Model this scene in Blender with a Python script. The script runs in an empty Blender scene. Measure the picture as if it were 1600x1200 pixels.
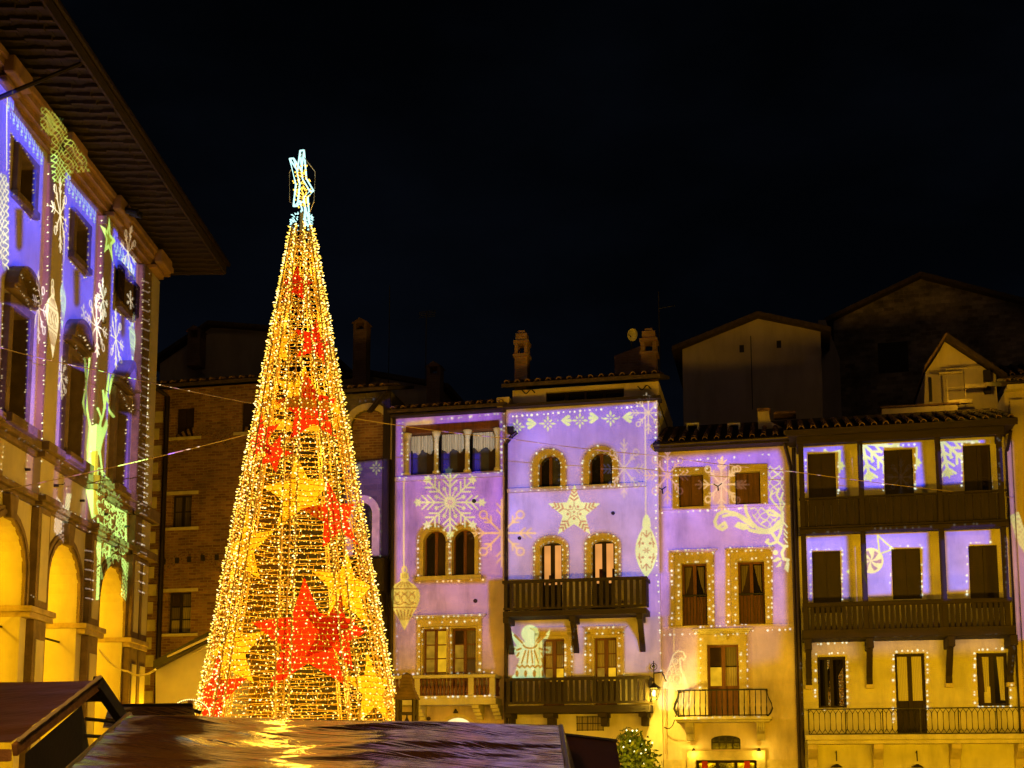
import bpy, bmesh, math, random
import numpy as np
from mathutils import Vector, Matrix
random.seed(7)
RNG = np.random.default_rng(11)
scn = bpy.context.scene
COL = scn.collection
PI = math.pi

# ------------------------------------------------------------------ camera, sky, exposure
F, PITCH, CX, CY, ZC = 2000.0, math.radians(7.5), 800.0, 947.0, 1.65
SP, CP = math.sin(PITCH), math.cos(PITCH)
cam = bpy.data.cameras.new('camera')
cam_ob = bpy.data.objects.new('camera', cam); COL.objects.link(cam_ob)
cam_ob.location = (0, 0, ZC); cam_ob.rotation_euler = (PI / 2 + PITCH, 0, 0)
cam.sensor_width = 36; cam.lens = 36 * F / 1600; cam.shift_y = (CY - 600) / 1600
cam.clip_start = 0.1; cam.clip_end = 2000
scn.camera = cam_ob
scn.view_settings.view_transform = 'Standard'; scn.view_settings.look = 'None'
scn.view_settings.exposure = 0; scn.view_settings.gamma = 1; scn.view_settings.use_curve_mapping = False
scn.render.engine = 'CYCLES'
cy = scn.cycles
cy.use_denoising = True; cy.denoiser = 'OPENIMAGEDENOISE'; cy.denoising_input_passes = 'RGB_ALBEDO_NORMAL'
cy.max_bounces = 5; cy.diffuse_bounces = 2; cy.glossy_bounces = 3; cy.transmission_bounces = 4; cy.transparent_max_bounces = 12
cy.sample_clamp_indirect = 4; cy.caustics_reflective = False; cy.caustics_refractive = False; cy.blur_glossy = 0.3

AMBER = (1.0, 0.515, 0.003)
LP_HOUSES, LP_PALAZZO = 1.15, 2.35          # projector strengths (tuned)

world = bpy.data.worlds.new('World'); scn.world = world; world.use_nodes = True
wn, wl = world.node_tree.nodes, world.node_tree.links
wn.clear()
wo = wn.new('ShaderNodeOutputWorld'); bg = wn.new('ShaderNodeBackground'); wl.new(bg.outputs[0], wo.inputs[0])
sky = wn.new('ShaderNodeTexSky'); sky.sky_type = 'NISHITA'; sky.sun_disc = False
sky.sun_elevation = math.radians(-6); sky.sun_rotation = math.radians(200); sky.altitude = 300
# thin night cloud: a little brighter and bluer than the clear dark between
tc = wn.new('ShaderNodeTexCoord'); mp = wn.new('ShaderNodeMapping'); mp.inputs['Scale'].default_value = (1.2, 1.2, 2.4)
wl.new(tc.outputs['Generated'], mp.inputs[0])
nz = wn.new('ShaderNodeTexNoise'); nz.inputs['Scale'].default_value = 3.0; nz.inputs['Detail'].default_value = 5
nz.inputs['Roughness'].default_value = .55
wl.new(mp.outputs[0], nz.inputs[0])
rp = wn.new('ShaderNodeValToRGB')
rp.color_ramp.elements[0].position = .42; rp.color_ramp.elements[0].color = (.00035, .0006, .0010, 1)
rp.color_ramp.elements[1].position = .75; rp.color_ramp.elements[1].color = (.0013, .0019, .0034, 1)
wl.new(nz.outputs['Fac'], rp.inputs[0])
sz = wn.new('ShaderNodeSeparateXYZ'); wl.new(tc.outputs['Generated'], sz.inputs[0])
hz = wn.new('ShaderNodeMapRange'); hz.inputs[1].default_value = .05; hz.inputs[2].default_value = .55; hz.inputs[3].default_value = 1; hz.inputs[4].default_value = 0
wl.new(sz.outputs[2], hz.inputs[0])
hp = wn.new('ShaderNodeMath'); hp.operation = 'POWER'; hp.inputs[1].default_value = 2.2; wl.new(hz.outputs[0], hp.inputs[0])
hn = wn.new('ShaderNodeMath'); hn.operation = 'MULTIPLY'; wl.new(hp.outputs[0], hn.inputs[0]); wl.new(nz.outputs['Fac'], hn.inputs[1])
hc = wn.new('ShaderNodeMixRGB'); hc.inputs[1].default_value = (0, 0, 0, 1); hc.inputs[2].default_value = (.004, .0062, .013, 1); wl.new(hn.outputs[0], hc.inputs[0])
ha = wn.new('ShaderNodeMixRGB'); ha.blend_type = 'ADD'; ha.inputs[0].default_value = 1; wl.new(rp.outputs[0], ha.inputs[1]); wl.new(hc.outputs[0], ha.inputs[2])
sk = wn.new('ShaderNodeMixRGB'); sk.blend_type = 'ADD'; sk.inputs[0].default_value = .02
wl.new(ha.outputs[0], sk.inputs[1]); wl.new(sky.outputs[0], sk.inputs[2])
wl.new(sk.outputs[0], bg.inputs[0]); bg.inputs[1].default_value = 1.0

# ------------------------------------------------------------------ frames: a pixel ray meets a real wall
def ray(px, py):
    u = (px - CX) / F; v = (CY - py) / F; y = CP - SP * v
    return u / y, (SP + CP * v) / y
def at(px, py, Y):
    rx, rz = ray(px, py); return Vector((rx * Y, Y, ZC + rz * Y))
class Frame:
    def __init__(s, ox, oy, ang):
        s.o = (ox, oy); s.ang = ang
        s.d = (math.cos(ang), math.sin(ang)); s.n = (-math.sin(ang), math.cos(ang))
    def uv(s, px, py, off=0.0):
        rx, rz = ray(px, py)
        t = (s.o[0] * s.n[0] + s.o[1] * s.n[1] - off) / (rx * s.n[0] + s.n[1])
        return ((t * rx - s.o[0]) * s.d[0] + (t - s.o[1]) * s.d[1], ZC + t * rz)
    def xy(s, a, b): return (s.o[0] + s.d[0] * a + s.n[0] * b, s.o[1] + s.d[1] * a + s.n[1] * b)
    def sub(s, a, back): x, y = s.xy(a, back); return Frame(x, y, s.ang)
    def R(s, x0, y0, x1, y1, off=0.0):
        xm, ym = (x0 + x1) / 2, (y0 + y1) / 2
        return s.uv(x0, ym, off)[0], s.uv(x1, ym, off)[0], s.uv(xm, y1, off)[1], s.uv(xm, y0, off)[1]
HF = Frame(0, 40.5, math.atan(-.217))
PF = Frame(-12.146, 20, math.atan2(1, .0377))

# ------------------------------------------------------------------ mesh builder
class MB:
    def __init__(s): s.v = []; s.f = []
    def add(s, vs, fs):
        b = len(s.v); s.v += [tuple(v) for v in vs]; s.f += [tuple(i + b for i in f) for f in fs]; return s
    def quad(s, a, b, c, d): return s.add([a, b, c, d], [(0, 1, 2, 3)])
    def box(s, x0, x1, y0, y1, z0, z1):
        return s.add([(x0, y0, z0), (x1, y0, z0), (x1, y1, z0), (x0, y1, z0), (x0, y0, z1), (x1, y0, z1), (x1, y1, z1), (x0, y1, z1)],
                     [(0, 1, 5, 4), (1, 2, 6, 5), (2, 3, 7, 6), (3, 0, 4, 7), (4, 5, 6, 7), (3, 2, 1, 0)])
    def prism(s, pts, axis, a, b):
        f = {'y': lambda p, t: (p[0], t, p[1]), 'x': lambda p, t: (t, p[0], p[1]), 'z': lambda p, t: (p[0], p[1], t)}[axis]
        n = len(pts); vs = [f(p, a) for p in pts] + [f(p, b) for p in pts]
        fs = [tuple(range(n))[::-1], tuple(range(n, 2 * n))] + [(i, (i + 1) % n, n + (i + 1) % n, n + i) for i in range(n)]
        return s.add(vs, fs)
    def tube(s, pts, r, n=6, closed=False):
        pts = [Vector(p) for p in pts]; m = len(pts); vs = []; up0 = None
        rr = r if isinstance(r, (list, tuple)) else [r] * m
        for i, p in enumerate(pts):
            a = pts[(i - 1) % m] if (i or closed) else p; b = pts[(i + 1) % m] if (i < m - 1 or closed) else p
            t = (b - a)
            t = t.normalized() if t.length > 1e-9 else Vector((0, 0, 1))
            ref = Vector((0, 0, 1)) if abs(t.z) < .9 else Vector((1, 0, 0))
            if up0 is not None: ref = up0
            x = t.cross(ref)
            if x.length < 1e-6: x = t.cross(Vector((0, 1, 0)))
            x.normalize(); y = t.cross(x); up0 = -y if False else ref
            for k in range(n):
                q = 2 * PI * k / n; vs.append(p + (x * math.cos(q) + y * math.sin(q)) * rr[i])
        fs = []
        for i in range(m if closed else m - 1):
            j = (i + 1) % m
            fs += [(i * n + k, i * n + (k + 1) % n, j * n + (k + 1) % n, j * n + k) for k in range(n)]
        if not closed: fs += [tuple(range(n)), tuple(range((m - 1) * n, m * n))[::-1]]
        return s.add(vs, fs)
    def lathe(s, cx, cyy, prof, n=10):
        vs = []; fs = []; m = len(prof)
        for r, z in prof:
            for k in range(n):
                q = 2 * PI * k / n; vs.append((cx + r * math.cos(q), cyy + r * math.sin(q), z))
        for i in range(m - 1):
            fs += [(i * n + k, i * n + (k + 1) % n, (i + 1) * n + (k + 1) % n, (i + 1) * n + k) for k in range(n)]
        fs += [tuple(range(n)), tuple(range((m - 1) * n, m * n))[::-1]]
        return s.add(vs, fs)
    def mesh(s, name, mat, smooth=False, bevel=0, normals=True):
        me = bpy.data.meshes.new(name); me.from_pydata(s.v, [], s.f)
        if normals or bevel:
            bm = bmesh.new(); bm.from_mesh(me)
            if normals: bmesh.ops.recalc_face_normals(bm, faces=bm.faces)
            if bevel:
                es = [e for e in bm.edges if len(e.link_faces) == 2 and e.calc_face_angle(0) > .6]
                bmesh.ops.bevel(bm, geom=es, offset=bevel, segments=1, affect='EDGES', clamp_overlap=True)
            bm.to_mesh(me); bm.free()
        if mat: me.materials.append(mat)
        if smooth: me.polygons.foreach_set('use_smooth', [True] * len(me.polygons))
        return me

def inst(name, me, parent=None, loc=(0, 0, 0), rot=(0, 0, 0), scale=(1, 1, 1)):
    o = bpy.data.objects.new(name, me); COL.objects.link(o)
    o.location = loc; o.rotation_euler = rot; o.scale = scale
    if parent is not None: o.parent = parent
    return o
def part(name, mb, mat, parent=None, **k):
    return inst(name, mb.mesh(name, mat, **k), parent)
def tag(o, label=None, cat=None, group=None, kind=None):
    if label: o['label'] = label
    if cat: o['category'] = cat
    if group: o['group'] = group
    if kind: o['kind'] = kind
    return o
def thing(name, label, cat, loc=(0, 0, 0), rz=0, group=None):
    o = bpy.data.objects.new(name, None); COL.objects.link(o); o.empty_display_size = .3
    o.location = loc; o.rotation_euler = (0, 0, rz)
    return tag(o, label, cat, group)
def house_root(name, fr, label, cat='house', group=None):
    return thing(name, label, cat, (fr.o[0], fr.o[1], 0), fr.ang, group)

# ------------------------------------------------------------------ materials
def nodes_of(name):
    m = bpy.data.materials.new(name); m.use_nodes = True
    n, l = m.node_tree.nodes, m.node_tree.links
    return m, n, l, n['Principled BSDF']
def sock(b, *names):
    for k in names:
        if k in b.inputs: return b.inputs[k]
def mat(name, col, rough=.8, var=.2, scale=1.5, bump=.15, bscale=30, metal=0, spec=.4, stretch=(1, 1, 1), coat=0, dirt=0, trans=0):
    m, n, l, b = nodes_of(name)
    t = n.new('ShaderNodeTexCoord'); mp = n.new('ShaderNodeMapping'); mp.inputs['Scale'].default_value = stretch
    l.new(t.outputs['Object'], mp.inputs[0])
    nz = n.new('ShaderNodeTexNoise'); nz.inputs['Scale'].default_value = scale; nz.inputs['Detail'].default_value = 6; nz.inputs['Roughness'].default_value = .6
    l.new(mp.outputs[0], nz.inputs[0])
    r = n.new('ShaderNodeValToRGB'); e = r.color_ramp.elements
    e[0].position = .3; e[1].position = .7
    e[0].color = tuple(max(0, c * (1 - var)) for c in col) + (1,); e[1].color = tuple(min(1, c * (1 + var)) for c in col) + (1,)
    l.new(nz.outputs['Fac'], r.inputs[0]); out = r.outputs[0]
    if dirt:
        n2 = n.new('ShaderNodeTexNoise'); n2.inputs['Scale'].default_value = .9; n2.inputs['Detail'].default_value = 8; n2.inputs['Roughness'].default_value = .7
        m2 = n.new('ShaderNodeMapping'); m2.inputs['Scale'].default_value = (1.6, 1.6, .35); m2.inputs['Location'].default_value = (3, 7, 1)
        l.new(t.outputs['Object'], m2.inputs[0]); l.new(m2.outputs[0], n2.inputs[0])
        r2 = n.new('ShaderNodeValToRGB'); r2.color_ramp.elements[0].position = .48; r2.color_ramp.elements[1].position = .68
        r2.color_ramp.elements[0].color = (1, 1, 1, 1); r2.color_ramp.elements[1].color = (1 - dirt,) * 3 + (1,)
        l.new(n2.outputs['Fac'], r2.inputs[0])
        mx = n.new('ShaderNodeMixRGB'); mx.blend_type = 'MULTIPLY'; mx.inputs[0].default_value = 1
        l.new(out, mx.inputs[1]); l.new(r2.outputs[0], mx.inputs[2]); out = mx.outputs[0]
    l.new(out, b.inputs['Base Color'])
    b.inputs['Roughness'].default_value = rough; b.inputs['Metallic'].default_value = metal
    sock(b, 'Specular IOR Level', 'Specular').default_value = spec
    if coat: sock(b, 'Coat Weight', 'Clearcoat').default_value = coat
    if bump:
        n3 = n.new('ShaderNodeTexNoise'); n3.inputs['Scale'].default_value = bscale; n3.inputs['Detail'].default_value = 4
        l.new(mp.outputs[0], n3.inputs[0])
        bp = n.new('ShaderNodeBump'); bp.inputs['Strength'].default_value = bump; bp.inputs['Distance'].default_value = .02
        l.new(n3.outputs['Fac'], bp.inputs['Height']); l.new(bp.outputs[0], b.inputs['Normal'])
    if trans:
        tr = n.new('ShaderNodeBsdfTranslucent'); l.new(out, tr.inputs['Color'])
        ms = n.new('ShaderNodeMixShader'); ms.inputs[0].default_value = trans
        l.new(b.outputs[0], ms.inputs[1]); l.new(tr.outputs[0], ms.inputs[2])
        l.new(ms.outputs[0], n['Material Output'].inputs[0])
    return m
def emit(name, col, s, sample=False, noise=0, nscale=2):
    m, n, l, b = nodes_of(name); n.remove(b)
    e = n.new('ShaderNodeEmission'); e.inputs[0].default_value = tuple(col) + (1,); e.inputs[1].default_value = s
    if noise:
        t = n.new('ShaderNodeTexCoord'); nz = n.new('ShaderNodeTexNoise'); nz.inputs['Scale'].default_value = nscale; l.new(t.outputs['Object'], nz.inputs[0])
        mr = n.new('ShaderNodeMapRange'); mr.inputs[1].default_value = .3; mr.inputs[2].default_value = .7
        mr.inputs[3].default_value = s * (1 - noise); mr.inputs[4].default_value = s * (1 + noise)
        l.new(nz.outputs['Fac'], mr.inputs[0]); l.new(mr.outputs[0], e.inputs[1])
    l.new(e.outputs[0], n['Material Output'].inputs[0])
    m.cycles.emission_sampling = 'AUTO' if sample else 'NONE'
    return m
def brick_mat(name, c1, c2, mortar, w=.29, h=.085, bump=.5, msize=.012, blot=.5):
    m, n, l, b = nodes_of(name)
    t = n.new('ShaderNodeTexCoord'); sx = n.new('ShaderNodeSeparateXYZ'); cb = n.new('ShaderNodeCombineXYZ')
    l.new(t.outputs['Object'], sx.inputs[0])
    ad = n.new('ShaderNodeMath'); ad.operation = 'ADD'; l.new(sx.outputs[0], ad.inputs[0]); l.new(sx.outputs[1], ad.inputs[1])
    wv = n.new('ShaderNodeTexNoise'); wv.inputs['Scale'].default_value = 2.5; l.new(t.outputs['Object'], wv.inputs[0])
    wz = n.new('ShaderNodeMath'); wz.operation = 'MULTIPLY_ADD'; wz.inputs[1].default_value = .09; l.new(wv.outputs['Fac'], wz.inputs[0]); l.new(sx.outputs[2], wz.inputs[2])
    l.new(ad.outputs[0], cb.inputs[0]); l.new(wz.outputs[0], cb.inputs[1])
    br = n.new('ShaderNodeTexBrick'); br.inputs['Scale'].default_value = 1; br.inputs['Brick Width'].default_value = w; br.inputs['Row Height'].default_value = h
    br.inputs['Mortar Size'].default_value = msize; br.inputs['Mortar Smooth'].default_value = .3; br.inputs['Bias'].default_value = 0
    br.inputs['Color1'].default_value = c1 + (1,); br.inputs['Color2'].default_value = c2 + (1,); br.inputs['Mortar'].default_value = mortar + (1,)
    l.new(cb.outputs[0], br.inputs['Vector'])
    nz = n.new('ShaderNodeTexNoise'); nz.inputs['Scale'].default_value = .8; nz.inputs['Detail'].default_value = 7; nz.inputs['Roughness'].default_value = .7
    l.new(t.outputs['Object'], nz.inputs[0])
    r = n.new('ShaderNodeValToRGB'); r.color_ramp.elements[0].position = .35; r.color_ramp.elements[1].position = .65
    r.color_ramp.elements[0].color = (1 - blot,) * 3 + (1,); r.color_ramp.elements[1].color = (1, 1, 1, 1); l.new(nz.outputs['Fac'], r.inputs[0])
    mx = n.new('ShaderNodeMixRGB'); mx.blend_type = 'MULTIPLY'; mx.inputs[0].default_value = 1
    l.new(br.outputs['Color'], mx.inputs[1]); l.new(r.outputs[0], mx.inputs[2]); l.new(mx.outputs[0], b.inputs['Base Color'])
    b.inputs['Roughness'].default_value = .9
    bp = n.new('ShaderNodeBump'); bp.inputs['Strength'].default_value = bump; bp.inputs['Distance'].default_value = .03; bp.invert = True
    l.new(br.outputs['Fac'], bp.inputs['Height']); l.new(bp.outputs[0], b.inputs['Normal'])
    return m
def glass_mat(name, col, rough=.06, spec=.6, trans=0):
    m = mat(name, col, rough=rough, var=.25, scale=2.2, bump=.04, bscale=4, spec=spec)
    return m
def curtain_mat(name, col, dens=26):
    m, n, l, b = nodes_of(name)
    t = n.new('ShaderNodeTexCoord'); w = n.new('ShaderNodeTexWave'); w.inputs['Scale'].default_value = dens / 6; w.inputs['Distortion'].default_value = 2.5; w.inputs['Detail'].default_value = 2
    l.new(t.outputs['Object'], w.inputs[0])
    r = n.new('ShaderNodeValToRGB'); r.color_ramp.elements[0].color = tuple(c * .6 for c in col) + (1,); r.color_ramp.elements[1].color = tuple(col) + (1,)
    l.new(w.outputs['Fac'], r.inputs[0]); l.new(r.outputs[0], b.inputs['Base Color'])
    b.inputs['Roughness'].default_value = .5; sock(b, 'Coat Weight', 'Clearcoat').default_value = .6; sock(b, 'Coat Roughness', 'Clearcoat Roughness').default_value = .05
    return m

M = {}
M['plaster_a'] = mat('plaster_rose', (.58, .45, .45), .92, .2, 1.2, .25, 30, dirt=.4)
M['plaster_b'] = mat('plaster_lilac_grey', (.60, .54, .52), .92, .15, 1.0, .22, 30, dirt=.22)
M['plaster_c'] = mat('plaster_pink', (.61, .50, .49), .92, .2, 1.1, .25, 30, dirt=.28)
M['plaster_d'] = mat('plaster_cream', (.62, .57, .46), .92, .18, 1.0, .25, 30, dirt=.26)
M['plaster_e'] = mat('plaster_ochre', (.52, .42, .28), .92, .15, 1.1, .12, 50, dirt=.2)
M['plaster_p'] = mat('palazzo_plaster', (.47, .40, .30), .9, .12, .9, .12, 40, dirt=.15)
M['stone_p'] = mat('palazzo_sandstone', (.17, .115, .075), .9, .3, 2.5, .4, 18, dirt=.35)
M['cornice_p'] = mat('palazzo_cornice_paint', (.30, .175, .08), .9, .25, 2, .3, 16, dirt=.3)
M['impost'] = mat('impost_stone', (.34, .25, .15), .9, .25, 3, .35, 20, dirt=.3)
M['loggia'] = brick_mat('loggia_blocks', (.52, .45, .32), (.62, .55, .40), (.40, .33, .22), w=1.15, h=.52, bump=.35, msize=.014, blot=.28)
M['stone'] = mat('window_stone', (.54, .45, .29), .9, .2, 3, .3, 25, dirt=.2)
M['stone_pale'] = mat('pale_stone', (.55, .5, .42), .85, .15, 3, .25, 25, dirt=.2)
M['wood'] = mat('dark_timber', (.019, .0105, .0062), .75, .45, 2, .4, 22, stretch=(6, 6, .7))
M['wood_h'] = mat('dark_timber_beam', (.020, .011, .0062), .75, .45, 2, .4, 22, stretch=(.7, 6, 6))
M['wood_red'] = mat('red_brown_timber', (.13, .045, .018), .55, .35, 2.4, .25, 25, stretch=(5, 5, .8))
M['shutter'] = mat('brown_shutter_paint', (.024, .012, .007), .6, .3, 2, .3, 25, stretch=(5, 5, .6))
M['shutter_l'] = mat('weathered_shutter', (.12, .055, .025), .7, .5, 2, .4, 20, stretch=(5, 5, .6))
M['iron'] = mat('wrought_iron', (.02, .017, .015), .55, .3, 8, .2, 60, metal=.4)
M['pipe'] = mat('dark_downpipe', (.03, .02, .014), .45, .3, 3, .1, 40, metal=.5)
M['tile'] = mat('clay_roof_tile', (.17, .095, .065), .85, .5, 6, .5, 25)
M['tile_dark'] = mat('old_roof_tile', (.05, .032, .024), .9, .5, 6, .5, 25)
M['brick'] = brick_mat('old_brick', (.19, .08, .036), (.36, .19, .095), (.36, .26, .15), h=.095, bump=.9)
M['brick_d'] = brick_mat('chimney_brick', (.22, .11, .07), (.30, .16, .10), (.26, .2, .15), h=.09)
M['rubble'] = brick_mat('rubble_stone', (.17, .12, .085), (.42, .32, .22), (.30, .23, .16), w=.42, h=.17, msize=.02, blot=.75)
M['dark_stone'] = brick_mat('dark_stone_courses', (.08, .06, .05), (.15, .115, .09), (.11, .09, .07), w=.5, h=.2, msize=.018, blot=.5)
M['gable'] = mat('grey_render', (.42, .33, .26), .95, .12, .6, .2, 20, dirt=.2)
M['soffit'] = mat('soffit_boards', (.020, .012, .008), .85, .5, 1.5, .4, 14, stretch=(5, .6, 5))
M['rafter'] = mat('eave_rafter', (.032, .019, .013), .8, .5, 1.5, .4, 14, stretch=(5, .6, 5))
M['mirror_glass'] = mat('clean_pane', (.01, .008, .006), .02, .1, 2, 0, spec=1.0)
sock(M['mirror_glass'].node_tree.nodes['Principled BSDF'], 'IOR').default_value = 2.0
M['glass'] = glass_mat('night_glass', (.012, .010, .010))
M['glass_b'] = glass_mat('brownish_glass', (.05, .032, .018))
M['curtain'] = curtain_mat('curtained_glass', (.34, .27, .16))
M['curtain_w'] = curtain_mat('white_curtain', (.55, .5, .42), 40)
M['curtain_dim'] = curtain_mat('dim_curtain', (.13, .095, .05))
M['blind'] = mat('blue_grey_glass', (.06, .06, .11), .12, .3, 2, .04, 6)
M['lit_room'] = emit('lit_room_wall', (1, .40, .09), .80, noise=.22, nscale=1.2)
M['pane_glow'] = emit('amber_pane_glow', (1, .52, .015), .75, noise=.3, nscale=2.5)  # emission for amber panes; on the rose house it imitates reflected square lights
M['pane_glow_dim'] = emit('dim_amber_pane_glow', (1, .50, .03), .32, noise=.35, nscale=3)  # weaker emission, likewise imitating reflections in the rose house panes
M['lit_arch'] = emit('lit_fanlight', (1, .8, .35), 1.3, noise=.2)
M['lamp_glow'] = emit('lamp_glow', (1, .8, .4), 3.0)
M['led'] = emit('warm_led', (1, .61, .07), 2.3)
M['led_b'] = emit('bright_led', (1, .74, .26), 3.6)
M['led_white'] = emit('cool_white_led', (.55, 1, .95), 1.6)
M['led_bush'] = emit('bush_led', (1, .85, .45), 4)
M['wire'] = mat('clear_light_cable', (.80, .56, .12), .4, .1, 3, 0, trans=.6)
M['tframe'] = mat('gold_frame_paint', (.50, .33, .08), .4, .25, 5, .1, 30, metal=.3)
M['gold_cloth'] = mat('gold_star_cloth', (.80, .52, .06), .6, .12, 6, .1, 40, trans=.5)
M['red_cloth'] = mat('red_star_cloth', (.60, .028, .016), .6, .18, 6, .1, 40, trans=.5)
M['silver'] = mat('silver_garland', (.6, .62, .6), .3, .2, 8, .2, 30, metal=.5)
M['cable'] = mat('steel_cable', (.45, .33, .24), .5, .1, 4, 0)
M['cord'] = mat('pale_cord', (.6, .5, .35), .6, .1, 4, 0)
M['canvas'] = mat('cream_canvas', (.66, .58, .40), .8, .08, 1.5, .15, 12, trans=.3)
M['awning'] = mat('black_awning', (.02, .015, .012), .4, .4, 3, .4, 12)
M['ground'] = mat('stone_paving', (.16, .14, .12), .8, .3, .7, .4, 8)
M['leaf'] = mat('bush_leaf', (.035, .06, .016), .5, .5, 7, 0, trans=.25)
M['trunk'] = mat('bush_stem', (.08, .05, .03), .9)
M['red_cover'] = mat('dark_red_canopy', (.085, .022, .012), .65, .2, 2, .15, 15)
M['stall_wood'] = mat('stall_timber', (.26, .13, .055), .65, .45, 2, .4, 18, stretch=(1, 5, 5))
M['stall_dark'] = mat('stall_back_board', (.02, .014, .011), .7, .4, 2, .3, 18)
M['shingle'] = mat('kiosk_shingle', (.085, .05, .026), .8, .4, 5, .3, 20)
M['metal'] = mat('galvanised_metal', (.45, .36, .22), .5, .3, 6, .2, 30, metal=.3)
M['white_box'] = mat('white_casing', (.6, .55, .48), .6, .15, 5, .1, 30)
M['red_paint'] = mat('red_paint', (.45, .02, .02), .6, .2, 4, .1)
def tarp_mat():
    m, n, l, b = nodes_of('wrinkled_brown_tarp')
    t = n.new('ShaderNodeTexCoord'); mp = n.new('ShaderNodeMapping'); mp.inputs['Scale'].default_value = (.55, 2.6, 2.6); l.new(t.outputs['Object'], mp.inputs[0])
    nz = n.new('ShaderNodeTexNoise'); nz.inputs['Scale'].default_value = 2.6; nz.inputs['Detail'].default_value = 5; nz.inputs['Roughness'].default_value = .55; nz.inputs['Distortion'].default_value = .7
    l.new(mp.outputs[0], nz.inputs[0])
    r = n.new('ShaderNodeValToRGB'); r.color_ramp.elements[0].color = (.045, .020, .008, 1); r.color_ramp.elements[1].color = (.11, .05, .019, 1)
    l.new(nz.outputs['Fac'], r.inputs[0]); l.new(r.outputs[0], b.inputs['Base Color'])
    b.inputs['Roughness'].default_value = .13; sock(b, 'Specular IOR Level', 'Specular').default_value = .5; b.inputs['IOR'].default_value = 1.85
    if 'Specular Tint' in b.inputs: b.inputs['Specular Tint'].default_value = (1, .78, .5, 1)
    def crease(scale, st, loc, w):
        m2 = n.new('ShaderNodeMapping'); m2.inputs['Scale'].default_value = st; m2.inputs['Location'].default_value = loc; m2.inputs['Rotation'].default_value = (0, 0, w); l.new(t.outputs['Object'], m2.inputs[0])
        q = n.new('ShaderNodeTexNoise'); q.inputs['Scale'].default_value = scale; q.inputs['Detail'].default_value = 3; q.inputs['Roughness'].default_value = .5; q.inputs['Distortion'].default_value = 1.1; l.new(m2.outputs[0], q.inputs[0])
        s1 = n.new('ShaderNodeMath'); s1.operation = 'SUBTRACT'; s1.inputs[1].default_value = .5; l.new(q.outputs['Fac'], s1.inputs[0])
        s2 = n.new('ShaderNodeMath'); s2.operation = 'ABSOLUTE'; l.new(s1.outputs[0], s2.inputs[0])
        s3 = n.new('ShaderNodeMath'); s3.operation = 'POWER'; s3.inputs[1].default_value = .8; l.new(s2.outputs[0], s3.inputs[0]); return s3.outputs[0]
    c1 = crease(1.0, (.30, 2.3, 2.3), (2, 5, 1), .03); c2 = crease(1.2, (.6, 1.2, 1.2), (7, 1, 3), .7); c3 = crease(7, (.5, 2, 2), (1, 1, 8), -.1)
    a1 = n.new('ShaderNodeMath'); a1.operation = 'MULTIPLY_ADD'; a1.inputs[1].default_value = .35; l.new(c2, a1.inputs[0]); l.new(c1, a1.inputs[2])
    a2 = n.new('ShaderNodeMath'); a2.operation = 'MULTIPLY_ADD'; a2.inputs[1].default_value = .04; l.new(c3, a2.inputs[0]); l.new(a1.outputs[0], a2.inputs[2])
    bp = n.new('ShaderNodeBump'); bp.inputs['Strength'].default_value = 1.0; bp.inputs['Distance'].default_value = .03
    l.new(a2.outputs[0], bp.inputs['Height']); l.new(bp.outputs[0], b.inputs['Normal'])
    return m
M['tarp'] = tarp_mat()
M['felt'] = mat('brown_roof_sheet', (.14, .062, .030), .45, .35, 2.2, .5, 7, stretch=(.6, 2.5, 2.5), spec=.5)

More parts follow.
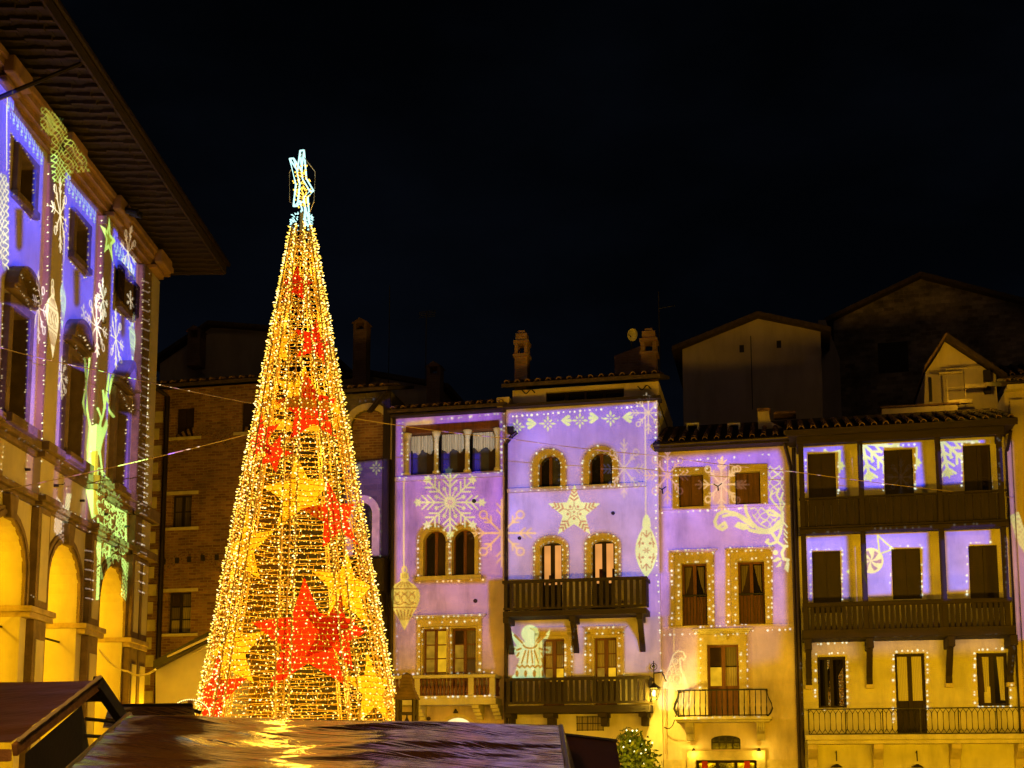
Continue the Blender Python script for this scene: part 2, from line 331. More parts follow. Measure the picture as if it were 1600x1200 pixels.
# ------------------------------------------------------------------ projected light art (what the projectors' slides show)
class Canvas:
    def __init__(s, x0, y0, x1, y1, S):
        s.x0, s.y0, s.S = x0, y0, S; s.W, s.H = int((x1 - x0) * S), int((y1 - y0) * S)
        s.a = np.zeros((s.H, s.W, 3), np.float32)
    def win(s, x0, y0, x1, y1):
        i0 = max(0, int((x0 - s.x0) * s.S)); i1 = min(s.W, int((x1 - s.x0) * s.S) + 2)
        j0 = max(0, int((y0 - s.y0) * s.S)); j1 = min(s.H, int((y1 - s.y0) * s.S) + 2)
        if i1 <= i0 or j1 <= j0: return None
        X, Y = np.meshgrid((np.arange(i0, i1) + .5) / s.S + s.x0, (np.arange(j0, j1) + .5) / s.S + s.y0)
        return (slice(j0, j1), slice(i0, i1)), X, Y
    def put(s, sl, m, col):
        m = m[..., None].astype(np.float32); s.a[sl] = s.a[sl] * (1 - m) + np.asarray(col, np.float32) * m
    def poly(s, pts, col, soft=0.0):
        P = np.array(pts, float); pad = 1 + soft * 2
        w = s.win(P[:, 0].min() - pad, P[:, 1].min() - pad, P[:, 0].max() + pad, P[:, 1].max() + pad)
        if w is None: return
        sl, X, Y = w; m = np.zeros(X.shape)
        offs = [(-.25, -.25), (.25, -.25), (-.25, .25), (.25, .25)]
        for ox, oy in offs:
            x = X + ox / s.S; y = Y + oy / s.S; ins = np.zeros(X.shape, bool); j = len(P) - 1
            for i in range(len(P)):
                xi, yi = P[i]; xj, yj = P[j]
                if yi != yj: ins ^= ((yi > y) != (yj > y)) & (x < (xj - xi) * (y - yi) / (yj - yi) + xi)
                j = i
            m += ins
        m /= 4
        if soft:
            k = max(1, int(soft * s.S))
            ker = np.ones(2 * k + 1) / (2 * k + 1)
            for _ in range(2):
                m = np.apply_along_axis(lambda v: np.convolve(np.pad(v, k, mode='edge'), ker, 'valid'), 0, m)
                m = np.apply_along_axis(lambda v: np.convolve(np.pad(v, k, mode='edge'), ker, 'valid'), 1, m)
        s.put(sl, m, col(X, Y) if callable(col) else col)
    def ell(s, c, rx, ry, col, rot=0):
        w = s.win(c[0] - max(rx, ry) - 1, c[1] - max(rx, ry) - 1, c[0] + max(rx, ry) + 1, c[1] + max(rx, ry) + 1)
        if w is None: return
        sl, X, Y = w; ca, sa = math.cos(rot), math.sin(rot); x = X - c[0]; y = Y - c[1]
        d = np.sqrt(((x * ca + y * sa) / rx) ** 2 + ((-x * sa + y * ca) / ry) ** 2)
        s.put(sl, np.clip((1 - d) * min(rx, ry) * s.S + .5, 0, 1), col)
    def line(s, pts, wd, col):
        P = np.array(pts, float); p = wd / 2 + 1
        w = s.win(P[:, 0].min() - p, P[:, 1].min() - p, P[:, 0].max() + p, P[:, 1].max() + p)
        if w is None: return
        sl, X, Y = w; D = np.full(X.shape, 1e9)
        for (ax, ay), (bx, by) in zip(P[:-1], P[1:]):
            dx, dy = bx - ax, by - ay; L = dx * dx + dy * dy + 1e-9
            t = np.clip(((X - ax) * dx + (Y - ay) * dy) / L, 0, 1)
            D = np.minimum(D, np.hypot(X - ax - t * dx, Y - ay - t * dy))
        s.put(sl, np.clip((wd / 2 - D) * s.S + .5, 0, 1), col)
    def dot(s, c, r, col, glow=.2):
        w = s.win(c[0] - 4 * r, c[1] - 4 * r, c[0] + 4 * r, c[1] + 4 * r)
        if w is None: return
        sl, X, Y = w; d = np.hypot(X - c[0], Y - c[1])
        m = np.clip((r - d) * s.S * .7 + .5, 0, 1) + glow * np.exp(-(d / (1.5 * r)) ** 2)
        s.a[sl] = np.maximum(s.a[sl], np.minimum(1.1, m)[..., None] * np.asarray(col, np.float32))
    def dots(s, path, col, step=9.0, r=1.5, jit=.42, skip=.18):
        for (ax, ay), (bx, by) in zip(path[:-1], path[1:]):
            L = math.hypot(bx - ax, by - ay); n = max(1, int(L / step))
            for i in range(n):
                if random.random() < skip: continue
                t = (i + .5 + random.uniform(-jit, jit)) / n
                kk = random.random()
                s.dot((ax + (bx - ax) * t + random.uniform(-.6, .6), ay + (by - ay) * t + random.uniform(-.6, .6)), r * random.uniform(.55, 1.3), [q * (.72 + .45 * kk) for q in col])

def xf(cx, cy, sx, sy=None, rot=0.0, shear=0.0):
    sy = sx if sy is None else sy; c, q = math.cos(rot), math.sin(rot)
    def f(u, v):
        a, b = u * c - v * q, u * q + v * c
        return (cx + a * sx, cy - b * sy + a * sx * shear)
    return f
PAT = (.42, .66, .40); PATW = (.42, .60, .62); DOT = (.62, .80, .80); BLK = (0, 0, 0)
def star_pts(T, r=1.0, ri=.42, n=5, rot=PI / 2, cu=0, cv=0):
    return [T(cu + (r if k % 2 == 0 else ri) * math.cos(rot + k * PI / n), cv + (r if k % 2 == 0 else ri) * math.sin(rot + k * PI / n)) for k in range(2 * n)]
def polar(T, a, r, off=0): return T(r * math.cos(a) - off * math.sin(a), r * math.sin(a) + off * math.cos(a))
def flake_bold(cv, T, px, col):
    for k in range(8):
        a = k * PI / 4
        cv.line([polar(T, a, .12), polar(T, a, .86)], .055 * px, col)
        for r in (.45, .62):
            for sg in (-1, 1): cv.line([polar(T, a, r), polar(T, a, r + .2, sg * .2)], .05 * px, col)
        cv.poly(star_pts(T, .15, .08, 6, a, .94 * math.cos(a), .94 * math.sin(a)), col)
        b = a + PI / 8
        cv.line([polar(T, b, .14), polar(T, b, .36)], .04 * px, col)
        cv.poly(star_pts(T, .085, .042, 6, b, .43 * math.cos(b), .43 * math.sin(b)), col)
    cv.ell(T(0, 0), .17 * px, .17 * px, col); cv.poly(star_pts(T, .12, .05, 8), (.25, .15, .5)); cv.ell(T(0, 0), .03 * px, .03 * px, col)
def flake_thin(cv, T, px, col, n=8):
    for k in range(n):
        a = k * 2 * PI / n + PI / 2
        cv.line([polar(T, a, 0), polar(T, a, .95 if k % 2 == 0 else .62)], .055 * px, col)
        if k % 2 == 0:
            for r in (.5, .68):
                for sg in (-1, 1): cv.line([polar(T, a, r), polar(T, a, r + .16, sg * .14)], .045 * px, col)
        else:
            for sg in (-1, 1): cv.line([polar(T, a, .42), polar(T, a, .56, sg * .12)], .045 * px, col)
            cv.line([polar(T, a + b * 0, .74 + .11 * math.cos(b), .11 * math.sin(b)) for b in np.linspace(0, 2 * PI, 13)], .045 * px, col)
def petal_flower(cv, T, px, col):
    for k in range(8):
        a = k * PI / 4; L = 1.0 if k % 2 == 0 else .72
        cv.poly([polar(T, a, .22), polar(T, a, L * .62, .13), polar(T, a, L * .85, .08), polar(T, a, L), polar(T, a, L * .85, -.08), polar(T, a, L * .62, -.13)], col)
    cv.ell(T(0, 0), .11 * px, .11 * px, col)
def fan_drop(cv, T, px, col):
    for a in (-.55, 0, .55):
        cv.poly([T(0, 0)] + [T(.95 * math.cos(a) * q - .0 - w * math.sin(a), .95 * math.sin(a) * q + w * math.cos(a)) for q, w in ((.6, .15), (.88, .17), (1.0, .08), (1.0, -.08), (.88, -.17), (.6, -.15))], col)
    cv.ell(T(-.25, 0), .09 * px, .09 * px, col)
def big_star(cv, T, px, col, cut):
    cv.poly(star_pts(T, 1, .44), col)
    for k in range(5):
        a = PI / 2 + k * 2 * PI / 5
        for r in (.42, .56, .69):
            for sg in (-1, 1):
                w = .20 * (1 - r * .75)
                cv.line([polar(T, a, r), polar(T, a, r + .10, sg * w)], .06 * px, cut)
        cv.line([polar(T, a, .26), polar(T, a, .40)], .03 * px, cut)
        b = a + PI / 5
        cv.ell(polar(T, b, .24), .05 * px, .05 * px, cut)
        cv.line([polar(T, a, .26), polar(T, b, .12), polar(T, a + 2 * PI / 5, .26)], .028 * px, cut)
    cv.poly(star_pts(T, .07, .03), cut)
def bauble(cv, T, px, col, cut):       # drop-shaped hanging ornament, height -1..1
    out = []
    for v, w in ((.62, .1), (.52, .22), (.42, .44), (.28, .62), (.1, .68), (-.1, .64), (-.3, .52), (-.6, .28), (-1, 0)):
        out.append((w, v))
    cv.poly([T(w, v) for w, v in out] + [T(-w, v) for w, v in out[::-1]], col)
    cv.poly([T(-.17, .8), T(.17, .8), T(.2, .6), T(-.2, .6)], col)
    cv.line([T(.1 * math.cos(b), .9 + .1 * math.sin(b)) for b in np.linspace(0, 2 * PI, 12)], .06 * px, col)
    for x in (-.08, 0, .08): cv.line([T(x, .77), T(x, .64)], .035 * px, cut)
    for v, w in ((.3, .58), (-.28, .5)): cv.line([T(-w, v), T(w, v)], .06 * px, cut)
    for x in (-.34, -.17, 0, .17, .34):
        cv.line([T(x * .45, .5), T(x, .36)], .05 * px, cut); cv.line([T(x, -.36), T(x * .55, -.66)], .06 * px, cut)
    for x in (-.32, 0, .32):
        cv.line([T(x + .13 * math.cos(b), .0 + .13 * math.sin(b)) for b in np.linspace(0, 5.2, 12)], .05 * px, cut)
        cv.line([T(x - .1, .2), T(x, .12), T(x + .1, .2)], .05 * px, cut)
    cv.line([T(-.5, -.14), T(-.2, -.2), T(0, -.12), T(.2, -.2), T(.5, -.14)], .05 * px, cut)
def spindle(cv, T, px, col, cut):      # long pointed ornament
    vs = np.linspace(-1, 1, 25); w = [.3 * (1 - abs(v) ** 1.8) ** .9 for v in vs]
    cv.poly([T(a, v * .86 - .1) for a, v in zip(w, vs)] + [T(-a, v * .86 - .1) for a, v in list(zip(w, vs))[::-1]], col)
    cv.poly([T(-.09, .92), T(.09, .92), T(.12, .64), T(-.12, .64)], col); cv.ell(T(0, .95), .08 * px, .08 * px, col)
    for k in range(6):
        a = k * PI / 3; cv.line([T(.03 * math.cos(a), -.1 + .03 * math.sin(a)), T(.09 * math.cos(a), -.1 + .09 * math.sin(a))], .035 * px, cut)
    for sy in (1, -1):
        c0 = -.1
        cv.line([T(0, c0 + sy * .42), T(0, c0 + sy * .62)], .04 * px, cut)
        for sx in (1, -1):
            cv.ell(T(sx * .1, c0 + sy * .22), .055 * px, .045 * px, cut)
            cv.line([T(sx * .02, c0 + sy * .44), T(sx * .09, c0 + sy * .55)], .04 * px, cut)
            cv.line([T(sx * .19, c0 + sy * .1), T(sx * .17, c0 + sy * .3), T(sx * .22, c0 + sy * .2)], .04 * px, cut)
            cv.ell(T(sx * .15, c0 + sy * .36), .03 * px, .05 * px, cut); cv.line([T(sx * .12, c0 + sy * .56), T(sx * .14, c0 + sy * .46)], .03 * px, cut)
def angel(cv, T, px, col, cut):
    for sg in (-1, 1):
        cv.poly([T(sg * .12, .30), T(sg * .55, .70), T(sg * .66, .85), T(sg * .62, .60), T(sg * .42, .2), T(sg * .2, .12)], col)
        cv.line([T(sg * .25, .34), T(sg * .5, .62)], .07 * px, cut)
        cv.poly([T(sg * .1, .2), T(sg * .72, .22), T(sg * .70, -.02), T(sg * .3, -.02)], col)
        cv.poly([T(sg * .1, .05), T(sg * .5, -.05), T(sg * .42, -.22), T(sg * .15, -.2)], col)
        for q in (.3, .5): cv.line([T(sg * q, .13), T(sg * (q + .12), .08)], .07 * px, cut)
        cv.line([T(sg * .36, -.03), T(sg * .42, -.14)], .06 * px, cut)
    cv.poly([T(-.2, .25), T(.2, .25), T(.5, -.8), T(.55, -.98), T(-.55, -.98), T(-.5, -.8)], col)
    for x in (-.42, -.14, .14, .42): cv.ell(T(x, -.92), .17 * px, .12 * px, col); cv.ell(T(x, -.78), .055 * px, .12 * px, cut)
    cv.line([T(x, -.52 + .04 * (-1) ** k) for k, x in enumerate(np.linspace(-.42, .42, 11))], .06 * px, cut)
    for x in (-.18, -.06, .06, .18): cv.line([T(x * .8, .05), T(x * 1.5, -.4)], .055 * px, cut)
    cv.line([T(.22 * math.sin(b), .30 - .16 * math.cos(b)) for b in np.linspace(-1.3, 1.3, 9)], .06 * px, cut)
    cv.ell(T(0, .68), .30 * px, .30 * px, col); cv.poly([T(-.2, .5), T(.2, .5), T(.14, .25), T(-.14, .25)], col)
def scroll(cv, f, wd, col, c, r0, r1, a0, a1):
    cv.line([f(c[0] + (r0 + (r1 - r0) * t) * math.cos(a0 + (a1 - a0) * t), c[1] + (r0 + (r1 - r0) * t) * math.sin(a0 + (a1 - a0) * t)) for t in np.linspace(0, 1, 22)], wd, col)
def lattice(cv, pts, step, wd, col, slope=1.0):
    P = np.array(pts, float); w = cv.win(P[:, 0].min(), P[:, 1].min(), P[:, 0].max(), P[:, 1].max())
    if w is None: return
    sl, X, Y = w; ins = np.zeros(X.shape, bool); j = len(P) - 1
    for i in range(len(P)):
        xi, yi = P[i]; xj, yj = P[j]
        if yi != yj: ins ^= ((yi > Y) != (yj > Y)) & (X < (xj - xi) * (Y - yi) / (yj - yi) + xi)
        j = i
    wob = 1.6 * np.sin(X * .35) + 1.4 * np.sin(Y * .22 + X * .1)
    a = np.abs(((X * slope + Y + wob) / step) % 1 - .5) * step; b = np.abs(((X * slope - Y + wob) / step) % 1 - .5) * step
    m = np.clip(wd - np.minimum(a, b) + .3, 0, 1) * ins
    cv.put(sl, m, col)

def soften(cv, k):
    ker = np.array([.25, .5, .25], np.float32)
    for _ in range(k):
        for ax in (0, 1):
            cv.a = ker[0] * np.roll(cv.a, 1, ax) + ker[1] * cv.a + ker[2] * np.roll(cv.a, -1, ax)
def uneven(cv):
    Y, X = np.mgrid[0:cv.H, 0:cv.W].astype(np.float32) / cv.S
    m = 1 + .10 * np.sin(X * .031 + .8 * np.sin(Y * .019)) + .08 * np.sin(Y * .043 + X * .011 + 1.3) + .05 * np.sin(X * .11 - Y * .07)
    cv.a *= m[..., None]
def lerp(a, b, t): t = np.clip(t, 0, 1)[..., None]; return np.asarray(a) * (1 - t) + np.asarray(b) * t

# ---- slide of the house row (coordinates are where the picture lands on the fronts)
HA = Canvas(536, 590, 1600, 1130, 2)
def house_slide(cv):
    def wash(top, mid, bot, y0, ym, y1, left=None):
        def f(X, Y):
            c = np.where((Y < ym)[..., None], lerp(top, mid, (Y - y0) / (ym - y0)), lerp(mid, bot, (Y - ym) / (y1 - ym)))
            blot = 1 + .10 * np.sin(X * .021 + Y * .013) + .06 * np.sin(Y * .05 - X * .017)
            return c * blot[..., None]
        return f
    # washes of violet light
    cv.poly([(540, 726), (604, 718), (606, 868), (540, 868)], wash((.12, .08, .85), (.14, .06, .62), (.10, .06, .40), 726, 790, 868), 1.5)
    cv.poly([(620, 655), (784, 640), (788, 1046), (619, 1046)], wash((.06, .01, .72), (.08, .03, .66), (.09, .07, .10), 650, 790, 1040), 2)
    cv.poly([(795, 646), (1026, 629), (1033, 1050), (795, 1055)], wash((.03, .04, .76), (.10, .12, .74), (.10, .10, .26), 640, 780, 1050), 1.2)
    cv.poly([(795, 646), (820, 643), (800, 770), (795, 770)], (.02, .02, .52), 6)
    cv.poly([(1036, 716), (1216, 703), (1222, 720), (1228, 978), (1036, 985)], wash((.06, .04, .84), (.10, .09, .92), (.09, .08, .45), 710, 800, 975), 3)
    cv.poly([(1036, 984), (1090, 982), (1088, 1075), (1036, 1082)], (.08, .05, .20), 5)
    cv.poly([(1168, 978), (1222, 975), (1216, 1030), (1168, 1040)], (.04, .03, .10), 6)
    for x0, x1, yt in ((1253, 1316, 699), (1346, 1438, 693), (1470, 1537, 686)):
        cv.poly([(x0, yt), (x1, yt - 5), (x1 + 6, yt + 66), (x0 + 4, yt + 70)], wash((.00, .06, 1.35), (.02, .07, 1.35), (.04, .07, 1.1), 690, 740, 780), 1.5)
    for x0, x1, yt in ((1332, 1342, 716), (1457, 1464, 710), (1553, 1562, 704)):
        cv.poly([(x0, yt), (x1, yt - 1), (x1 + 4, 765), (x0 + 5, 768)], (.03, .07, 1.2), 1)
    for x0, x1, yt in ((1260, 1322, 841), (1352, 1448, 834), (1478, 1545, 827)):
        cv.poly([(x0, yt), (x1, yt - 4), (x1 + 4, yt + 92), (x0 + 4, yt + 96)], wash((.00, .05, 1.25), (.03, .12, 1.35), (.05, .11, 1.05), 826, 862, 945), 2)
    for x0, x1, yt in ((1337, 1347, 855), (1462, 1474, 848), (1562, 1572, 842)):
        cv.poly([(x0, yt), (x1, yt - 1), (x1 + 4, 940), (x0 + 4, 942)], (.05, .11, 1.15), 1.5)
    for x0, x1, y in ((1262, 1335, 1002), (1352, 1462, 996), (1478, 1560, 994)):
        cv.poly([(x0, y), (x1, y - 2), (x1 + 4, y + 26), (x0 + 3, y + 24)], (.03, .03, .09), 6)
    cv.poly([(1572, 690), (1580, 690), (1594, 1000), (1590, 1000)], (.10, .07, .5), 2)
    cv.poly([(1588, 830), (1600, 830), (1600, 1000), (1596, 1000)], (.02, .03, .5), 1)
    # masks: windows, their surrounds, and unlit strips
    def mask(x0, y0, x1, y1, soft=1.5): cv.poly([(x0, y0), (x1, y0), (x1, y1), (x0, y1)], BLK, soft)
    def amask(x0, y0, x1, y1, r, soft=1.5):
        c = (x0 + x1) / 2; a = (x1 - x0) / 2
        cv.poly([(x0, y1)] + [(c - a * math.cos(q), y0 + r - r * math.sin(q)) for q in np.linspace(0, PI, 17)] + [(x1, y1)], BLK, soft)
    cv.poly([(628, 668), (781, 655), (783, 738), (630, 744)], BLK, 1)
    cv.poly([(638, 680), (776, 670), (776, 702), (638, 710)], (.20, .24, .26), 3)
    for x in (640, 690, 738): cv.poly([(x, 708), (x + 14, 707), (x + 14, 738), (x, 740)], (.03, .03, .9), 1)
    amask(650, 816, 702, 905, 26); amask(702, 814, 752, 903, 25); mask(645, 898, 760, 912, 2)
    mask(650, 962, 753, 1052, 1.5); mask(640, 1046, 790, 1060, 1)
    amask(828, 698, 887, 767, 28, 3); amask(908, 693, 969, 763, 29, 3)
    amask(832, 836, 888, 960, 20, 3); amask(912, 830, 970, 957, 20, 3)
    mask(836, 984, 897, 1060, 2); mask(912, 980, 976, 1058, 2)
    mask(790, 962, 1012, 975, 3); mask(795, 905, 1010, 965, 0)
    cv.poly([(880, 972), (903, 970), (903, 1012), (893, 1012)], BLK, 1); cv.poly([(975, 966), (1000, 964), (1006, 1006), (1002, 1010)], BLK, 1)
    cv.poly([(762, 906), (790, 903), (790, 1048), (774, 1048), (764, 985)], BLK, 1.5)
    mask(1050, 729, 1110, 796, .6); mask(1139, 724, 1200, 788, .6)
    mask(1044, 862, 1117, 982, 1); mask(1133, 857, 1208, 979, 1)
    mask(1090, 982, 1168, 1112, 1)
    for r in ((1261, 706, 1310, 790), (1381, 699, 1431, 785), (1504, 692, 1551, 780), (1269, 860, 1316, 960), (1393, 855, 1442, 940), (1514, 850, 1563, 945),
              (1277, 1023, 1324, 1108), (1398, 1020, 1450, 1150), (1525, 1017, 1578, 1104)): mask(*r, .8)
    # blue spill right of the upper balcony, with its railing's shadow bars painted in
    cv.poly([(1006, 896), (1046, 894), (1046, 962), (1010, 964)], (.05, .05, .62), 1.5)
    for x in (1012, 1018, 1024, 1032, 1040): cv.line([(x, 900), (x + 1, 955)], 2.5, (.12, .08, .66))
    # the garland of flowers under the eaves of the tall house
    xs = [(808, 667, 0), (836, 661, 2), (856, 662, 0), (884, 656, 3), (906, 657, 0), (933, 652, 2), (954, 654, 0), (980, 651, 3)]
    for x, y, k in xs:
        if k == 0: petal_flower(cv, xf(x, y, 13), 13, PAT)
        elif k == 2: fan_drop(cv, xf(x - 8 + 11, y + 1, -18, 15, 0), 13, PAT)
        else: fan_drop(cv, xf(x - 8, y + 1, 18, 15, 0), 13, PAT)
    for x, y in ((557, 733), (588, 731)):
        if x > 570: petal_flower(cv, xf(x, y, 12), 12, (1.0, 1.3, 1.0))
        else: fan_drop(cv, xf(x - 8, y, 18, 14), 12, (1.0, 1.3, 1.0))
    # flakes, star, ornaments
    flake_bold(cv, xf(703, 785, 53), 53, PAT)
    flake_thin(cv, xf(784, 833, 55), 55, (.52, .36, .22))
    flake_thin(cv, xf(975, 732, 36, 48), 42, (.30, .30, .48))
    flake_thin(cv, xf(1013, 645, 30, 34), 32, (.46, .46, .44)); cv.line([(1008, 640), (1009, 808)], 2.2, (.42, .42, .52))
    flake_thin(cv, xf(1043, 743, 38, 46), 42, (.40, .28, .42))
    flake_thin(cv, xf(1129, 757, 44, 46), 45, (.50, .40, .36))
    cv.poly([(1112, 735), (1138, 733), (1138, 788), (1112, 790)], (.34, .22, .30), 3)
    flake_thin(cv, xf(1127, 757, 40, 44), 45, (.56, .46, .40))
    big_star(cv, xf(897, 800, 43), 43, PAT, (.16, .06, .16))
    cv.line([(631, 748), (631, 895)], 2.2, (.55, .55, .30)); bauble(cv, xf(632, 935, 36, 50), 36, (.56, .60, .10), (.05, .02, .02))
    spindle(cv, xf(1010, 855, 58, 50), 44, PAT, (.14, .06, .14))
    cv.line([(1053, 982), (1053, 1018)], 1.6, (.6, .5, .25))
    g = xf(1056, 1062, 46, 46)
    gn = (.55, .64, .40)
    hat = [g(-.42, -.3), g(-.34, .1), g(-.2, .5), g(-.08, .85), g(.08, .98), g(.24, .95), g(.33, .78), g(.27, .66), g(.2, .74), g(.13, .70), g(.17, .4), g(.3, 0), g(.42, -.32)]
    cv.poly(hat, (.10, .08, .18)); cv.line(hat + [hat[0]], 2.2, gn)
    for a_, b_, q in ((-.02, .62, .09), (-.1, .36, .11), (.08, .28, .1), (-.2, .08, .12), (.04, .02, .14), (.24, .0, .09), (-.28, -.18, .1), (-.04, -.2, .1), (.2, -.2, .11)):
        cv.line([g(a_ + q * math.cos(t), b_ + q * math.sin(t)) for t in np.linspace(0, 2 * PI, 11)], 1.6, gn); cv.ell(g(a_, b_), 1.5, 1.5, gn)
    cv.poly([g(-.5, -.36), g(.5, -.36), g(.62, -.75), g(.5, -1.0), g(.3, -.8), g(.1, -1.0), g(-.1, -.82), g(-.3, -1.02), g(-.5, -.85), g(-.62, -.9)], (.20, .20, .16), .6)
    for k in range(40):
        a_, b_ = random.uniform(-.55, .55), random.uniform(-.95, -.4); q = random.random() * 6
        cv.line([g(a_ + .09 * math.cos(q + t), b_ + .09 * math.sin(q + t)) for t in np.linspace(0, 3.6, 6)], 1.3, gn)
    angel(cv, xf(828, 1019, 48, 43), 45, (.36, .74, .44), (.06, .01, 0))
    # scrollwork at the right of the pink house
    def s(u, v): return (1100 + u * .1667, 700 + v * .1667)
    cv.line([s(430, 770), s(520, 790), s(620, 790), s(690, 750), s(725, 690), s(735, 610)], 5.5, PAT)
    cv.line([s(385, 545), s(400, 610), s(440, 690), s(500, 750), s(580, 775), s(650, 750), s(700, 690)], 5, PAT)
    lattice(cv, [s(430, 560), s(640, 550), s(700, 640), s(640, 745), s(560, 750), s(470, 670)], 13, 1.3, PAT)
    cv.line([s(690, 640), s(600, 620), s(590, 590), s(640, 585), s(720, 640)], 3.5, PAT)
    cv.line([s(450, 720), s(370, 650), s(290, 610), s(200, 590), s(130, 620), s(100, 690), s(120, 740), s(170, 765), s(210, 740), s(195, 700), s(150, 730)], 5, PAT)
    cv.line([s(460, 740), s(390, 690), s(310, 630), s(240, 625), s(180, 640)], 4.5, PAT)
    cv.poly([s(280, 735), s(320, 690), s(400, 715), s(440, 760), s(360, 770)], PAT)
    lattice(cv, [s(600, 165), s(740, 165), s(750, 400), s(640, 440), s(600, 390)], 13, 1.3, PAT)
    for q in ((640, 400), (700, 380), (740, 420)): cv.line([s(q[0], q[1]), s(q[0] - 20, q[1] + 60), s(q[0] + 10, q[1] + 110), s(725, 590)], 3, PAT)
    cv.line([s(735, 600), s(735, 700), s(715, 800), s(680, 880), s(620, 905), s(585, 880), s(600, 860)], 4.5, PAT)
    cv.line([s(690, 880), s(750, 925), s(780, 920)], 4, PAT); cv.line([s(640, 800), s(680, 860)], 5, PAT)
    cv.line([s(760, 920), s(730, 980), s(745, 1040), s(790, 1050)], 4.5, PAT)
    cv.ell(s(670, 980), 4, 4, PAT); cv.poly([s(640, 1060), s(690, 1020), s(730, 1040), s(670, 1070)], PAT); cv.poly([s(670, 1120), s(710, 1070), s(730, 1060), s(720, 1110)], PAT)
    cv.poly([s(780, 1050), s(800, 1080), s(790, 1170), s(750, 1130)], PAT)
    for a in (700, 760, 800, 850): cv.line([s(750, a), s(780, a + 40)], 2, PAT)
    # corner flakes and sweet on the timber house
    for cx, cyy in ((1314, 712), (1436, 706), (1549, 699)):
        pass
    for cx, cyy, w in ((1347, 690, 1), (1470, 684, 1)):
        T = xf(cx, cyy + 2, 68)
        PATW = (.50, .74, .60)
        for a in (-.12, -.75, -1.35):
            cv.line([polar(T, a, .05), polar(T, a, .85)], 5, PATW)
            for r in (.3, .5, .68):
                for sg in (-1, 1): cv.line([polar(T, a, r), polar(T, a, r + .16, sg * .16)], 4, PATW)
            cv.poly(star_pts(T, .14, .07, 6, a, .8 * math.cos(a), .8 * math.sin(a)), PAT)
    for cx, cyy in ((1312, 705), (1432, 700)):
        T = xf(cx, cyy, 46)
        for a in (-2.9, -2.3, -1.6):
            cv.line([polar(T, a, .0), polar(T, a, .7)], 4.5, PAT)
            for sg in (-1, 1): cv.line([polar(T, a, .35), polar(T, a, .5, sg * .14)], 4, PAT)
        cv.poly(star_pts(T, .2, .1, 7, 0, 0, -.5), PAT)
    for r in ((1261, 706, 1310, 790), (1381, 699, 1431, 785), (1504, 692, 1551, 780)): mask(*r, .8)
    for q in ([(1240, 660), (1575, 645), (1575, 686), (1240, 698)], [(1240, 772), (1575, 756), (1575, 822), (1240, 838)]): cv.poly(q, BLK)
    flake_thin(cv, xf(1408, 745, 24, 30), 26, (.10, .09, .10))
    cv.line([(1335, 700), (1335, 730)], 2, PAT)
    # the wrapped sweet
    T = xf(1361, 876, 19.5)
    cv.ell(T(0, 0), 19.5, 20, (.66, .78, .62))
    for k in range(6):
        a = k * PI / 3 + .3
        cv.poly([T(.04 * math.cos(a), .04 * math.sin(a))] + [T(r * math.cos(a + tw), r * math.sin(a + tw)) for r, tw in ((.4, .25), (.85, .5), (.85, .95), (.45, .75))], (.10, .08, .55))
    cv.line([(1374, 862), (1371, 836), (1384, 848), (1396, 858), (1378, 864)], 2.6, PAT)
    cv.line([(1341, 884), (1340, 900), (1347, 915)], 4, PAT); cv.poly([(1322, 893), (1327, 889), (1327, 897)], PAT)
    # right edge ornament
    cv.poly([(1577, 806), (1590, 800), (1600, 830), (1600, 866), (1590, 850)], (.22, .32, .30)); lattice(cv, [(1577, 806), (1590, 800), (1600, 830), (1600, 866), (1590, 850)], 8, 1.4, PAT)
    uneven(cv); soften(cv, 1)
    # strings of dots
    D = cv.dots
    def frame_dots(x0, y0, x1, y1, step=9, r=1.4, top=True, sl=-.05, bottom=False):
        h = (x1 - x0) * sl / 2
        D([(x0, y1), (x0, y0 - h)], DOT, step, r); D([(x1, y0 + h), (x1, y1)], DOT, step, r)
        if top: D([(x0, y0 - h), (x1, y0 + h)], DOT, step, r)
        if bottom: D([(x0, y1), (x1, y1)], DOT, step, r)
    def arch_dots(x0, y0, x1, y1, rr, step=8, r=1.3):
        c = (x0 + x1) / 2; a = (x1 - x0) / 2
        D([(x0, y1), (x0, y0 + rr)] + [(c - a * math.cos(q), y0 + rr - rr * math.sin(q)) for q in np.linspace(0, PI, 7)] + [(x1, y1)], DOT, step, r, .3, .05)
    D([(620, 662), (784, 646)], DOT, 8, 1.5); D([(628, 665), (628, 742)], DOT, 8, 1.5); D([(783, 655), (784, 738)], DOT, 8, 1.5); D([(788, 645), (789, 735)], DOT, 7, 1.3)
    D([(616, 747), (786, 738)], (.5, .6, .75), 10, 1.4)
    for x in (636, 683, 733): D([(x, 690), (x, 738)], (.6, .7, .6), 8, 1.4)
    arch_dots(653, 820, 701, 902, 24); arch_dots(703, 818, 750, 900, 23)
    D([(652, 910), (755, 906)], (.85, .7, .35), 8, 1.4)
    D([(648, 966), (753, 961)], DOT, 8, 1.4); frame_dots(654, 972, 749, 1048); frame_dots(660, 982, 705, 1048)
    D([(610, 1054), (772, 1050)], DOT, 9, 1.5); D([(655, 1093), (772, 1089)], DOT, 9, 1.5); D([(620, 960), (620, 1050)], (.4, .45, .7), 8, 1.1)
    D([(796, 651), (1008, 634)], (.9, 1, 1), 8, 1.6, .2, .03); D([(1024, 636), (1026, 900)], DOT, 9, 1.5); D([(1028, 905), (1033, 1050)], DOT, 9, 1.4)
    D([(797, 768), (1010, 758)], (.5, .56, .8), 8, 1.4)
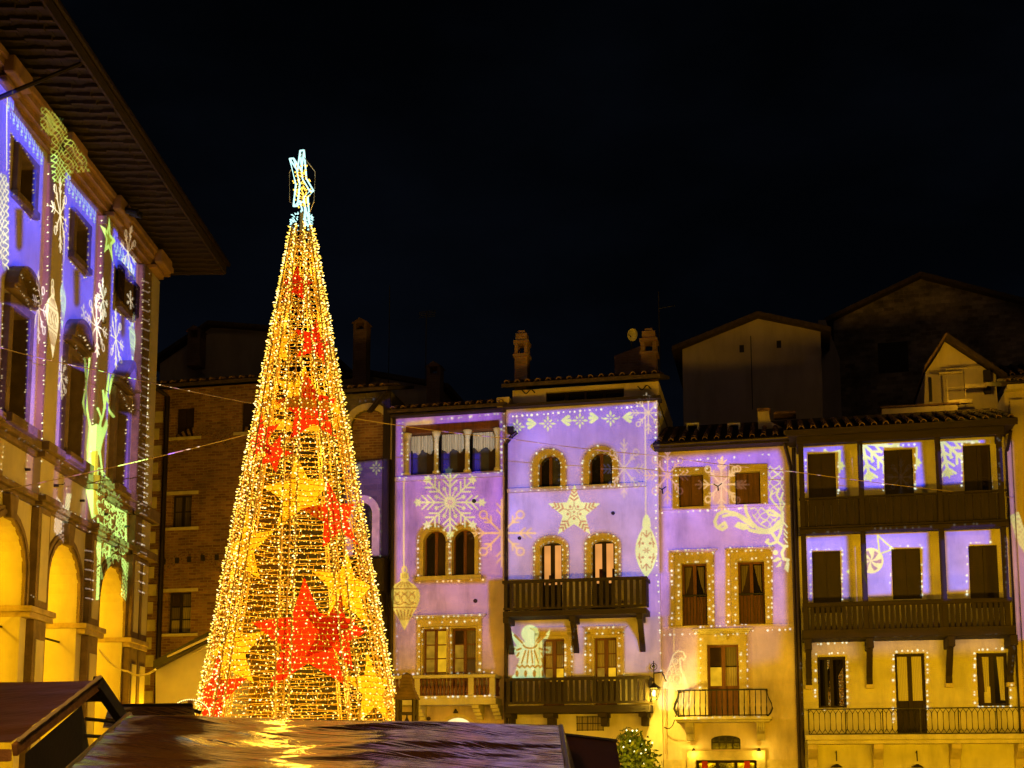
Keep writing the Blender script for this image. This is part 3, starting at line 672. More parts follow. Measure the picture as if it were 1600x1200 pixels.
    for a in ((830, 700, 885, 764, 27), (842, 711, 876, 764, 17), (910, 696, 966, 762, 28), (921, 706, 957, 760, 18), (834, 838, 887, 905, 18), (845, 847, 878, 905, 8), (914, 833, 968, 903, 18), (925, 843, 962, 903, 8)): arch_dots(*a)
    frame_dots(893, 985, 893, 1056); frame_dots(883, 1005, 883, 1056, top=False); frame_dots(915, 981, 975, 1055); frame_dots(922, 990, 967, 1055)
    D([(1038, 722), (1215, 709)], DOT, 10, 1.5); D([(1052, 736), (1108, 732)], DOT, 9, 1.3); D([(1056, 740), (1058, 792)], DOT, 10, 1.3); D([(1192, 735), (1195, 788)], DOT, 10, 1.3)
    D([(1034, 802), (1165, 794)], DOT, 9, 1.5)
    for x0, y0, x1, y1 in ((1050, 865, 1114, 978), (1060, 878, 1108, 975), (1138, 860, 1206, 975), (1149, 873, 1200, 972)): frame_dots(x0, y0, x1, y1)
    D([(1040, 862), (1116, 858)], DOT, 8, 1.4); D([(1130, 857), (1208, 854)], DOT, 8, 1.4)
    D([(1036, 992), (1088, 990)], DOT, 8, 1.5); D([(1170, 986), (1240, 983)], DOT, 9, 1.5); D([(1090, 980), (1170, 975)], DOT, 8, 1.4); frame_dots(1094, 992, 1168, 1075); D([(1157, 1012), (1157, 1075)], DOT, 9, 1.3)
    D([(1248, 1025), (1253, 1120)], DOT, 8, 1.5); D([(1060, 1125), (1198, 1121)], DOT, 9, 1.4)
    for x0, y0, x1, y1 in ((1259, 703, 1310, 776), (1380, 696, 1430, 770), (1503, 691, 1553, 764), (1267, 858, 1316, 942), (1391, 853, 1440, 934), (1511, 847, 1563, 936), (1274, 1021, 1324, 1104), (1396, 1017, 1449, 1146), (1523, 1014, 1579, 1100)): frame_dots(x0, y0, x1, y1, 8, 1.6)
    for x0, x1, y in ((1262, 1318, 838), (1352, 1448, 831), (1478, 1542, 825), (1264, 1328, 1007), (1355, 1460, 1001), (1482, 1556, 999)): D([(x0, y), (x1, y - 3)], DOT, 9, 1.6)
    D([(1278, 1110), (1324, 1109)], DOT, 8, 1.4); D([(1523, 1104), (1580, 1103)], DOT, 8, 1.5)
    D([(545, 725), (603, 719)], (.35, .4, .5), 8, 1.3); D([(555, 628), (600, 622)], (.25, .3, .4), 9, 1.5)
    cv.poly([(597, 628), (609, 622), (611, 640), (604, 638)], (.03, .02, .35), 1)
    arch_dots(540, 775, 595, 870, 28)
    # warm reflected light on the rose house, painted into the slide
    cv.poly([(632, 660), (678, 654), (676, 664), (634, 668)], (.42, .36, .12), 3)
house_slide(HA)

# ---- slide of the palazzo
PA = Canvas(-30, 60, 262, 940, 2.5)
def palazzo_slide(cv):
    def blue(X, Y):
        t = np.clip((Y - (330 + .9 * X)) / 330, 0, 1)
        c = lerp((.03, .05, .86), (.15, .08, .48), t)
        return c * (1 + .08 * np.sin(X * .05 + Y * .02))[..., None]
    cv.poly([(-30, 90), (12, 152), (69, 246), (66, 330), (61, 440), (52, 690), (-30, 640)], blue, 1)
    cv.poly([(99, 271), (151, 328), (148, 420), (139, 560), (127, 740), (83, 712), (90, 560), (96, 380)], blue, 1)
    cv.poly([(174, 358), (213, 412), (209, 560), (200, 775), (160, 752), (164, 620), (170, 480)], blue, 1)
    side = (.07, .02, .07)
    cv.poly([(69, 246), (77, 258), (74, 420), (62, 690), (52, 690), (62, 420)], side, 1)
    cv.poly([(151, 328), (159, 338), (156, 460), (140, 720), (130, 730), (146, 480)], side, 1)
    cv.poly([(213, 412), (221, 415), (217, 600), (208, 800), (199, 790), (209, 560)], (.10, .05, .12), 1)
    # strips under the lower cornice
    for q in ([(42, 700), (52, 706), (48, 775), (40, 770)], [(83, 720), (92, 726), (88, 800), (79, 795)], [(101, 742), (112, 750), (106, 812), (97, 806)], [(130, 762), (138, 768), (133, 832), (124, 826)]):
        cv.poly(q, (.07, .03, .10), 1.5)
    # windows stay dark, and soft tongues below the small ones
    wins = [[(16, 205), (52, 262), (49, 345), (14, 296)], [(108, 322), (137, 360), (134, 436), (106, 404)], [(175, 410), (212, 450), (209, 505), (173, 482)]]
    for w in wins: cv.poly(w, BLK, 1)
    for x, y0, y1, w in ((30, 325, 394, 7), (120, 420, 482, 6), (192, 490, 530, 4)):
        cv.poly([(x - w, y0), (x + w, y0), (x + w * .8, y1 - 8), (x, y1), (x - w * .8, y1 - 8)], BLK, 2)
    for x, y, w, h in ((30, 415, 33, 62), (121, 505, 23, 58), (190, 580, 22, 50)):
        cv.poly([(x - w, y + 20), (x - w * .5, y), (x + w * .3, y + 5), (x + w, y + 45), (x + w, y + 72), (x - w, y + 58)], BLK, 2)
    cv.poly([(2, 470), (43, 500), (37, 680), (-4, 655)], BLK, 1); cv.poly([(97, 555), (133, 585), (124, 730), (93, 708)], BLK, 1); cv.poly([(168, 625), (198, 650), (192, 775), (160, 755)], BLK, 1)
    W = (.62, .72, .66); YG = (.34, .66, .16)
    # lace under the eaves
    def lace(x0, y0, x1, y1, n):
        for k in range(n):
            t = (k + .5) / n; x = x0 + (x1 - x0) * t; y = y0 + (y1 - y0) * t
            c = (.22, .45, .75)
            cv.line([(x - 1.6, y - 1), (x - 1.6, y + 7), (x + 1.8, y + 11), (x + 1.8, y + 2)], 1, c); cv.ell((x, y + 15), 1.7, 3.2, c)
            cv.line([(x - 1, y + 20), (x + 1, y + 21)], 1.6, c)
    lace(6, 150, 68, 240, 10); lace(100, 272, 150, 330, 9); lace(175, 368, 210, 420, 8)
    # gold lattice on the cornice
    lattice(cv, [(56, 170), (92, 190), (98, 220), (130, 262), (134, 272), (112, 272), (95, 290), (80, 285), (76, 215), (60, 205)], 9, 1.1, YG, 1.4)
    lattice(cv, [(64, 180), (90, 200), (88, 215), (70, 214)], 9, 1.0, YG, 1.2)
    # flakes
    sh = lambda x, y: (1210 - y) / (876 - x)
    def P(x, y, sx, sy): return xf(x, y, sx, sy, 0, sh(x, y))
    flake_thin(cv, P(91, 338, 15, 62), 24, (.66, .68, .56)); flake_thin(cv, P(60, 480, 13, 60), 20, (.5, .5, .62)); flake_thin(cv, P(150, 510, 16, 52), 22, (.62, .62, .6))
    flake_thin(cv, P(181, 530, 13, 50), 20, W); flake_thin(cv, P(200, 395, 13, 40), 18, W); flake_thin(cv, P(158, 470, 8, 36), 14, W); flake_thin(cv, P(96, 590, 0.1 + 8, 36), 14, W)
    cv.poly(star_pts(P(167, 376, 12, 36), 1, .38), YG); cv.poly(star_pts(P(167, 376, 6, 18), 1, .38), (.1, .2, .02)); 
    for x, y in ((131, 490), (205, 510), (203, 470)): flake_thin(cv, P(x, y, 5, 16), 9, W, 6)
    # hanging ornaments
    cv.line([(7, 150), (7, 268)], 1.3, W)
    o = P(4, 345, 14, 75); cv.poly([o(a, b) for a, b in ((-.3, .9), (.5, 1), (.7, .75), (.55, .3), (.75, -.4), (.5, -.8), (.3, -1), (-.8, -.9), (-.8, .5))], (.12, .18, .48))
    lattice(cv, [o(a, b) for a, b in ((-.8, .9), (.7, .9), (.7, -.9), (-.8, -.9))], 12, 1.5, W, 1.5)
    bauble(cv, P(79, 500, 14, 62), 18, (.62, .62, .45), (.12, .06, .06)); bauble(cv, P(97, 470, 9, 46), 14, (.30, .60, .72), (.05, .05, .5)); bauble(cv, P(207, 530, 7, 40), 12, (.35, .62, .55), (.05, .05, .4))
    cv.line([(97, 385), (97, 440)], 1, W)
    # the reindeer: antlers, head, neck and a body of lace
    G = (.36, .80, .22)
    for pts in ([(130, 560), (133, 600), (136, 640), (141, 670)], [(133, 600), (128, 630), (131, 650)], [(140, 560), (135, 595)], [(168, 585), (163, 620), (158, 650), (148, 680)], [(163, 620), (170, 640), (176, 652)], [(158, 612), (161, 640)], [(150, 640), (155, 655), (153, 672)], [(176, 585), (170, 615)]):
        cv.line(pts, 3.2, G)
    cv.poly([(139, 668), (148, 664), (158, 670), (164, 655), (166, 668), (158, 690), (153, 712), (141, 716), (135, 704)], G, .4)
    cv.poly([(136, 704), (141, 702), (144, 760), (147, 808), (141, 812), (134, 762)], G, .4)
    cv.poly([(141, 706), (150, 706), (150, 806), (144, 806)], (.36, .38, .03), .6)
    cv.line([(153, 708), (158, 750), (166, 775), (180, 796), (196, 800), (197, 862)], 3.0, G)
    cv.line([(150, 812), (153, 850), (158, 905), (166, 905), (172, 850), (184, 838), (194, 862)], 3.0, G)
    for _ in range(230):
        x = random.uniform(150, 196); y = random.uniform(715, 880)
        if y < 720 + (x - 152) * 1.9 or y > 905 - max(0, x - 166) * 1.6: continue
        q = random.random() * PI; cv.line([(x + 2.6 * math.cos(q + t), y + 5 * math.sin(q + t)) for t in np.linspace(0, 3.4, 6)], 1.3, G)
    lattice(cv, [(150, 815), (158, 820), (152, 960), (146, 955)], 6, 1.4, G, 1.2); lattice(cv, [(190, 870), (200, 880), (196, 940), (190, 930)], 6, 1.4, G, 1.2)
    cv.line([(150, 905), (147, 965)], 4, G)
    lattice(cv, [(88, 775), (100, 790), (98, 850), (84, 830)], 7, 1.5, (.5, .5, .5), 1.3); lattice(cv, [(104, 770), (112, 772), (104, 820), (98, 815)], 6, 1.5, (.5, .6, .4), 1.3)
    uneven(cv); soften(cv, 1)
    # dots along every edge
    D = cv.dots; d2 = (.72, .76, .56)
    for w in wins: D(w + [w[0]], d2, 7, .8)
    for pts in ([(75, 260), (72, 420), (62, 690)], [(97, 275), (94, 420), (85, 700)], [(158, 340), (154, 470), (140, 720)], [(221, 420), (217, 620), (211, 800)], [(231, 425), (226, 800)], [(245, 430), (236, 800), (231, 1000)],
                [(5, 470), (0, 650)], [(42, 500), (36, 675)], [(100, 560), (94, 705)], [(131, 590), (124, 725)], [(170, 625), (163, 750)], [(197, 655), (191, 770)],
                [(7, 680), (1, 740)], [(44, 705), (40, 765)], [(105, 755), (98, 805)], [(62, 720), (58, 770)]): D(pts, d2, 10, .8)
    for x, y, w in ((30, 430, 26), (121, 520, 19), (190, 590, 18)):
        D([(x - w * .2, y + 2), (x + w * .4, y + 6), (x + w * .9, y + 30), (x + w, y + 52)], d2, 6, .85); D([(x - w * .3, y + 20), (x + w * .8, y + 58)], d2, 5, .85)
    D([(4, 672), (238, 812)], (.5, .54, .5), 8, .9); D([(0, 765), (236, 880)], (.5, .54, .5), 8, .9)
    D([(0, 745), (238, 862)], (.5, .54, .5), 8, .9)
    for x, y0, y1 in ((214, 700, 1000), (220, 440, 790), (133, 860, 960)): 
        for y in np.arange(y0, y1, 15): cv.line([(x, y), (x + 9, y + 4)], 2.2, (.22, .22, .22))
    for x0, y0, x1, y1 in ((128, 950, 152, 968), (43, 925, 66, 955), (210, 985, 234, 1000)): D([(x0, y0), (x1, y1)], d2, 5, .85)
palazzo_slide(PA)

def to_px(X, Y, Z):
    dz = Z - ZC; yc = Y * CP + dz * SP; v = -Y * SP + dz * CP
    return CX + F * X / yc, CY - F * v / yc
def projector(name, pos, cv, frame_of, energy, corners, ref, W=3072):
    pos = Vector(pos); cs = [Vector(c) for c in corners]
    fwd = (sum(cs, Vector()) / len(cs) - pos).normalized()
    right = fwd.cross(Vector((0, 0, 1))).normalized(); up = right.cross(fwd)
    A = [((c - pos).dot(right) / (c - pos).dot(fwd), (c - pos).dot(up) / (c - pos).dot(fwd)) for c in cs]
    a0, a1 = min(a[0] for a in A) - .01, max(a[0] for a in A) + .01; b0, b1 = min(a[1] for a in A) - .01, max(a[1] for a in A) + .01
    H = int(W * (b1 - b0) / (a1 - a0))
    ga, gb = np.meshgrid(a0 + (np.arange(W) + .5) / W * (a1 - a0), b0 + (np.arange(H) + .5) / H * (b1 - b0))
    dx = fwd.x + ga * right.x + gb * up.x; dy = fwd.y + ga * right.y + gb * up.y; dz = fwd.z + gb * up.z
    img = np.zeros((H, W, 4), np.float32); img[..., 3] = 1
    for fr, s0, s1 in frame_of:
        den = dx * fr.n[0] + dy * fr.n[1]
        t = ((fr.o[0] - pos.x) * fr.n[0] + (fr.o[1] - pos.y) * fr.n[1]) / den
        X, Y, Z = pos.x + t * dx, pos.y + t * dy, pos.z + t * dz
        sv = (X - fr.o[0]) * fr.d[0] + (Y - fr.o[1]) * fr.d[1]
        px, py = to_px(X, Y, Z)
        fx = (px - cv.x0) * cv.S - .5; fy = (py - cv.y0) * cv.S - .5
        ok = (sv >= s0) & (sv < s1) & (t > 0) & (fx > 0) & (fy > 0) & (fx < cv.W - 2) & (fy < cv.H - 2)
        ix = np.clip(fx.astype(int), 0, cv.W - 2); iy = np.clip(fy.astype(int), 0, cv.H - 2); wx = (fx - ix)[..., None]; wy = (fy - iy)[..., None]
        a = cv.a; c = (a[iy, ix] * (1 - wx) + a[iy, ix + 1] * wx) * (1 - wy) + (a[iy + 1, ix] * (1 - wx) + a[iy + 1, ix + 1] * wx) * wy
        ln = np.sqrt(dx * dx + dy * dy + dz * dz); dist = t * ln; cosi = np.abs(den) / ln
        g = (dist / ref) ** 2 / cosi
        img[..., :3] = np.where(ok[..., None], c * g[..., None], img[..., :3])
    im = bpy.data.images.new(name + '_slide', W, H, float_buffer=True); im.colorspace_settings.name = 'Non-Color'
    im.pixels.foreach_set(img.ravel()); im.update(); im.pack()
    la = bpy.data.lights.new(name, 'SPOT'); la.energy = energy; la.shadow_soft_size = 0.0
    la.spot_size = 2 * math.atan(math.hypot(max(-a0, a1), max(-b0, b1))) + .05; la.spot_blend = .0
    la.use_nodes = True; n, l = la.node_tree.nodes, la.node_tree.links
    em = n['Emission']; t = n.new('ShaderNodeTexCoord'); sx = n.new('ShaderNodeSeparateXYZ'); l.new(t.outputs['Normal'], sx.inputs[0])
    def mth(op, a, b):
        q = n.new('ShaderNodeMath'); q.operation = op
        for i, k in enumerate((a, b)):
            if isinstance(k, (int, float)): q.inputs[i].default_value = k
            else: l.new(k, q.inputs[i])
        return q.outputs[0]
    nzz = mth('MULTIPLY', sx.outputs[2], 1.0)
    ax = mth('DIVIDE', sx.outputs[0], nzz); ay = mth('DIVIDE', sx.outputs[1], nzz)
    SGN = -1.0
    ux = mth('DIVIDE', mth('SUBTRACT', mth('MULTIPLY', ax, SGN), a0), a1 - a0); uy = mth('DIVIDE', mth('SUBTRACT', mth('MULTIPLY', ay, SGN), b0), b1 - b0)
    cb = n.new('ShaderNodeCombineXYZ'); l.new(ux, cb.inputs[0]); l.new(uy, cb.inputs[1])
    tx = n.new('ShaderNodeTexImage'); tx.image = im; tx.extension = 'CLIP'; l.new(cb.outputs[0], tx.inputs[0])
    l.new(tx.outputs[0], em.inputs[0])
    o = bpy.data.objects.new(name, la); COL.objects.link(o)
    o.matrix_world = Matrix((( right.x, up.x, -fwd.x, pos.x), (right.y, up.y, -fwd.y, pos.y), (right.z, up.z, -fwd.z, pos.z), (0, 0, 0, 1)))
    return o
def P3(fr, s, z, b=0): x, y = fr.xy(s, b); return (x, y, z)
SA, SB, SC_, SD, SE = HF.uv(614, 800, -.25)[0], HF.uv(791, 800)[0], HF.uv(1030, 800)[0], HF.uv(1241, 800)[0], HF.uv(1576, 800)[0]
BACK = {'F': .7, 'A': .25, 'B': 0.0, 'C': .12, 'D': .1, 'E': -.15}
PR = (5.0, -1.0, 4.2)
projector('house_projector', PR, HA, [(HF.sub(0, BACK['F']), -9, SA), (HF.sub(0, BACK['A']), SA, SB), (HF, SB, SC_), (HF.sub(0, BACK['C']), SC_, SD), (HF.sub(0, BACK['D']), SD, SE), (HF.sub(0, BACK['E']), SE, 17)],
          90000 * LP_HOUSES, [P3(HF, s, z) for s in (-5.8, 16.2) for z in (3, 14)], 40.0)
projector('palazzo_projector', PR, PA, [(PF, -6, 19.2)], 90000 * LP_PALAZZO, [P3(PF, s, z) for s in (7, 19.2) for z in (5, 18)], 40.0, 2600)

# amber street floods: long soft strips at stall height, out in the square before the fronts
def area(name, loc, target, sx, sy, power, col=AMBER):
    la = bpy.data.lights.new(name, 'AREA'); la.shape = 'RECTANGLE'; la.size = sx; la.size_y = sy; la.energy = power; la.color = col
    o = bpy.data.objects.new(name, la); COL.objects.link(o); o.location = loc
    o.rotation_euler = (Vector(target) - Vector(loc)).to_track_quat('-Z', 'Y').to_euler(); return o
def point(name, loc, power, col=AMBER, r=.1):
    la = bpy.data.lights.new(name, 'POINT'); la.energy = power; la.color = col; la.shadow_soft_size = r
    o = bpy.data.objects.new(name, la); COL.objects.link(o); o.location = loc; return o
area('square_flood', (6.5, 20.5, 2.4), (7.5, 39, 7.5), 15, .5, 2250)
def fill_spot(name, loc, target, deg, power):
    la = bpy.data.lights.new(name, 'SPOT'); la.energy = power; la.color = AMBER; la.spot_size = math.radians(deg); la.spot_blend = .55; la.shadow_soft_size = .25
    o = bpy.data.objects.new(name, la); COL.objects.link(o); o.location = loc; o.rotation_euler = (Vector(target) - Vector(loc)).to_track_quat('-Z', 'Y').to_euler()
fill_spot('gallery_fill', (14.0, -5.0, 9.0), (11.6, 37.5, 8.2), 15, 8500)  # added unseen fill from behind the camera, lifts amber in the gallery bays
fill_spot('facade_fill', (3.0, -6.0, 8.0), (2.2, 40.0, 6.8), 17, 2500)  # added unseen fill, lightens the walls behind the lilac house balconies
area('stall_flood', (12, 29.5, 1.6), (12.5, 37.5, 3.5), 6, .6, 260)
area('corner_flood', (-4.2, 27.5, 1.8), (-11.8, 35.5, 9.0), 5, .8, 170)
sl = bpy.data.lights.new('tarp_fill', 'SPOT'); sl.energy = 2300; sl.color = (1, .5, .10); sl.spot_size = math.radians(50); sl.spot_blend = .6; sl.shadow_soft_size = .3  # added unseen spot that brightens the stall roofs
slo = bpy.data.objects.new('tarp_fill', sl); COL.objects.link(slo); slo.location = (-2.5, 4.0, 6.2); slo.rotation_euler = (Vector((-2.2, 15.5, 1.2)) - Vector((-2.5, 4, 6.2))).to_track_quat('-Z', 'Y').to_euler()
point('brick_flood', (-10.7, 38.6, 2.6), 800, AMBER, .25)
sun = bpy.data.lights.new('night_glow', 'SUN'); sun.energy = .034; sun.angle = math.radians(20); sun.color = (1, .62, .30)
so = bpy.data.objects.new('night_glow', sun); COL.objects.link(so); so.rotation_euler = (math.radians(62), 0, math.radians(12))

# ------------------------------------------------------------------ ground
g = MB(); g.box(-400, 400, -150, 700, -.6, 0)
tag(part('ground', g, M['ground']), kind='structure')

# ------------------------------------------------------------------ building pieces
def arc(s0, s1, zs, rise, n=14):
    c, a = (s0 + s1) / 2, (s1 - s0) / 2
    return [(c - a * math.cos(PI * k / n), zs + rise * math.sin(PI * k / n)) for k in range(n + 1)]
def wall(mb, s0, s1, z0, z1, holes, depth, sides=True, top=True):
    xs = sorted({s0, s1} | {h[k] for h in holes for k in (0, 1)}); zs = sorted({z0, z1} | {h[k] for h in holes for k in (2, 3)})
    xs = [x for x in xs if s0 <= x <= s1]; zs = [z for z in zs if z0 <= z <= z1]
    for xa, xb in zip(xs[:-1], xs[1:]):
        for za, zb in zip(zs[:-1], zs[1:]):
            xm, zm = (xa + xb) / 2, (za + zb) / 2
            if any(h[0] < xm < h[1] and h[2] < zm < h[3] for h in holes): continue
            mb.quad((xa, 0, za), (xb, 0, za), (xb, 0, zb), (xa, 0, zb))
    for h in holes:
        a, b, c, d = h[:4]; rise = h[4] if len(h) > 4 else 0; rv = h[5] if len(h) > 5 else .28
        if rise:
            A = arc(a, b, d - rise, rise); n = len(A) // 2
            for i in range(n): mb.add([(a, 0, d), (A[i][0], 0, A[i][1]), (A[i + 1][0], 0, A[i + 1][1])], [(0, 1, 2)])
            for i in range(n, len(A) - 1): mb.add([(b, 0, d), (A[i][0], 0, A[i][1]), (A[i + 1][0], 0, A[i + 1][1])], [(0, 1, 2)])
            path = [(a, c)] + A + [(b, c)]
        else: path = [(a, c), (a, d), (b, d), (b, c)]
        for p, q in zip(path, path[1:] + path[:1]): mb.quad((p[0], 0, p[1]), (q[0], 0, q[1]), (q[0], rv, q[1]), (p[0], rv, p[1]))
    if sides:
        mb.quad((s0, 0, z0), (s0, depth, z0), (s0, depth, z1), (s0, 0, z1)); mb.quad((s1, 0, z0), (s1, depth, z0), (s1, depth, z1), (s1, 0, z1))
        mb.quad((s0, depth, z0), (s1, depth, z0), (s1, depth, z1), (s0, depth, z1))
    if top: mb.quad((s0, 0, z1), (s1, 0, z1), (s1, depth, z1), (s0, depth, z1))
    return mb
def band(mb, s0, s1, z0, zs, rise, w, y0, y1, wtop=None):
    """surround of an opening: straight jambs, arched or flat head"""
    wt = w if wtop is None else wtop
    if rise:
        inn = [(s0, z0)] + arc(s0, s1, zs, rise, 12) + [(s1, z0)]; out = [(s0 - w, z0)] + arc(s0 - w, s1 + w, zs, rise + wt, 12) + [(s1 + w, z0)]
    else: inn = [(s0, z0), (s0, zs), (s1, zs), (s1, z0)]; out = [(s0 - w, z0), (s0 - w, zs + wt), (s1 + w, zs + wt), (s1 + w, z0)]
    n = len(inn); vs = []
    for y in (y0, y1): vs += [(p[0], y, p[1]) for p in inn] + [(p[0], y, p[1]) for p in out]
    fs = []
    for i in range(n - 1):
        fs += [(i, i + 1, n + i + 1, n + i), (2 * n + i, 2 * n + i + 1, 3 * n + i + 1, 3 * n + i), (i, i + 1, 2 * n + i + 1, 2 * n + i), (n + i, n + i + 1, 3 * n + i + 1, 3 * n + i)]
    fs += [(0, n, 3 * n, 2 * n), (n - 1, 2 * n - 1, 4 * n - 1, 3 * n - 1)]
    return mb.add(vs, fs)
def window(house, r, y=.2, leaves=2, rows=3, kinds=('glass',), fm='wood_red', fw=.06, sw=.10, lower=0, name='window', shut=None, bars=True, label=None):
    s0, s1, z0, z1 = r
    f = MB(); y1 = y + .07
    f.box(s0, s0 + fw, y, y1, z0, z1); f.box(s1 - fw, s1, y, y1, z0, z1); f.box(s0 + fw, s1 - fw, y, y1, z1 - fw, z1); f.box(s0 + fw, s1 - fw, y, y1, z0, z0 + fw)
    lw = (s1 - s0 - 2 * fw) / leaves
    for k in range(1, leaves): f.box(s0 + fw + k * lw - sw / 2, s0 + fw + k * lw + sw / 2, y - .015, y1, z0 + fw, z1 - fw)
    zb = z0 + fw + lower; zt = z1 - fw; ph = (zt - zb) / rows
    if bars:
        for q in range(1, rows): 
            for k in range(leaves):
                a = s0 + fw + k * lw + (sw / 2 if k else 0); b = s0 + fw + (k + 1) * lw - (sw / 2 if k < leaves - 1 else 0)
                f.box(a, b, y + .01, y1, zb + q * ph - .018, zb + q * ph + .018)
    w = part(name, f, M[fm], house)
    if label: w['label'] = label
    if lower:
        for k in range(leaves):
            a = s0 + fw + k * lw + (sw / 2 if k else 0); b = s0 + fw + (k + 1) * lw - (sw / 2 if k < leaves - 1 else 0)
            p = MB(); p.box(a, b, y + .03, y1, z0 + fw, zb); p.box(a + .06, b - .06, y + .012, y + .03, z0 + fw + .08, zb - .08)
            part('door_panel', p, M[fm], w)
    i = 0
    if shut:
        for k in range(leaves):
            a = s0 + fw * .4 + k * (s1 - s0 - fw * .8) / leaves + .006; b = a + (s1 - s0 - fw * .8) / leaves - .012
            p = MB(); p.box(a, b, y - .05, y - .016, z0 + .03, z1 - .03)
            h = (z1 - z0 - .06) / 3
            for q in range(3):
                p.box(a + .05, b - .05, y - .06, y - .05, z0 + .03 + q * h + .05, z0 + .03 + (q + 1) * h - .04)
            part('shutter', p, M[shut], w)
    else:
        for q in range(rows):
            for k in range(leaves):
                a = s0 + fw + k * lw + (sw / 2 if k else 0); b = s0 + fw + (k + 1) * lw - (sw / 2 if k < leaves - 1 else 0)
                kk = kinds[i % len(kinds)]; i += 1
                if kk is None: continue
                p = MB(); p.box(a, b, y + .035, y + .055, zb + q * ph + (.018 if q else 0), zb + (q + 1) * ph - (.018 if q < rows - 1 else 0))
                part('pane', p, M[kk], w)
    return w
def tile_mesh(name, m, L=.46, r=.085):
    mb = MB(); n = 6; vs = []
    for yy, rr, zz in ((0, r, 0), (L, r * .82, 0)):
        for q in (0, 1):
            R = rr - q * .018
            vs += [(-R * math.cos(PI * k / n), yy, zz + R * math.sin(PI * k / n)) for k in range(n + 1)]
    k1 = n + 1; fs = []
    for i in range(n):
        fs += [(i, i + 1, 2 * k1 + i + 1, 2 * k1 + i), (k1 + i, k1 + i + 1, 3 * k1 + i + 1, 3 * k1 + i), (i, i + 1, k1 + i + 1, k1 + i), (2 * k1 + i, 2 * k1 + i + 1, 3 * k1 + i + 1, 3 * k1 + i)]
    fs += [(0, k1, 3 * k1, 2 * k1), (n, k1 + n, 3 * k1 + n, 2 * k1 + n)]
    mb.add(vs, fs); return mb.mesh(name, m, smooth=False)
TILE = tile_mesh('roof_tile', M['tile'])
def tiled_roof(house, s0, s1, y0, ze, slope, rows, spacing=.33, gutter=True, thick=.12, mesh=None, max_rows=99, over=0):
    """mono-pitch roof rising from the eave (y0 < 0 is the overhang) with cover tiles laid one by one"""
    L = rows * .40; dy, dz = math.cos(slope), math.sin(slope)
    r = MB(); r.prism([(y0, ze - thick), (y0 + L * dy, ze + L * dz - thick), (y0 + L * dy, ze + L * dz), (y0, ze)], 'x', s0, s1)
    roof = part('roof', r, M['tile_dark'], house)
    n = max(1, int((s1 - s0) / spacing)); sp = (s1 - s0) / n
    for i in range(n):
        for k in range(min(rows, max_rows)):
            j = random.uniform(-.012, .012)
            inst('roof_tile', mesh or TILE, roof, (s0 + (i + .5) * sp + j, y0 - .05 + k * .40 * dy, ze + .015 + k * .40 * dz + .008 * (k % 2)), (slope + random.uniform(-.012, .012), 0, random.uniform(-.03, .03)))
    return roof
def bars_balcony(house, s0, s1, off, zf, zr, kind='slat', n=20, w=.10, th=.035, mats=('wood_h', 'wood'), ztop=.09, floor=.16, rail=.07, name='balcony', side_n=5):
    b = MB(); b.box(s0 - .04, s1 + .04, -off - .05, -off + .07, zr - ztop, zr)                 # hand rail
    b.box(s0 - .04, s0 + .05, -off + .07, -.002, zr - ztop, zr); b.box(s1 - .05, s1 + .04, -off + .07, -.002, zr - ztop, zr)
    b.box(s0 - .02, s1 + .02, -off - .03, -.002, zf - floor, zf)                              # floor
    b.box(s0 - .01, s1 + .01, -off - .015, -off + .05, zf + .05, zf + .12)
    bal = part(name, b, M[mats[0]], house)
    h = zr - ztop - zf - .12
    m = MB()
    if kind == 'slat': m.box(-w / 2, w / 2, -th / 2, th / 2, 0, h)
    sm = m.mesh('slat', M[mats[1]])
    for i in range(n):
        inst('slat', sm, bal, (s0 + .06 + (s1 - s0 - .12) * i / (n - 1), -off + .02, zf + .12))
    for x in (s0 + .01, s1 - .01):
        for i in range(side_n):
            inst('slat', sm, bal, (x, -off + .02 + (off - .1) * (i + 1) / (side_n + 1), zf + .0 + .12), (0, 0, PI / 2))
    return bal
def stepped_corbel(mb, s0, s1, out, z0, z1, steps=3):
    for k in range(steps):
        t = (k + 1) / steps; za = z1 - (z1 - z0) * (k + 1) / steps + .002 * k
        mb.box(s0 + .003 * k, s1 - .003 * k, -out * (1 - k / steps), -.002, za, z1 - (z1 - z0) * k / steps)
def cornice(mb, s0, s1, z, h, out, steps=3):
    for k in range(steps):
        a = z + h * k / steps; b = z + h * (k + 1) / steps; o = out * (k + 1) / steps
        mb.box(s0 - o * .8, s1 + o * .8, -o, .03, a, b)

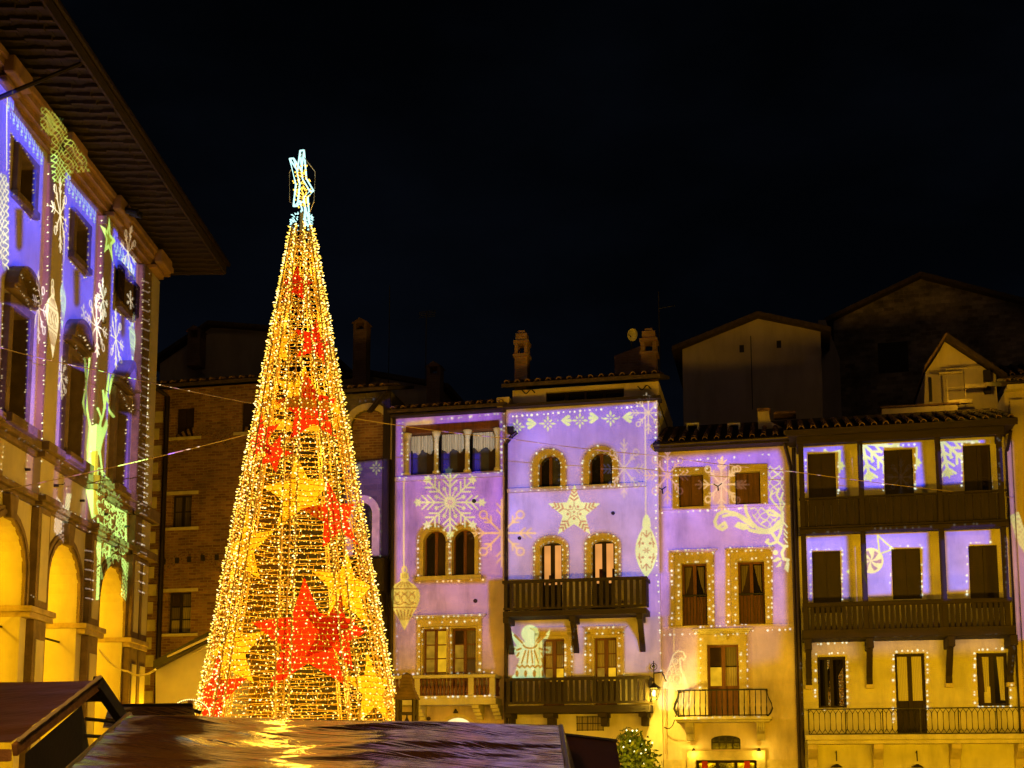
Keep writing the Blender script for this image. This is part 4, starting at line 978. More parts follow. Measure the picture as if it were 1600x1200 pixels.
# ================================================================== palazzo on the left
def palazzo():
    fr = PF
    root = house_root('arcaded_palazzo', fr, 'tall arcaded palazzo with deep timber eaves and glowing yellow arches', 'palace')
    SL, SR, ZT = -4.0, 19.05, 17.85
    cen = [5.85, 9.3, 12.85, 16.45]                # bay centres
    arches = []; holes = []
    for c in [-1.2, 2.35] + cen:
        holes.append((c - 1.08, c + 1.08, 0, 7.6, 1.15, .95))
    for c in cen:
        holes.append((c - .42, c + .42, 15.35, 16.35, 0, .3)); holes.append((c - .47, c + .47, 9.9, 12.55, 0, .35))
    mb = MB(); wall(mb, SL, SR, -.3, ZT, holes, 9.0, sides=False)
    mb.quad((SR, 0, -.3), (SR, 9, -.3), (SR, 9, ZT), (SR, 0, ZT)); mb.quad((SL, 0, -.3), (SL, 9, -.3), (SL, 9, ZT), (SL, 0, ZT)); mb.quad((SL, 9, -.3), (SR, 9, -.3), (SR, 9, ZT), (SL, 9, ZT))
    part('wall', mb, M['plaster_p'], root)
    # loggia behind the arches
    lg = MB(); lg.box(SL + .1, SR - .1, 5.2, 5.3, 0, 8.6); lg.box(SL + .1, SR - .1, .96, 5.2, 8.6, 8.7)
    for c in [-1.2, 2.35] + cen:                     # ribs of the vault and pier backs
        for e in (-1.775, 1.775):
            lg.box(c + e - .25, c + e + .25, 4.7, 5.18, 0, 6.2)
    lg.box(SR - .12, SR - .05, 1.0, 5.2, 0, 8.6)
    loggia = part('loggia', lg, M['loggia'], root)
    pm = MB()
    for e in (-.60, .60): pm.box(e - .10, e + .10, -.10, .955, 5.32, 5.62) if False else None
    imp = MB(); imp.box(-.70, .70, -.24, .99, 5.38, 5.52); imp.box(-.75, .75, -.29, 1.03, 5.52, 5.66); impm = imp.mesh('impost', M['impost'], bevel=.01)
    for c in [.6, 4.1, 7.575, 11.075, 14.65]:
        inst('impost', impm, root, (c, 0, 0))
    im2 = MB(); im2.box(17.55, 19.09, -.24, .99, 5.38, 5.52); im2.box(17.5, 19.12, -.29, 1.03, 5.52, 5.66); part('impost', im2, M['impost'], root, bevel=.01)
    # archivolts, keystones
    for c in cen:
        a = MB(); band(a, c - 1.08, c + 1.08, 5.67, 6.45, 1.15, .26, -.07, .02); band(a, c - 1.14, c + 1.14, 5.67, 6.45, 1.21, .10, -.11, -.03)
        part('archivolt', a, M['stone_p'], root)
        k = MB(); k.prism([(c - .14, 7.55), (c + .14, 7.55), (c + .24, 8.12), (c - .24, 8.12)], 'y', -.2, -.004); part('keystone', k, M['stone_p'], root, bevel=.015)
    # ground floor pilasters
    for c in [.6, 4.1, 7.575, 11.075, 14.65]:
        p = MB(); p.box(c - .36, c + .36, -.2, .004, -.2, 5.37); p.box(c - .36, c + .36, -.2, .004, 5.68, 8.16); part('pilaster', p, M['stone_p'], root, bevel=.012)
        for za, zb in ((.6, 4.9), (5.85, 8.0)): q = MB(); q.box(c - .24, c + .24, -.23, -.196, za, zb); part('pilaster_panel', q, M['plaster_p'], root, bevel=.012)
        u = MB(); u.box(c - .40, c + .40, -.2, .004, 9.76, 16.95); u.box(c - .46, c + .46, -.25, .004, 16.96, 17.2); part('pilaster', u, M['plaster_p'], root)
        d = MB(); d.box(c - .42, c + .42, -.2, .004, 8.43, 9.36); part('pilaster_base', d, M['plaster_p'], root)
    p = MB(); p.box(17.62, 18.28, -.22, .004, -.2, 5.37); p.box(17.62, 18.28, -.22, .004, 5.68, 8.16); p.box(18.36, 19.07, -.22, .5, -.2, 5.37); p.box(18.36, 19.07, -.22, .5, 5.68, 8.16); part('pilaster', p, M['stone_p'], root, bevel=.012)
    for x0, x1 in ((17.74, 18.16), (18.48, 18.95)):
        for za, zb in ((.6, 4.9), (5.85, 8.0)): q = MB(); q.box(x0, x1, -.25, -.216, za, zb); part('pilaster_panel', q, M['plaster_p'], root, bevel=.012)
    p = MB(); p.box(17.62, 18.28, -.22, .004, 9.76, 17.2); p.box(17.66, 18.24, -.22, .004, 8.43, 9.36); part('pilaster', p, M['stone_p'], root)
    p = MB(); p.box(18.36, 19.07, -.22, .5, 9.76, 17.2); p.box(18.4, 19.06, -.22, .5, 8.43, 9.36); part('pilaster', p, M['plaster_p'], root)
    # string courses breaking forward over the pilasters
    def course(z, h, out, nm):
        b = MB(); b.box(SL, SR + .08, -out * .5, .02, z, z + h * .4); b.box(SL, SR + .14, -out, .02, z + h * .4, z + h)
        for c in [.6, 4.1, 7.575, 11.075, 14.65]:
            b.box(c - .46, c + .46, -out * .5 - .2, -out * .4, z + .003, z + h * .4 - .003); b.box(c - .52, c + .52, -out - .2, -out * .8, z + h * .4 + .003, z + h - .003)
        b.box(17.56, SR + .22, -out - .2, -out * .8, z + .003, z + h - .003)
        part(nm, b, M['stone_p'], root, bevel=.012)
    course(8.17, .25, .22, 'string_course'); course(9.37, .38, .24, 'string_course')
    b = MB()
    for k, (o, z) in enumerate(((.12, 17.22), (.26, 17.36), (.42, 17.52), (.5, 17.68))): b.box(SL, SR + o, -o, .02, z, z + .15)
    part('cornice', b, M['cornice_p'], root)
    for c in [.6, 4.1, 7.575, 11.075, 14.65, 18.4]:
        k = MB(); k.box(c - .5, c + .5, -.66, -.40, 17.38, 17.80); k.box(c - .4, c + .4, -.45, -.1, 17.22, 17.37); part('cornice_block', k, M['cornice_p'], root, bevel=.03)
    # windows
    for i, c in enumerate(cen):
        s = MB(); band(s, c - .416, c + .416, 15.335, 16.346, 0, .2, -.13, .25); s.box(c - .66, c + .66, -.18, .02, 15.16, 15.33); part('window_surround', s, M['stone_p'], root, bevel=.01)
        w = window(root, (c - .42, c + .42, 15.35, 16.35), .26, 2, 2, ('glass',), 'wood', .05)
        if i == 3:
            for sg in (-1, 1):
                h = MB(); a = c + sg * .46; h.box(min(a, a + sg * .42), max(a, a + sg * .42), -.19, -.14, 15.36, 16.34)
                for q in range(9): h.box(min(a + sg * .04, a + sg * .38), max(a + sg * .04, a + sg * .38), -.205, -.19, 15.42 + q * .1, 15.48 + q * .1)
                part('open_shutter', h, M['shutter'], w)
        s = MB(); band(s, c - .466, c + .466, 9.905, 12.546, 0, .22, -.16, .29); part('window_surround', s, M['stone_p'], root, bevel=.012)
        window(root, (c - .47, c + .47, 9.9, 12.55), .30, 2, 3, ('glass',), 'wood', .06)
        h = MB(); h.box(c - .70, c + .70, -.24, .02, 12.88, 12.998)
        if i < 3: band(h, c - .55, c + .55, 13.0, 13.02, .48, .15, -.32, .02); h.prism([(c - .55, 13.0)] + arc(c - .55, c + .55, 13.02, .48, 10)[1:-1] + [(c + .55, 13.0)], 'y', -.03, .02)
        else:
            h.prism([(c - .78, 13.0), (c - .1, 13.72), (c + .1, 13.72), (c + .78, 13.0), (c + .52, 13.0), (c, 13.48), (c - .52, 13.0)], 'y', -.42, .02); h.prism([(c - .52, 13.0), (c, 13.48), (c + .52, 13.0)], 'y', -.03, .02)
        part('pediment', h, M['stone_p'], root, bevel=.012)
        sl = MB(); sl.box(c - .82, c + .82, -.40, -.20, 9.66, 9.88); part('sill', sl, M['stone_p'], root, bevel=.012)
        # studded panels below the sill
        for e in (-.9, .9):
            t = MB(); t.tube([(c + e, -.02, 8.95), (c + e, -.14, 8.95)], .035, 8); part('anchor_stud', t, M['iron'], root)
    # the great eave
    e0, e1, ov = SL, 20.45, -1.9
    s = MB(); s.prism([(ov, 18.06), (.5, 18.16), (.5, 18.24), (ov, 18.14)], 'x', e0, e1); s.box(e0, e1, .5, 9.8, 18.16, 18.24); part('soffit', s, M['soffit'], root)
    f = MB(); f.box(e0, e1 + .02, ov - .06, ov - .002, 18.0, 18.3); f.box(e1, e1 + .06, ov - .002, 9.8, 18.0, 18.3); part('fascia', f, M['rafter'], root)
    gt = MB(); gt.tube([(e0, ov - .12, 18.33), (e1 + .05, ov - .12, 18.33)], .08, 8); part('gutter', gt, M['pipe'], root)
    n = 62; rms = []
    for q in range(5):                               # crooked rafters: no two runs line up
        rb = MB(); y_ = .3; j_ = 0
        for k in range(7):
            y2 = y_ - 2.19 / 7; j2 = random.uniform(-.05, .05); w_ = random.uniform(.04, .06); t_ = random.uniform(.07, .12)
            z_ = 18.15 - (.3 - y_) * .0417; zz_ = 18.15 - (.3 - y2) * .0417
            vs = [(j2 + a_ * w_, yy_ + (.001 if yy_ == y2 else -.001), zq - c_) for yy_, zq in ((y_, z_), (y2, zz_)) for a_, c_ in ((-1, .005), (1, .005), (1, t_), (-1, t_))]
            rb.add(vs, [(0, 1, 2, 3), (4, 5, 6, 7), (0, 1, 5, 4), (1, 2, 6, 5), (2, 3, 7, 6), (3, 0, 4, 7)]); y_ = y2
        rms.append(rb.mesh('rafter', M['rafter']))
    for i in range(n):
        inst('rafter', random.choice(rms), root, (e0 + .2 + (e1 - e0 - .3) * i / (n - 1) + random.uniform(-.03, .03), 0, random.uniform(-.012, .004)), (0, 0, random.uniform(-.02, .02)))
    for i in range(6):
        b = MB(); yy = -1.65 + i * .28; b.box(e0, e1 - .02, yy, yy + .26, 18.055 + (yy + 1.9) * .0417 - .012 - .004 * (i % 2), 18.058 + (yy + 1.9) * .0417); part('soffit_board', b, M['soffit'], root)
    rf = MB(); rf.prism([(ov - .05, 18.32), (9.9, 21.6), (9.9, 21.7), (ov - .05, 18.42)], 'x', e0, e1 + .1); part('roof', rf, M['tile_dark'], root)
    # rod bracing the gutter, wall hooks
    r = MB(); a = fr.uv(-10, 156, .35); q = fr.uv(126, 108, 1.85); r.tube([(a[0], -.35, a[1]), (q[0], -1.85, 18.0)], .05, 6); part('tie_rod', r, M['pipe'], root)
    for px, py in ((160, 505), (150, 885), (95, 757)):
        s_, z_ = fr.uv(px, py, .2); h = MB(); h.tube([(s_, 0, z_), (s_, -.28, z_), (s_, -.30, z_ + .05)], .012, 5); part('wall_hook', h, M['iron'], root)
    for c in cen[:3]:
        t = MB(); t.tube([(c - 1.1, .45, 5.15), (c + 1.1, .45, 5.15)], .03, 6); part('tie_bar', t, M['iron'], root)
    # lamps of the loggia
    for c in [2.35] + cen:
        x, y = fr.xy(c - .1, 2.9); point('loggia_lamp', (x, y, 7.2), 560, (1, .53, .004), .2)
        x, y = fr.xy(c, 3.2); point('loggia_lamp', (x, y, 3.0), 350, (1, .53, .004), .2)
palazzo()
s_, z_ = PF.uv(204, 402, .8); x, y = PF.xy(s_, -.75)
t = thing('cornice_spotlight', 'small black twin spotlight clamped under the palazzo eave', 'spotlight', (x, y, 17.5), PF.ang)
for k in (-.16, .16):
    b = MB(); b.tube([(k, -.22, -.05 + k * .2), (k, .1, .03 + k * .2)], .085, 10); b.tube([(k, -.27, -.06 + k * .2), (k, -.22, -.05 + k * .2)], .10, 10); part('lamp_head', b, M['iron'], t)
b = MB(); b.tube([(-.2, .1, .05), (.2, .1, .05)], .03, 6); b.tube([(0, .1, .05), (0, .1, .3)], .03, 6); part('bracket', b, M['iron'], t)

# ================================================================== house row
def shell(root, fr, s1, ztop, holes, depth, m, s0=0):
    mb = MB(); wall(mb, s0, s1, -.3, ztop, holes, depth); return part('wall', mb, M[m], root)

# ---- brick house at the far left
def brick_house():
    fr = HF.sub(HF.uv(236, 700, -.9)[0], 0.9)
    root = house_root('brick_house', fr, 'brown brick house with small dark windows between the palazzo and the tree')
    s1 = fr.uv(430, 700)[0]; zt = fr.uv(330, 604)[1]
    W = [(275, 637, 303, 683), (377, 628, 400, 675), (268, 773, 299, 824), (262, 925, 298, 990)]
    rs = [fr.R(*w) for w in W]
    shell(root, fr, s1 + 1.2, zt, [r + (0, .3) for r in rs], 6, 'brick')
    window(root, rs[0], .16, 2, 1, ('glass',), 'wood', shut='shutter'); window(root, rs[1], .16, 2, 1, ('glass',), 'wood', shut='shutter')
    window(root, rs[2], .16, 2, 2, ('curtain_dim',), 'wood'); window(root, rs[3], .16, 2, 3, ('curtain', 'curtain', 'curtain_dim', 'curtain', 'glass_b', 'curtain_dim'), 'wood')
    for r in rs:
        b = MB(); b.box(r[0] - .25, r[1] + .3, -.07, .03, r[2] - .1, r[2] - .002); part('sill', b, M['stone'], root)
    for r in rs[2:]:
        b = MB(); b.box(r[0] - .2, r[1] + .25, -.035, .03, r[3] + .002, r[3] + .12); part('lintel', b, M['stone'], root)
    # relieving arches of brick on edge
    for (cx, cyy, rx, n, a0, a1) in ((313, 705, 1.0, 15, .35, 2.6), (372, 702, .9, 13, .4, 2.6), (300, 905, 1.15, 19, .15, 3.0)):
        c = fr.uv(cx, cyy)
        vb = MB(); vb.box(-.045, .045, -.03, .02, 0, .34); vm = vb.mesh('brick', M['brick'])
        for k in range(n):
            a = a0 + (a1 - a0) * k / (n - 1); inst('brick', vm, root, (c[0] + rx * math.cos(a), random.uniform(-.01, .01), c[1] + rx * math.sin(a) * .75 - .2), (0, PI / 2 - a, 0))
    for px, py in ((256, 878), (277, 876), (296, 874), (317, 872), (339, 871)):
        s_, z_ = fr.uv(px, py); b = MB(); b.box(s_ - .07, s_ + .07, -.04, .02, z_ - .1, z_ + .1); part('putlog_stone', b, M['stall_dark'], root)
    q = MB()
    for k in range(22): 
        z = 1 + k * .62; b = MB(); b.box(.02, .42 if k % 2 else .3, -.03, .02, z, z + .4); part('quoin', b, M['stone'], root)
    p = MB(); s_ = fr.uv(258, 800)[0]; p.tube([(s_, -.12, 0), (s_, -.12, zt - .3), (s_ - .3, -.35, zt - .05)], .09, 8); part('downpipe', p, M['pipe'], root)
    tiled_roof(root, -.3, s1 + 1.3, -.5, zt + .05, .30, 10, .36, max_rows=6)
    return fr, zt
brick_house()
# ---- narrow grey house between tree and rose house
def arch_house():
    fr = HF.sub(HF.uv(450, 700, -.7)[0], BACK['F'])
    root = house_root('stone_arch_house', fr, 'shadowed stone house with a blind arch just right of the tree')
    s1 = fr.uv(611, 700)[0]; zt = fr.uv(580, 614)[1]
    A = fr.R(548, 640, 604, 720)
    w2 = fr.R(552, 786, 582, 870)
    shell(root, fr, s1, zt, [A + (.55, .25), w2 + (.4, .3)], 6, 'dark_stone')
    b = MB(); band(b, A[0], A[1], A[2], A[3] - .55, .55, .22, -.06, .03); part('arch_surround', b, M['stone'], root)
    b = MB(); b.box(A[0], A[1], .2, .24, A[2], A[3]); part('infill_boards', b, M['brick'], root)
    b = MB(); band(b, w2[0], w2[1], w2[2], w2[3] - .4, .4, .26, -.06, .03); part('arch_surround', b, M['stone'], root)
    window(root, w2, .2, 2, 3, ('glass',), 'wood')
    p = fr.R(548, 872, 606, 925, .6); b = MB(); b.box(p[0], p[1] - .1, -.75, -.002, p[2], p[3]); part('enclosed_balcony', b, M['wood'], root, bevel=.06)
    b = MB(); b.prism([(-.7, p[2] - .002), (-.05, p[2] - .002), (-.05, p[2] - .9)], 'x', p[1] - .35, p[1] - .2); part('bracket', b, M['wood'], root)
    b = MB(); b.box(s1 - .25, s1 - .01, -.12, .02, 4, zt); part('corner_post', b, M['wood'], root)
    b = MB(); b.prism([(s1 - .75, zt - .75), (s1 - .62, zt - .75), (s1 - .05, zt - .1), (s1 - .18, zt - .1)], 'y', -.4, -.2); part('brace', b, M['wood'], root)
    tiled_roof(root, -.1, s1 + .02, -.5, zt + .04, .30, 8, .36, max_rows=5)
arch_house()

# ---- rose house with loggia window (A)
def rose_house():
    fr = HF.sub(SA, BACK['A'])
    root = house_root('rose_house', fr, 'rose coloured house with curtained loggia window and stone balcony')
    s1 = SB - SA - .01; zt = fr.uv(700, 643)[1]
    lo = [fr.R(*r) for r in ((638, 680, 678, 741), (686, 676, 726, 739), (735, 671, 776, 736))]
    tw = [fr.R(662, 829, 697, 901), fr.R(707, 827, 742, 899)]; dr = [fr.R(661, 983, 698, 1075), fr.R(706, 981, 744, 1075)]
    z0 = min(r[2] for r in lo); z1 = max(r[3] for r in lo)
    lo = [(r[0], r[1], z0, z1) for r in lo]; a = sum(r[3] for r in tw) / 2; b_ = sum(r[2] for r in tw) / 2; tw = [(r[0], r[1], b_, a) for r in tw]
    a = sum(r[3] for r in dr) / 2; dr = [(r[0], r[1], dr[0][2], a) for r in dr]
    shell(root, fr, s1, zt, [(lo[0][0], lo[2][1], z0, z1, 0, .5)] + [r + ((r[1] - r[0]) / 2, .3) for r in tw] + [r + (0, .25) for r in dr], 6, 'plaster_a')
    b = MB(); b.box(lo[0][0] - .08, lo[2][1] + .08, -.05, .3, z1 - .005, z1 + .27); part('lintel_beam', b, M['wood_red'], root, bevel=.01)
    for i, (x0, x1) in enumerate(((lo[0][0] - .12, lo[0][0] + .06), (lo[0][1], lo[1][0]), (lo[1][1], lo[2][0]), (lo[2][1] - .06, lo[2][1] + .14))):
        c = (x0 + x1) / 2; b = MB(); b.lathe(c, -.02, [(.13, z0 + .002), (.13, z0 + .06), (.085, z0 + .12), (.075, z1 - .3), (.1, z1 - .28), (.08, z1 - .25), (.12, z1 - .12), (.16, z1 - .02), (.16, z1 - .006)], 10); part('column', b, M['stone_pale'], root, smooth=True)
    for i, r in enumerate(lo):
        f = MB(); y = .3
        f.box(r[0], r[0] + .06, y, y + .06, z0, z1); f.box(r[1] - .06, r[1], y, y + .06, z0, z1); f.box(r[0] + .06, r[1] - .06, y, y + .06, z0, z0 + .06); f.box(r[0] + .06, r[1] - .06, y, y + .06, z1 - .06, z1)
        w = part('window', f, M['wood'], root)
        m = (r[0] + r[1]) / 2 + .1
        p = MB(); p.box(r[0] + .06, m, y + .04, y + .055, z0 + .06, z1 - .06); part('pane', p, M['blind'], w)
        p = MB(); p.box(m, r[1] - .06, y + .04, y + .055, z0 + .06, z1 - .06); part('pane', p, M['glass_b'], w)
        # scalloped lace curtain
        cm = MB(); n = 36
        xs = [r[0] + .03 + (r[1] - r[0] - .06) * k / n for k in range(n + 1)]
        top = []; bot = []
        for k, x in enumerate(xs):
            yy = y - .05 + .022 * math.sin(k * 1.9); dr_ = .50 + .16 * abs(math.sin(PI * k / 18)) + .03 * math.sin(k * .7 + i)
            top.append((x, yy, z1 - .03)); bot.append((x, yy + .01 * math.sin(k * 1.1), z1 - dr_))
        cm.add(top + bot, [(k, k + 1, n + 2 + k, n + 1 + k) for k in range(n)]); part('lace_curtain', cm, M['curtain_w'], w)
    zc = fr.uv(700, 746)[1]; b = MB(); b.box(.02, s1 - .02, -.12, .02, zc - .07, zc + .07); part('string_course', b, M['stone_pale'], root, bevel=.01)
    b = MB()
    for r in tw: band(b, r[0], r[1], r[2], r[3] - (r[1] - r[0]) / 2, (r[1] - r[0]) / 2, .13, -.06, .03)
    part('arch_surround', b, M['stone'], root)
    b = MB(); b.box(tw[0][0] - .22, tw[1][1] + .25, -.16, .02, b_ - .14, b_ - .002); part('sill', b, M['stone'], root, bevel=.01)
    b = MB(); b.lathe((tw[0][1] + tw[1][0]) / 2, -.08, [(.08, b_ + .002), (.055, b_ + .1), (.05, b_ + .95), (.09, b_ + 1.02), (.1, b_ + 1.1)], 8); part('column', b, M['stone'], root, smooth=True)
    for r in tw: window(root, r, .2, 2, 1, ('glass', 'glass_b'), 'wood_red', .045)
    for i, r in enumerate(dr): window(root, r, .16, 2, 4, ('curtain', 'curtain', 'pane_glow_dim', 'pane_glow', 'pane_glow_dim', 'pane_glow', 'pane_glow_dim', 'pane_glow') if i == 0 else ('curtain', 'curtain', 'pane_glow_dim', 'glass_b', 'pane_glow_dim', 'curtain_dim', 'glass_b', 'curtain_dim'), 'wood_red', .06)  # glowing panes stand in for reflections of the lit square
    zt2 = dr[0][3]; b = MB()
    for r in dr: band(b, r[0], r[1], dr[0][2], zt2, 0, .05, -.07, .03)
    b.box(dr[0][0] - .2, dr[0][0] - .06, -.09, .03, dr[0][2], zt2 + .06); b.box(dr[1][1] + .06, dr[1][1] + .2, -.09, .03, dr[0][2], zt2 + .06); b.box(dr[0][0] - .2, dr[1][1] + .2, -.09, .03, zt2 + .062, zt2 + .30); part('door_surround', b, M['stone'], root, bevel=.008)
    b = MB(); cornice(b, dr[0][0] - .2, dr[1][1] + .2, zt2 + .302, .14, .2); part('door_cornice', b, M['stone_pale'], root, bevel=.008)
    # stone balcony
    off = .85; R = fr.R(648, 1054, 772, 1091, off); s0, s2, zf, zr = R
    b = MB(); b.box(s0 - 1.0, s2 + .05, -off - .06, -off + .14, zr - .11, zr); b.box(s2 - .12, s2 + .05, -off + .14, -.002, zr - .11, zr); b.box(s0 - .98, s2 + .02, -off, -off + .1, zf, zf + .09)
    bal = part('balcony', b, M['stone_pale'], root, bevel=.012)
    b = MB(); cornice(b, s0 - .95, s2, zf - .2, .2, .05); b.box(s0 - 1, s2 + .05, -off - .02, -.05, zf - .2, zf - .002); part('balcony_floor', b, M['stone_pale'], bal)
    piers = [fr.uv(x, 1072, off)[0] for x in (652, 736, 769)]
    for c in piers:
        b = MB(); b.box(c - .09, c + .09, -off - .02, -off + .12, zf + .092, zr - .112); part('pier', b, M['stone_pale'], bal, bevel=.01)
    bl = MB(); h = zr - zf - .21; bl.lathe(0, 0, [(.05, 0), (.05, .05), (.028, .09), (.055, .22), (.05, .3), (.024, h * .6), (.022, h * .8), (.045, h - .06), (.045, h)], 8); bm_ = bl.mesh('baluster', M['wood_red'], smooth=True)
    for lo_, hi_, n in ((piers[0], piers[1], 13), (piers[1], piers[2], 4), (piers[0] - .95, piers[0], 6)):
        for k in range(n): inst('baluster', bm_, bal, (lo_ + .12 + (hi_ - lo_ - .24) * k / (n - 1), -off + .05, zf + .09))
    for k in range(4): inst('baluster', bm_, bal, (s2 - .04, -off + .22 + k * .17, zf + .09))
    for px0, px1 in ((653, 662), (741, 752), (770, 782)):
        x0, x1 = fr.uv(px0, 1110, .4)[0], fr.uv(px1, 1110, .4)[0]; b = MB(); stepped_corbel(b, x0, x1, .75, zf - .65, zf - .203, 4); part('corbel', b, M['stone_pale'], root, bevel=.01)
    # lit fanlight and lamp over the street door
    c = fr.uv(716, 1130); hl = MB()
    hl.add([(c[0], -.015, c[1] - .6)] + [(p[0], -.015, p[1]) for p in arc(c[0] - .62, c[0] + .62, c[1] - .45, .62, 14)], [(0, i, i + 1) for i in range(1, 15)]); part('fanlight', hl, M['lit_arch'], root, normals=False)
    b = MB(); band(b, c[0] - .62, c[0] + .62, c[1] - .9, c[1] - .45, .62, .12, -.07, .02); part('door_arch', b, M['stone'], root)
    for px, py in ((715, 1112),):
        s_, z_ = fr.uv(px, py); b = MB(); b.tube([(s_, 0, z_), (s_, -.25, z_ + .02)], .02, 5); b.lathe(s_, -.25, [(.02, z_ + .08), (.09, z_ - .06)], 8); part('door_lamp', b, M['iron'], root)
    for px, py in ((670, 1123), (743, 939), (741, 783)):
        s_, z_ = fr.uv(px, py); b = MB(); b.tube([(s_, .01, z_), (s_, -.04, z_)], .07, 8); part('anchor_plate', b, M['pipe'], root)
    p = MB(); p.tube([(.03, -.1, 0), (.03, -.1, zt - .1)], .06, 8); part('downpipe', p, M['pipe'], root)
    tiled_roof(root, -.1, s1 + .05, -.45, zt + .05, .31, 9, .345, max_rows=6)
    b = MB(); b.box(-.05, s1, -.32, .02, zt - .14, zt - .075); part('eave_board', b, M['wood_h'], root)
rose_house()

# ---- tall lilac house (B)
def lilac_house():
    fr = HF.sub(SB, 0)
    root = house_root('lilac_house', fr, 'tallest plastered house with two dark timber balconies and lit upper doors')
    s1 = SC_ - SB; zt = fr.uv(910, 633)[1]
    up = [fr.R(842, 711, 876, 765), fr.R(921, 706, 957, 761)]; mid = [fr.R(845, 848, 879, 962), fr.R(925, 843, 961, 960)]; low = [fr.R(848, 999, 882, 1110), fr.R(929, 996, 964, 1108)]
    def same(L): a = sum(r[3] for r in L) / 2; b = sum(r[2] for r in L) / 2; return [(r[0], r[1], b, a) for r in L]
    up, mid, low = same(up), same(mid), same(low)
    H = [r + ((r[1] - r[0]) / 2, .3) for r in up] + [r + (.17, .3) for r in mid] + [r + (0, .26) for r in low]
    gr = fr.R(902, 1120, 943, 1141); H.append(gr + (0, .2))
    shell(root, fr, s1, zt, H, 7, 'plaster_b')
    for r in up:
        b = MB(); band(b, r[0], r[1], r[2], r[3] - (r[1] - r[0]) / 2, (r[1] - r[0]) / 2, .2, -.06, .03); part('arch_surround', b, M['stone'], root); window(root, r, .2, 2, 1, ('glass', 'blind'), 'wood_red', .05)
    for i, r in enumerate(mid):
        b = MB(); band(b, r[0], r[1], r[2], r[3] - .17, .17, .22, -.07, .03); part('arch_surround', b, M['stone'], root)
        w = window(root, r, .2, 2, 1, (None,), 'wood', .07, .13, lower=.95, name='balcony_door')
        y = .8; b = MB(); b.box(r[0] - .5, r[1] + .5, y, y + .02, r[2], r[3] + .2); part('lit_room', b, M['lit_room'], w)
        for k in range(2):
            b = MB(); q = r[0] + .12 + k * .42; b.box(q, q + .2, y - .03, y - .004, r[2] + 1.15 + .1 * i, r[2] + 1.42 + .15 * i); part('picture', b, M['wood_red'], w)
    s_ = MB(); cz = fr.uv(900, 762)[1]; s_.box(.04, fr.uv(1010, 757)[0], -.14, .02, cz - .08, cz + .05); part('string_course', s_, M['stone_pale'], root, bevel=.01)
    for i, r in enumerate(low):
        b = MB(); band(b, r[0], r[1], r[2], r[3], 0, .1, -.05, .03); b.box(r[0] - .24, r[0] - .101, -.07, .03, r[2], r[3] + .2); b.box(r[1] + .101, r[1] + .24, -.07, .03, r[2], r[3] + .2); b.box(r[0] - .24, r[1] + .24, -.07, .03, r[3] + .101, r[3] + .26); part('door_surround', b, M['stone'], root, bevel=.008)
        b = MB(); cornice(b, r[0] - .24, r[1] + .24, r[3] + .262, .1, .14); part('door_cornice', b, M['stone'], root)
        window(root, r, .18, 2, 3, ('pane_glow_dim', 'pane_glow', 'curtain', 'curtain', 'curtain', 'curtain') if i else ('pane_glow_dim', 'pane_glow', 'curtain', 'curtain', 'curtain', 'curtain_dim'), 'wood_red', .06, .12, lower=.85, name='balcony_door')
    # timber balconies
    off = 1.0; s0, s2, zf, zr = fr.R(787, 904, 1009, 953, off); z_r = zr
    bars_balcony(root, s0, s2, off, zf, zr, n=24, w=.11, side_n=5)
    for px, inn in ((792, 803), (895, 903), (1000, 1007)):
        x = fr.uv(px, 975, .8)[0]; b = MB(); b.box(x - .09, x + .09, -.98, -.002, zf - .34, zf - .165)
        b.prism([(-.86, zf - .343), (-.62, zf - .343), (-.04, zf - 1.1), (-.04, zf - 1.25), (-.16, zf - 1.25)], 'x', x - .08, x + .08); part('bracket', b, M['wood'], root, bevel=.01)
    s0, s2, zf, zr = fr.R(791, 1058, 1014, 1102, off)
    bal = bars_balcony(root, s0, s2, off, zf, zr, n=25, w=.11, side_n=5, floor=.22)
    for px0, px1 in ((848, 886), (929, 968)):
        x0, x1 = fr.uv(px0, 1080, off)[0], fr.uv(px1, 1080, off)[0]
        n = 5
        for k in range(n):
            b = MB(); b.box(x0 + (x1 - x0) * k / n + .005, x0 + (x1 - x0) * (k + 1) / n - .005, -off + .045, -off + .075, zf + .05, zr - .14); part('board', b, M['wood'], bal)
    for px0, px1 in ((793, 803), (853, 868), (937, 951), (1000, 1014)):
        x0, x1 = fr.uv(px0, 1120, .5)[0], fr.uv(px1, 1120, .5)[0]; b = MB(); b.box(x0, x1, -.95, -.002, zf - .36, zf - .223); b.box(x0 + .04, x1 - .04, -.55, -.002, zf - .62, zf - .363); part('corbel', b, M['wood'], root, bevel=.012)
    # grated window
    g_ = MB(); x0, x1, z0, z1 = gr
    for k in range(6): xx = x0 + (x1 - x0) * k / 5; g_.tube([(xx, -.04, z0 - .02), (xx, -.04, z1 + .02)], .012, 5)
    for k in range(3): zz = z0 + (z1 - z0) * k / 2; g_.tube([(x0 - .02, -.05, zz), (x1 + .02, -.05, zz)], .012, 5)
    w = part('grated_window', g_, M['iron'], root); b = MB(); b.box(x0, x1, .12, .15, z0, z1); part('pane', b, M['curtain'], w)
    # attic storey and roof
    az0, az1 = zt, fr.uv(915, 603, -.5)[1]
    b = MB(); b.box(-.05, s1 + .12, -.28, .3, zt + .002, zt + .1); part('cornice', b, M['wood_h'], root)
    a = MB(); wall(a, .1, s1, az0 + .1, az1, [fr.R(853, 609, 975, 629, -.5) + (0, .3)], 5); at_ = part('attic_wall', a, M['plaster_e'], root); at_.location = (0, .5, 0)
    hr = fr.R(853, 609, 975, 629, -.5); window(at_, hr, .15, 4, 1, ('glass',), 'wood', .04)
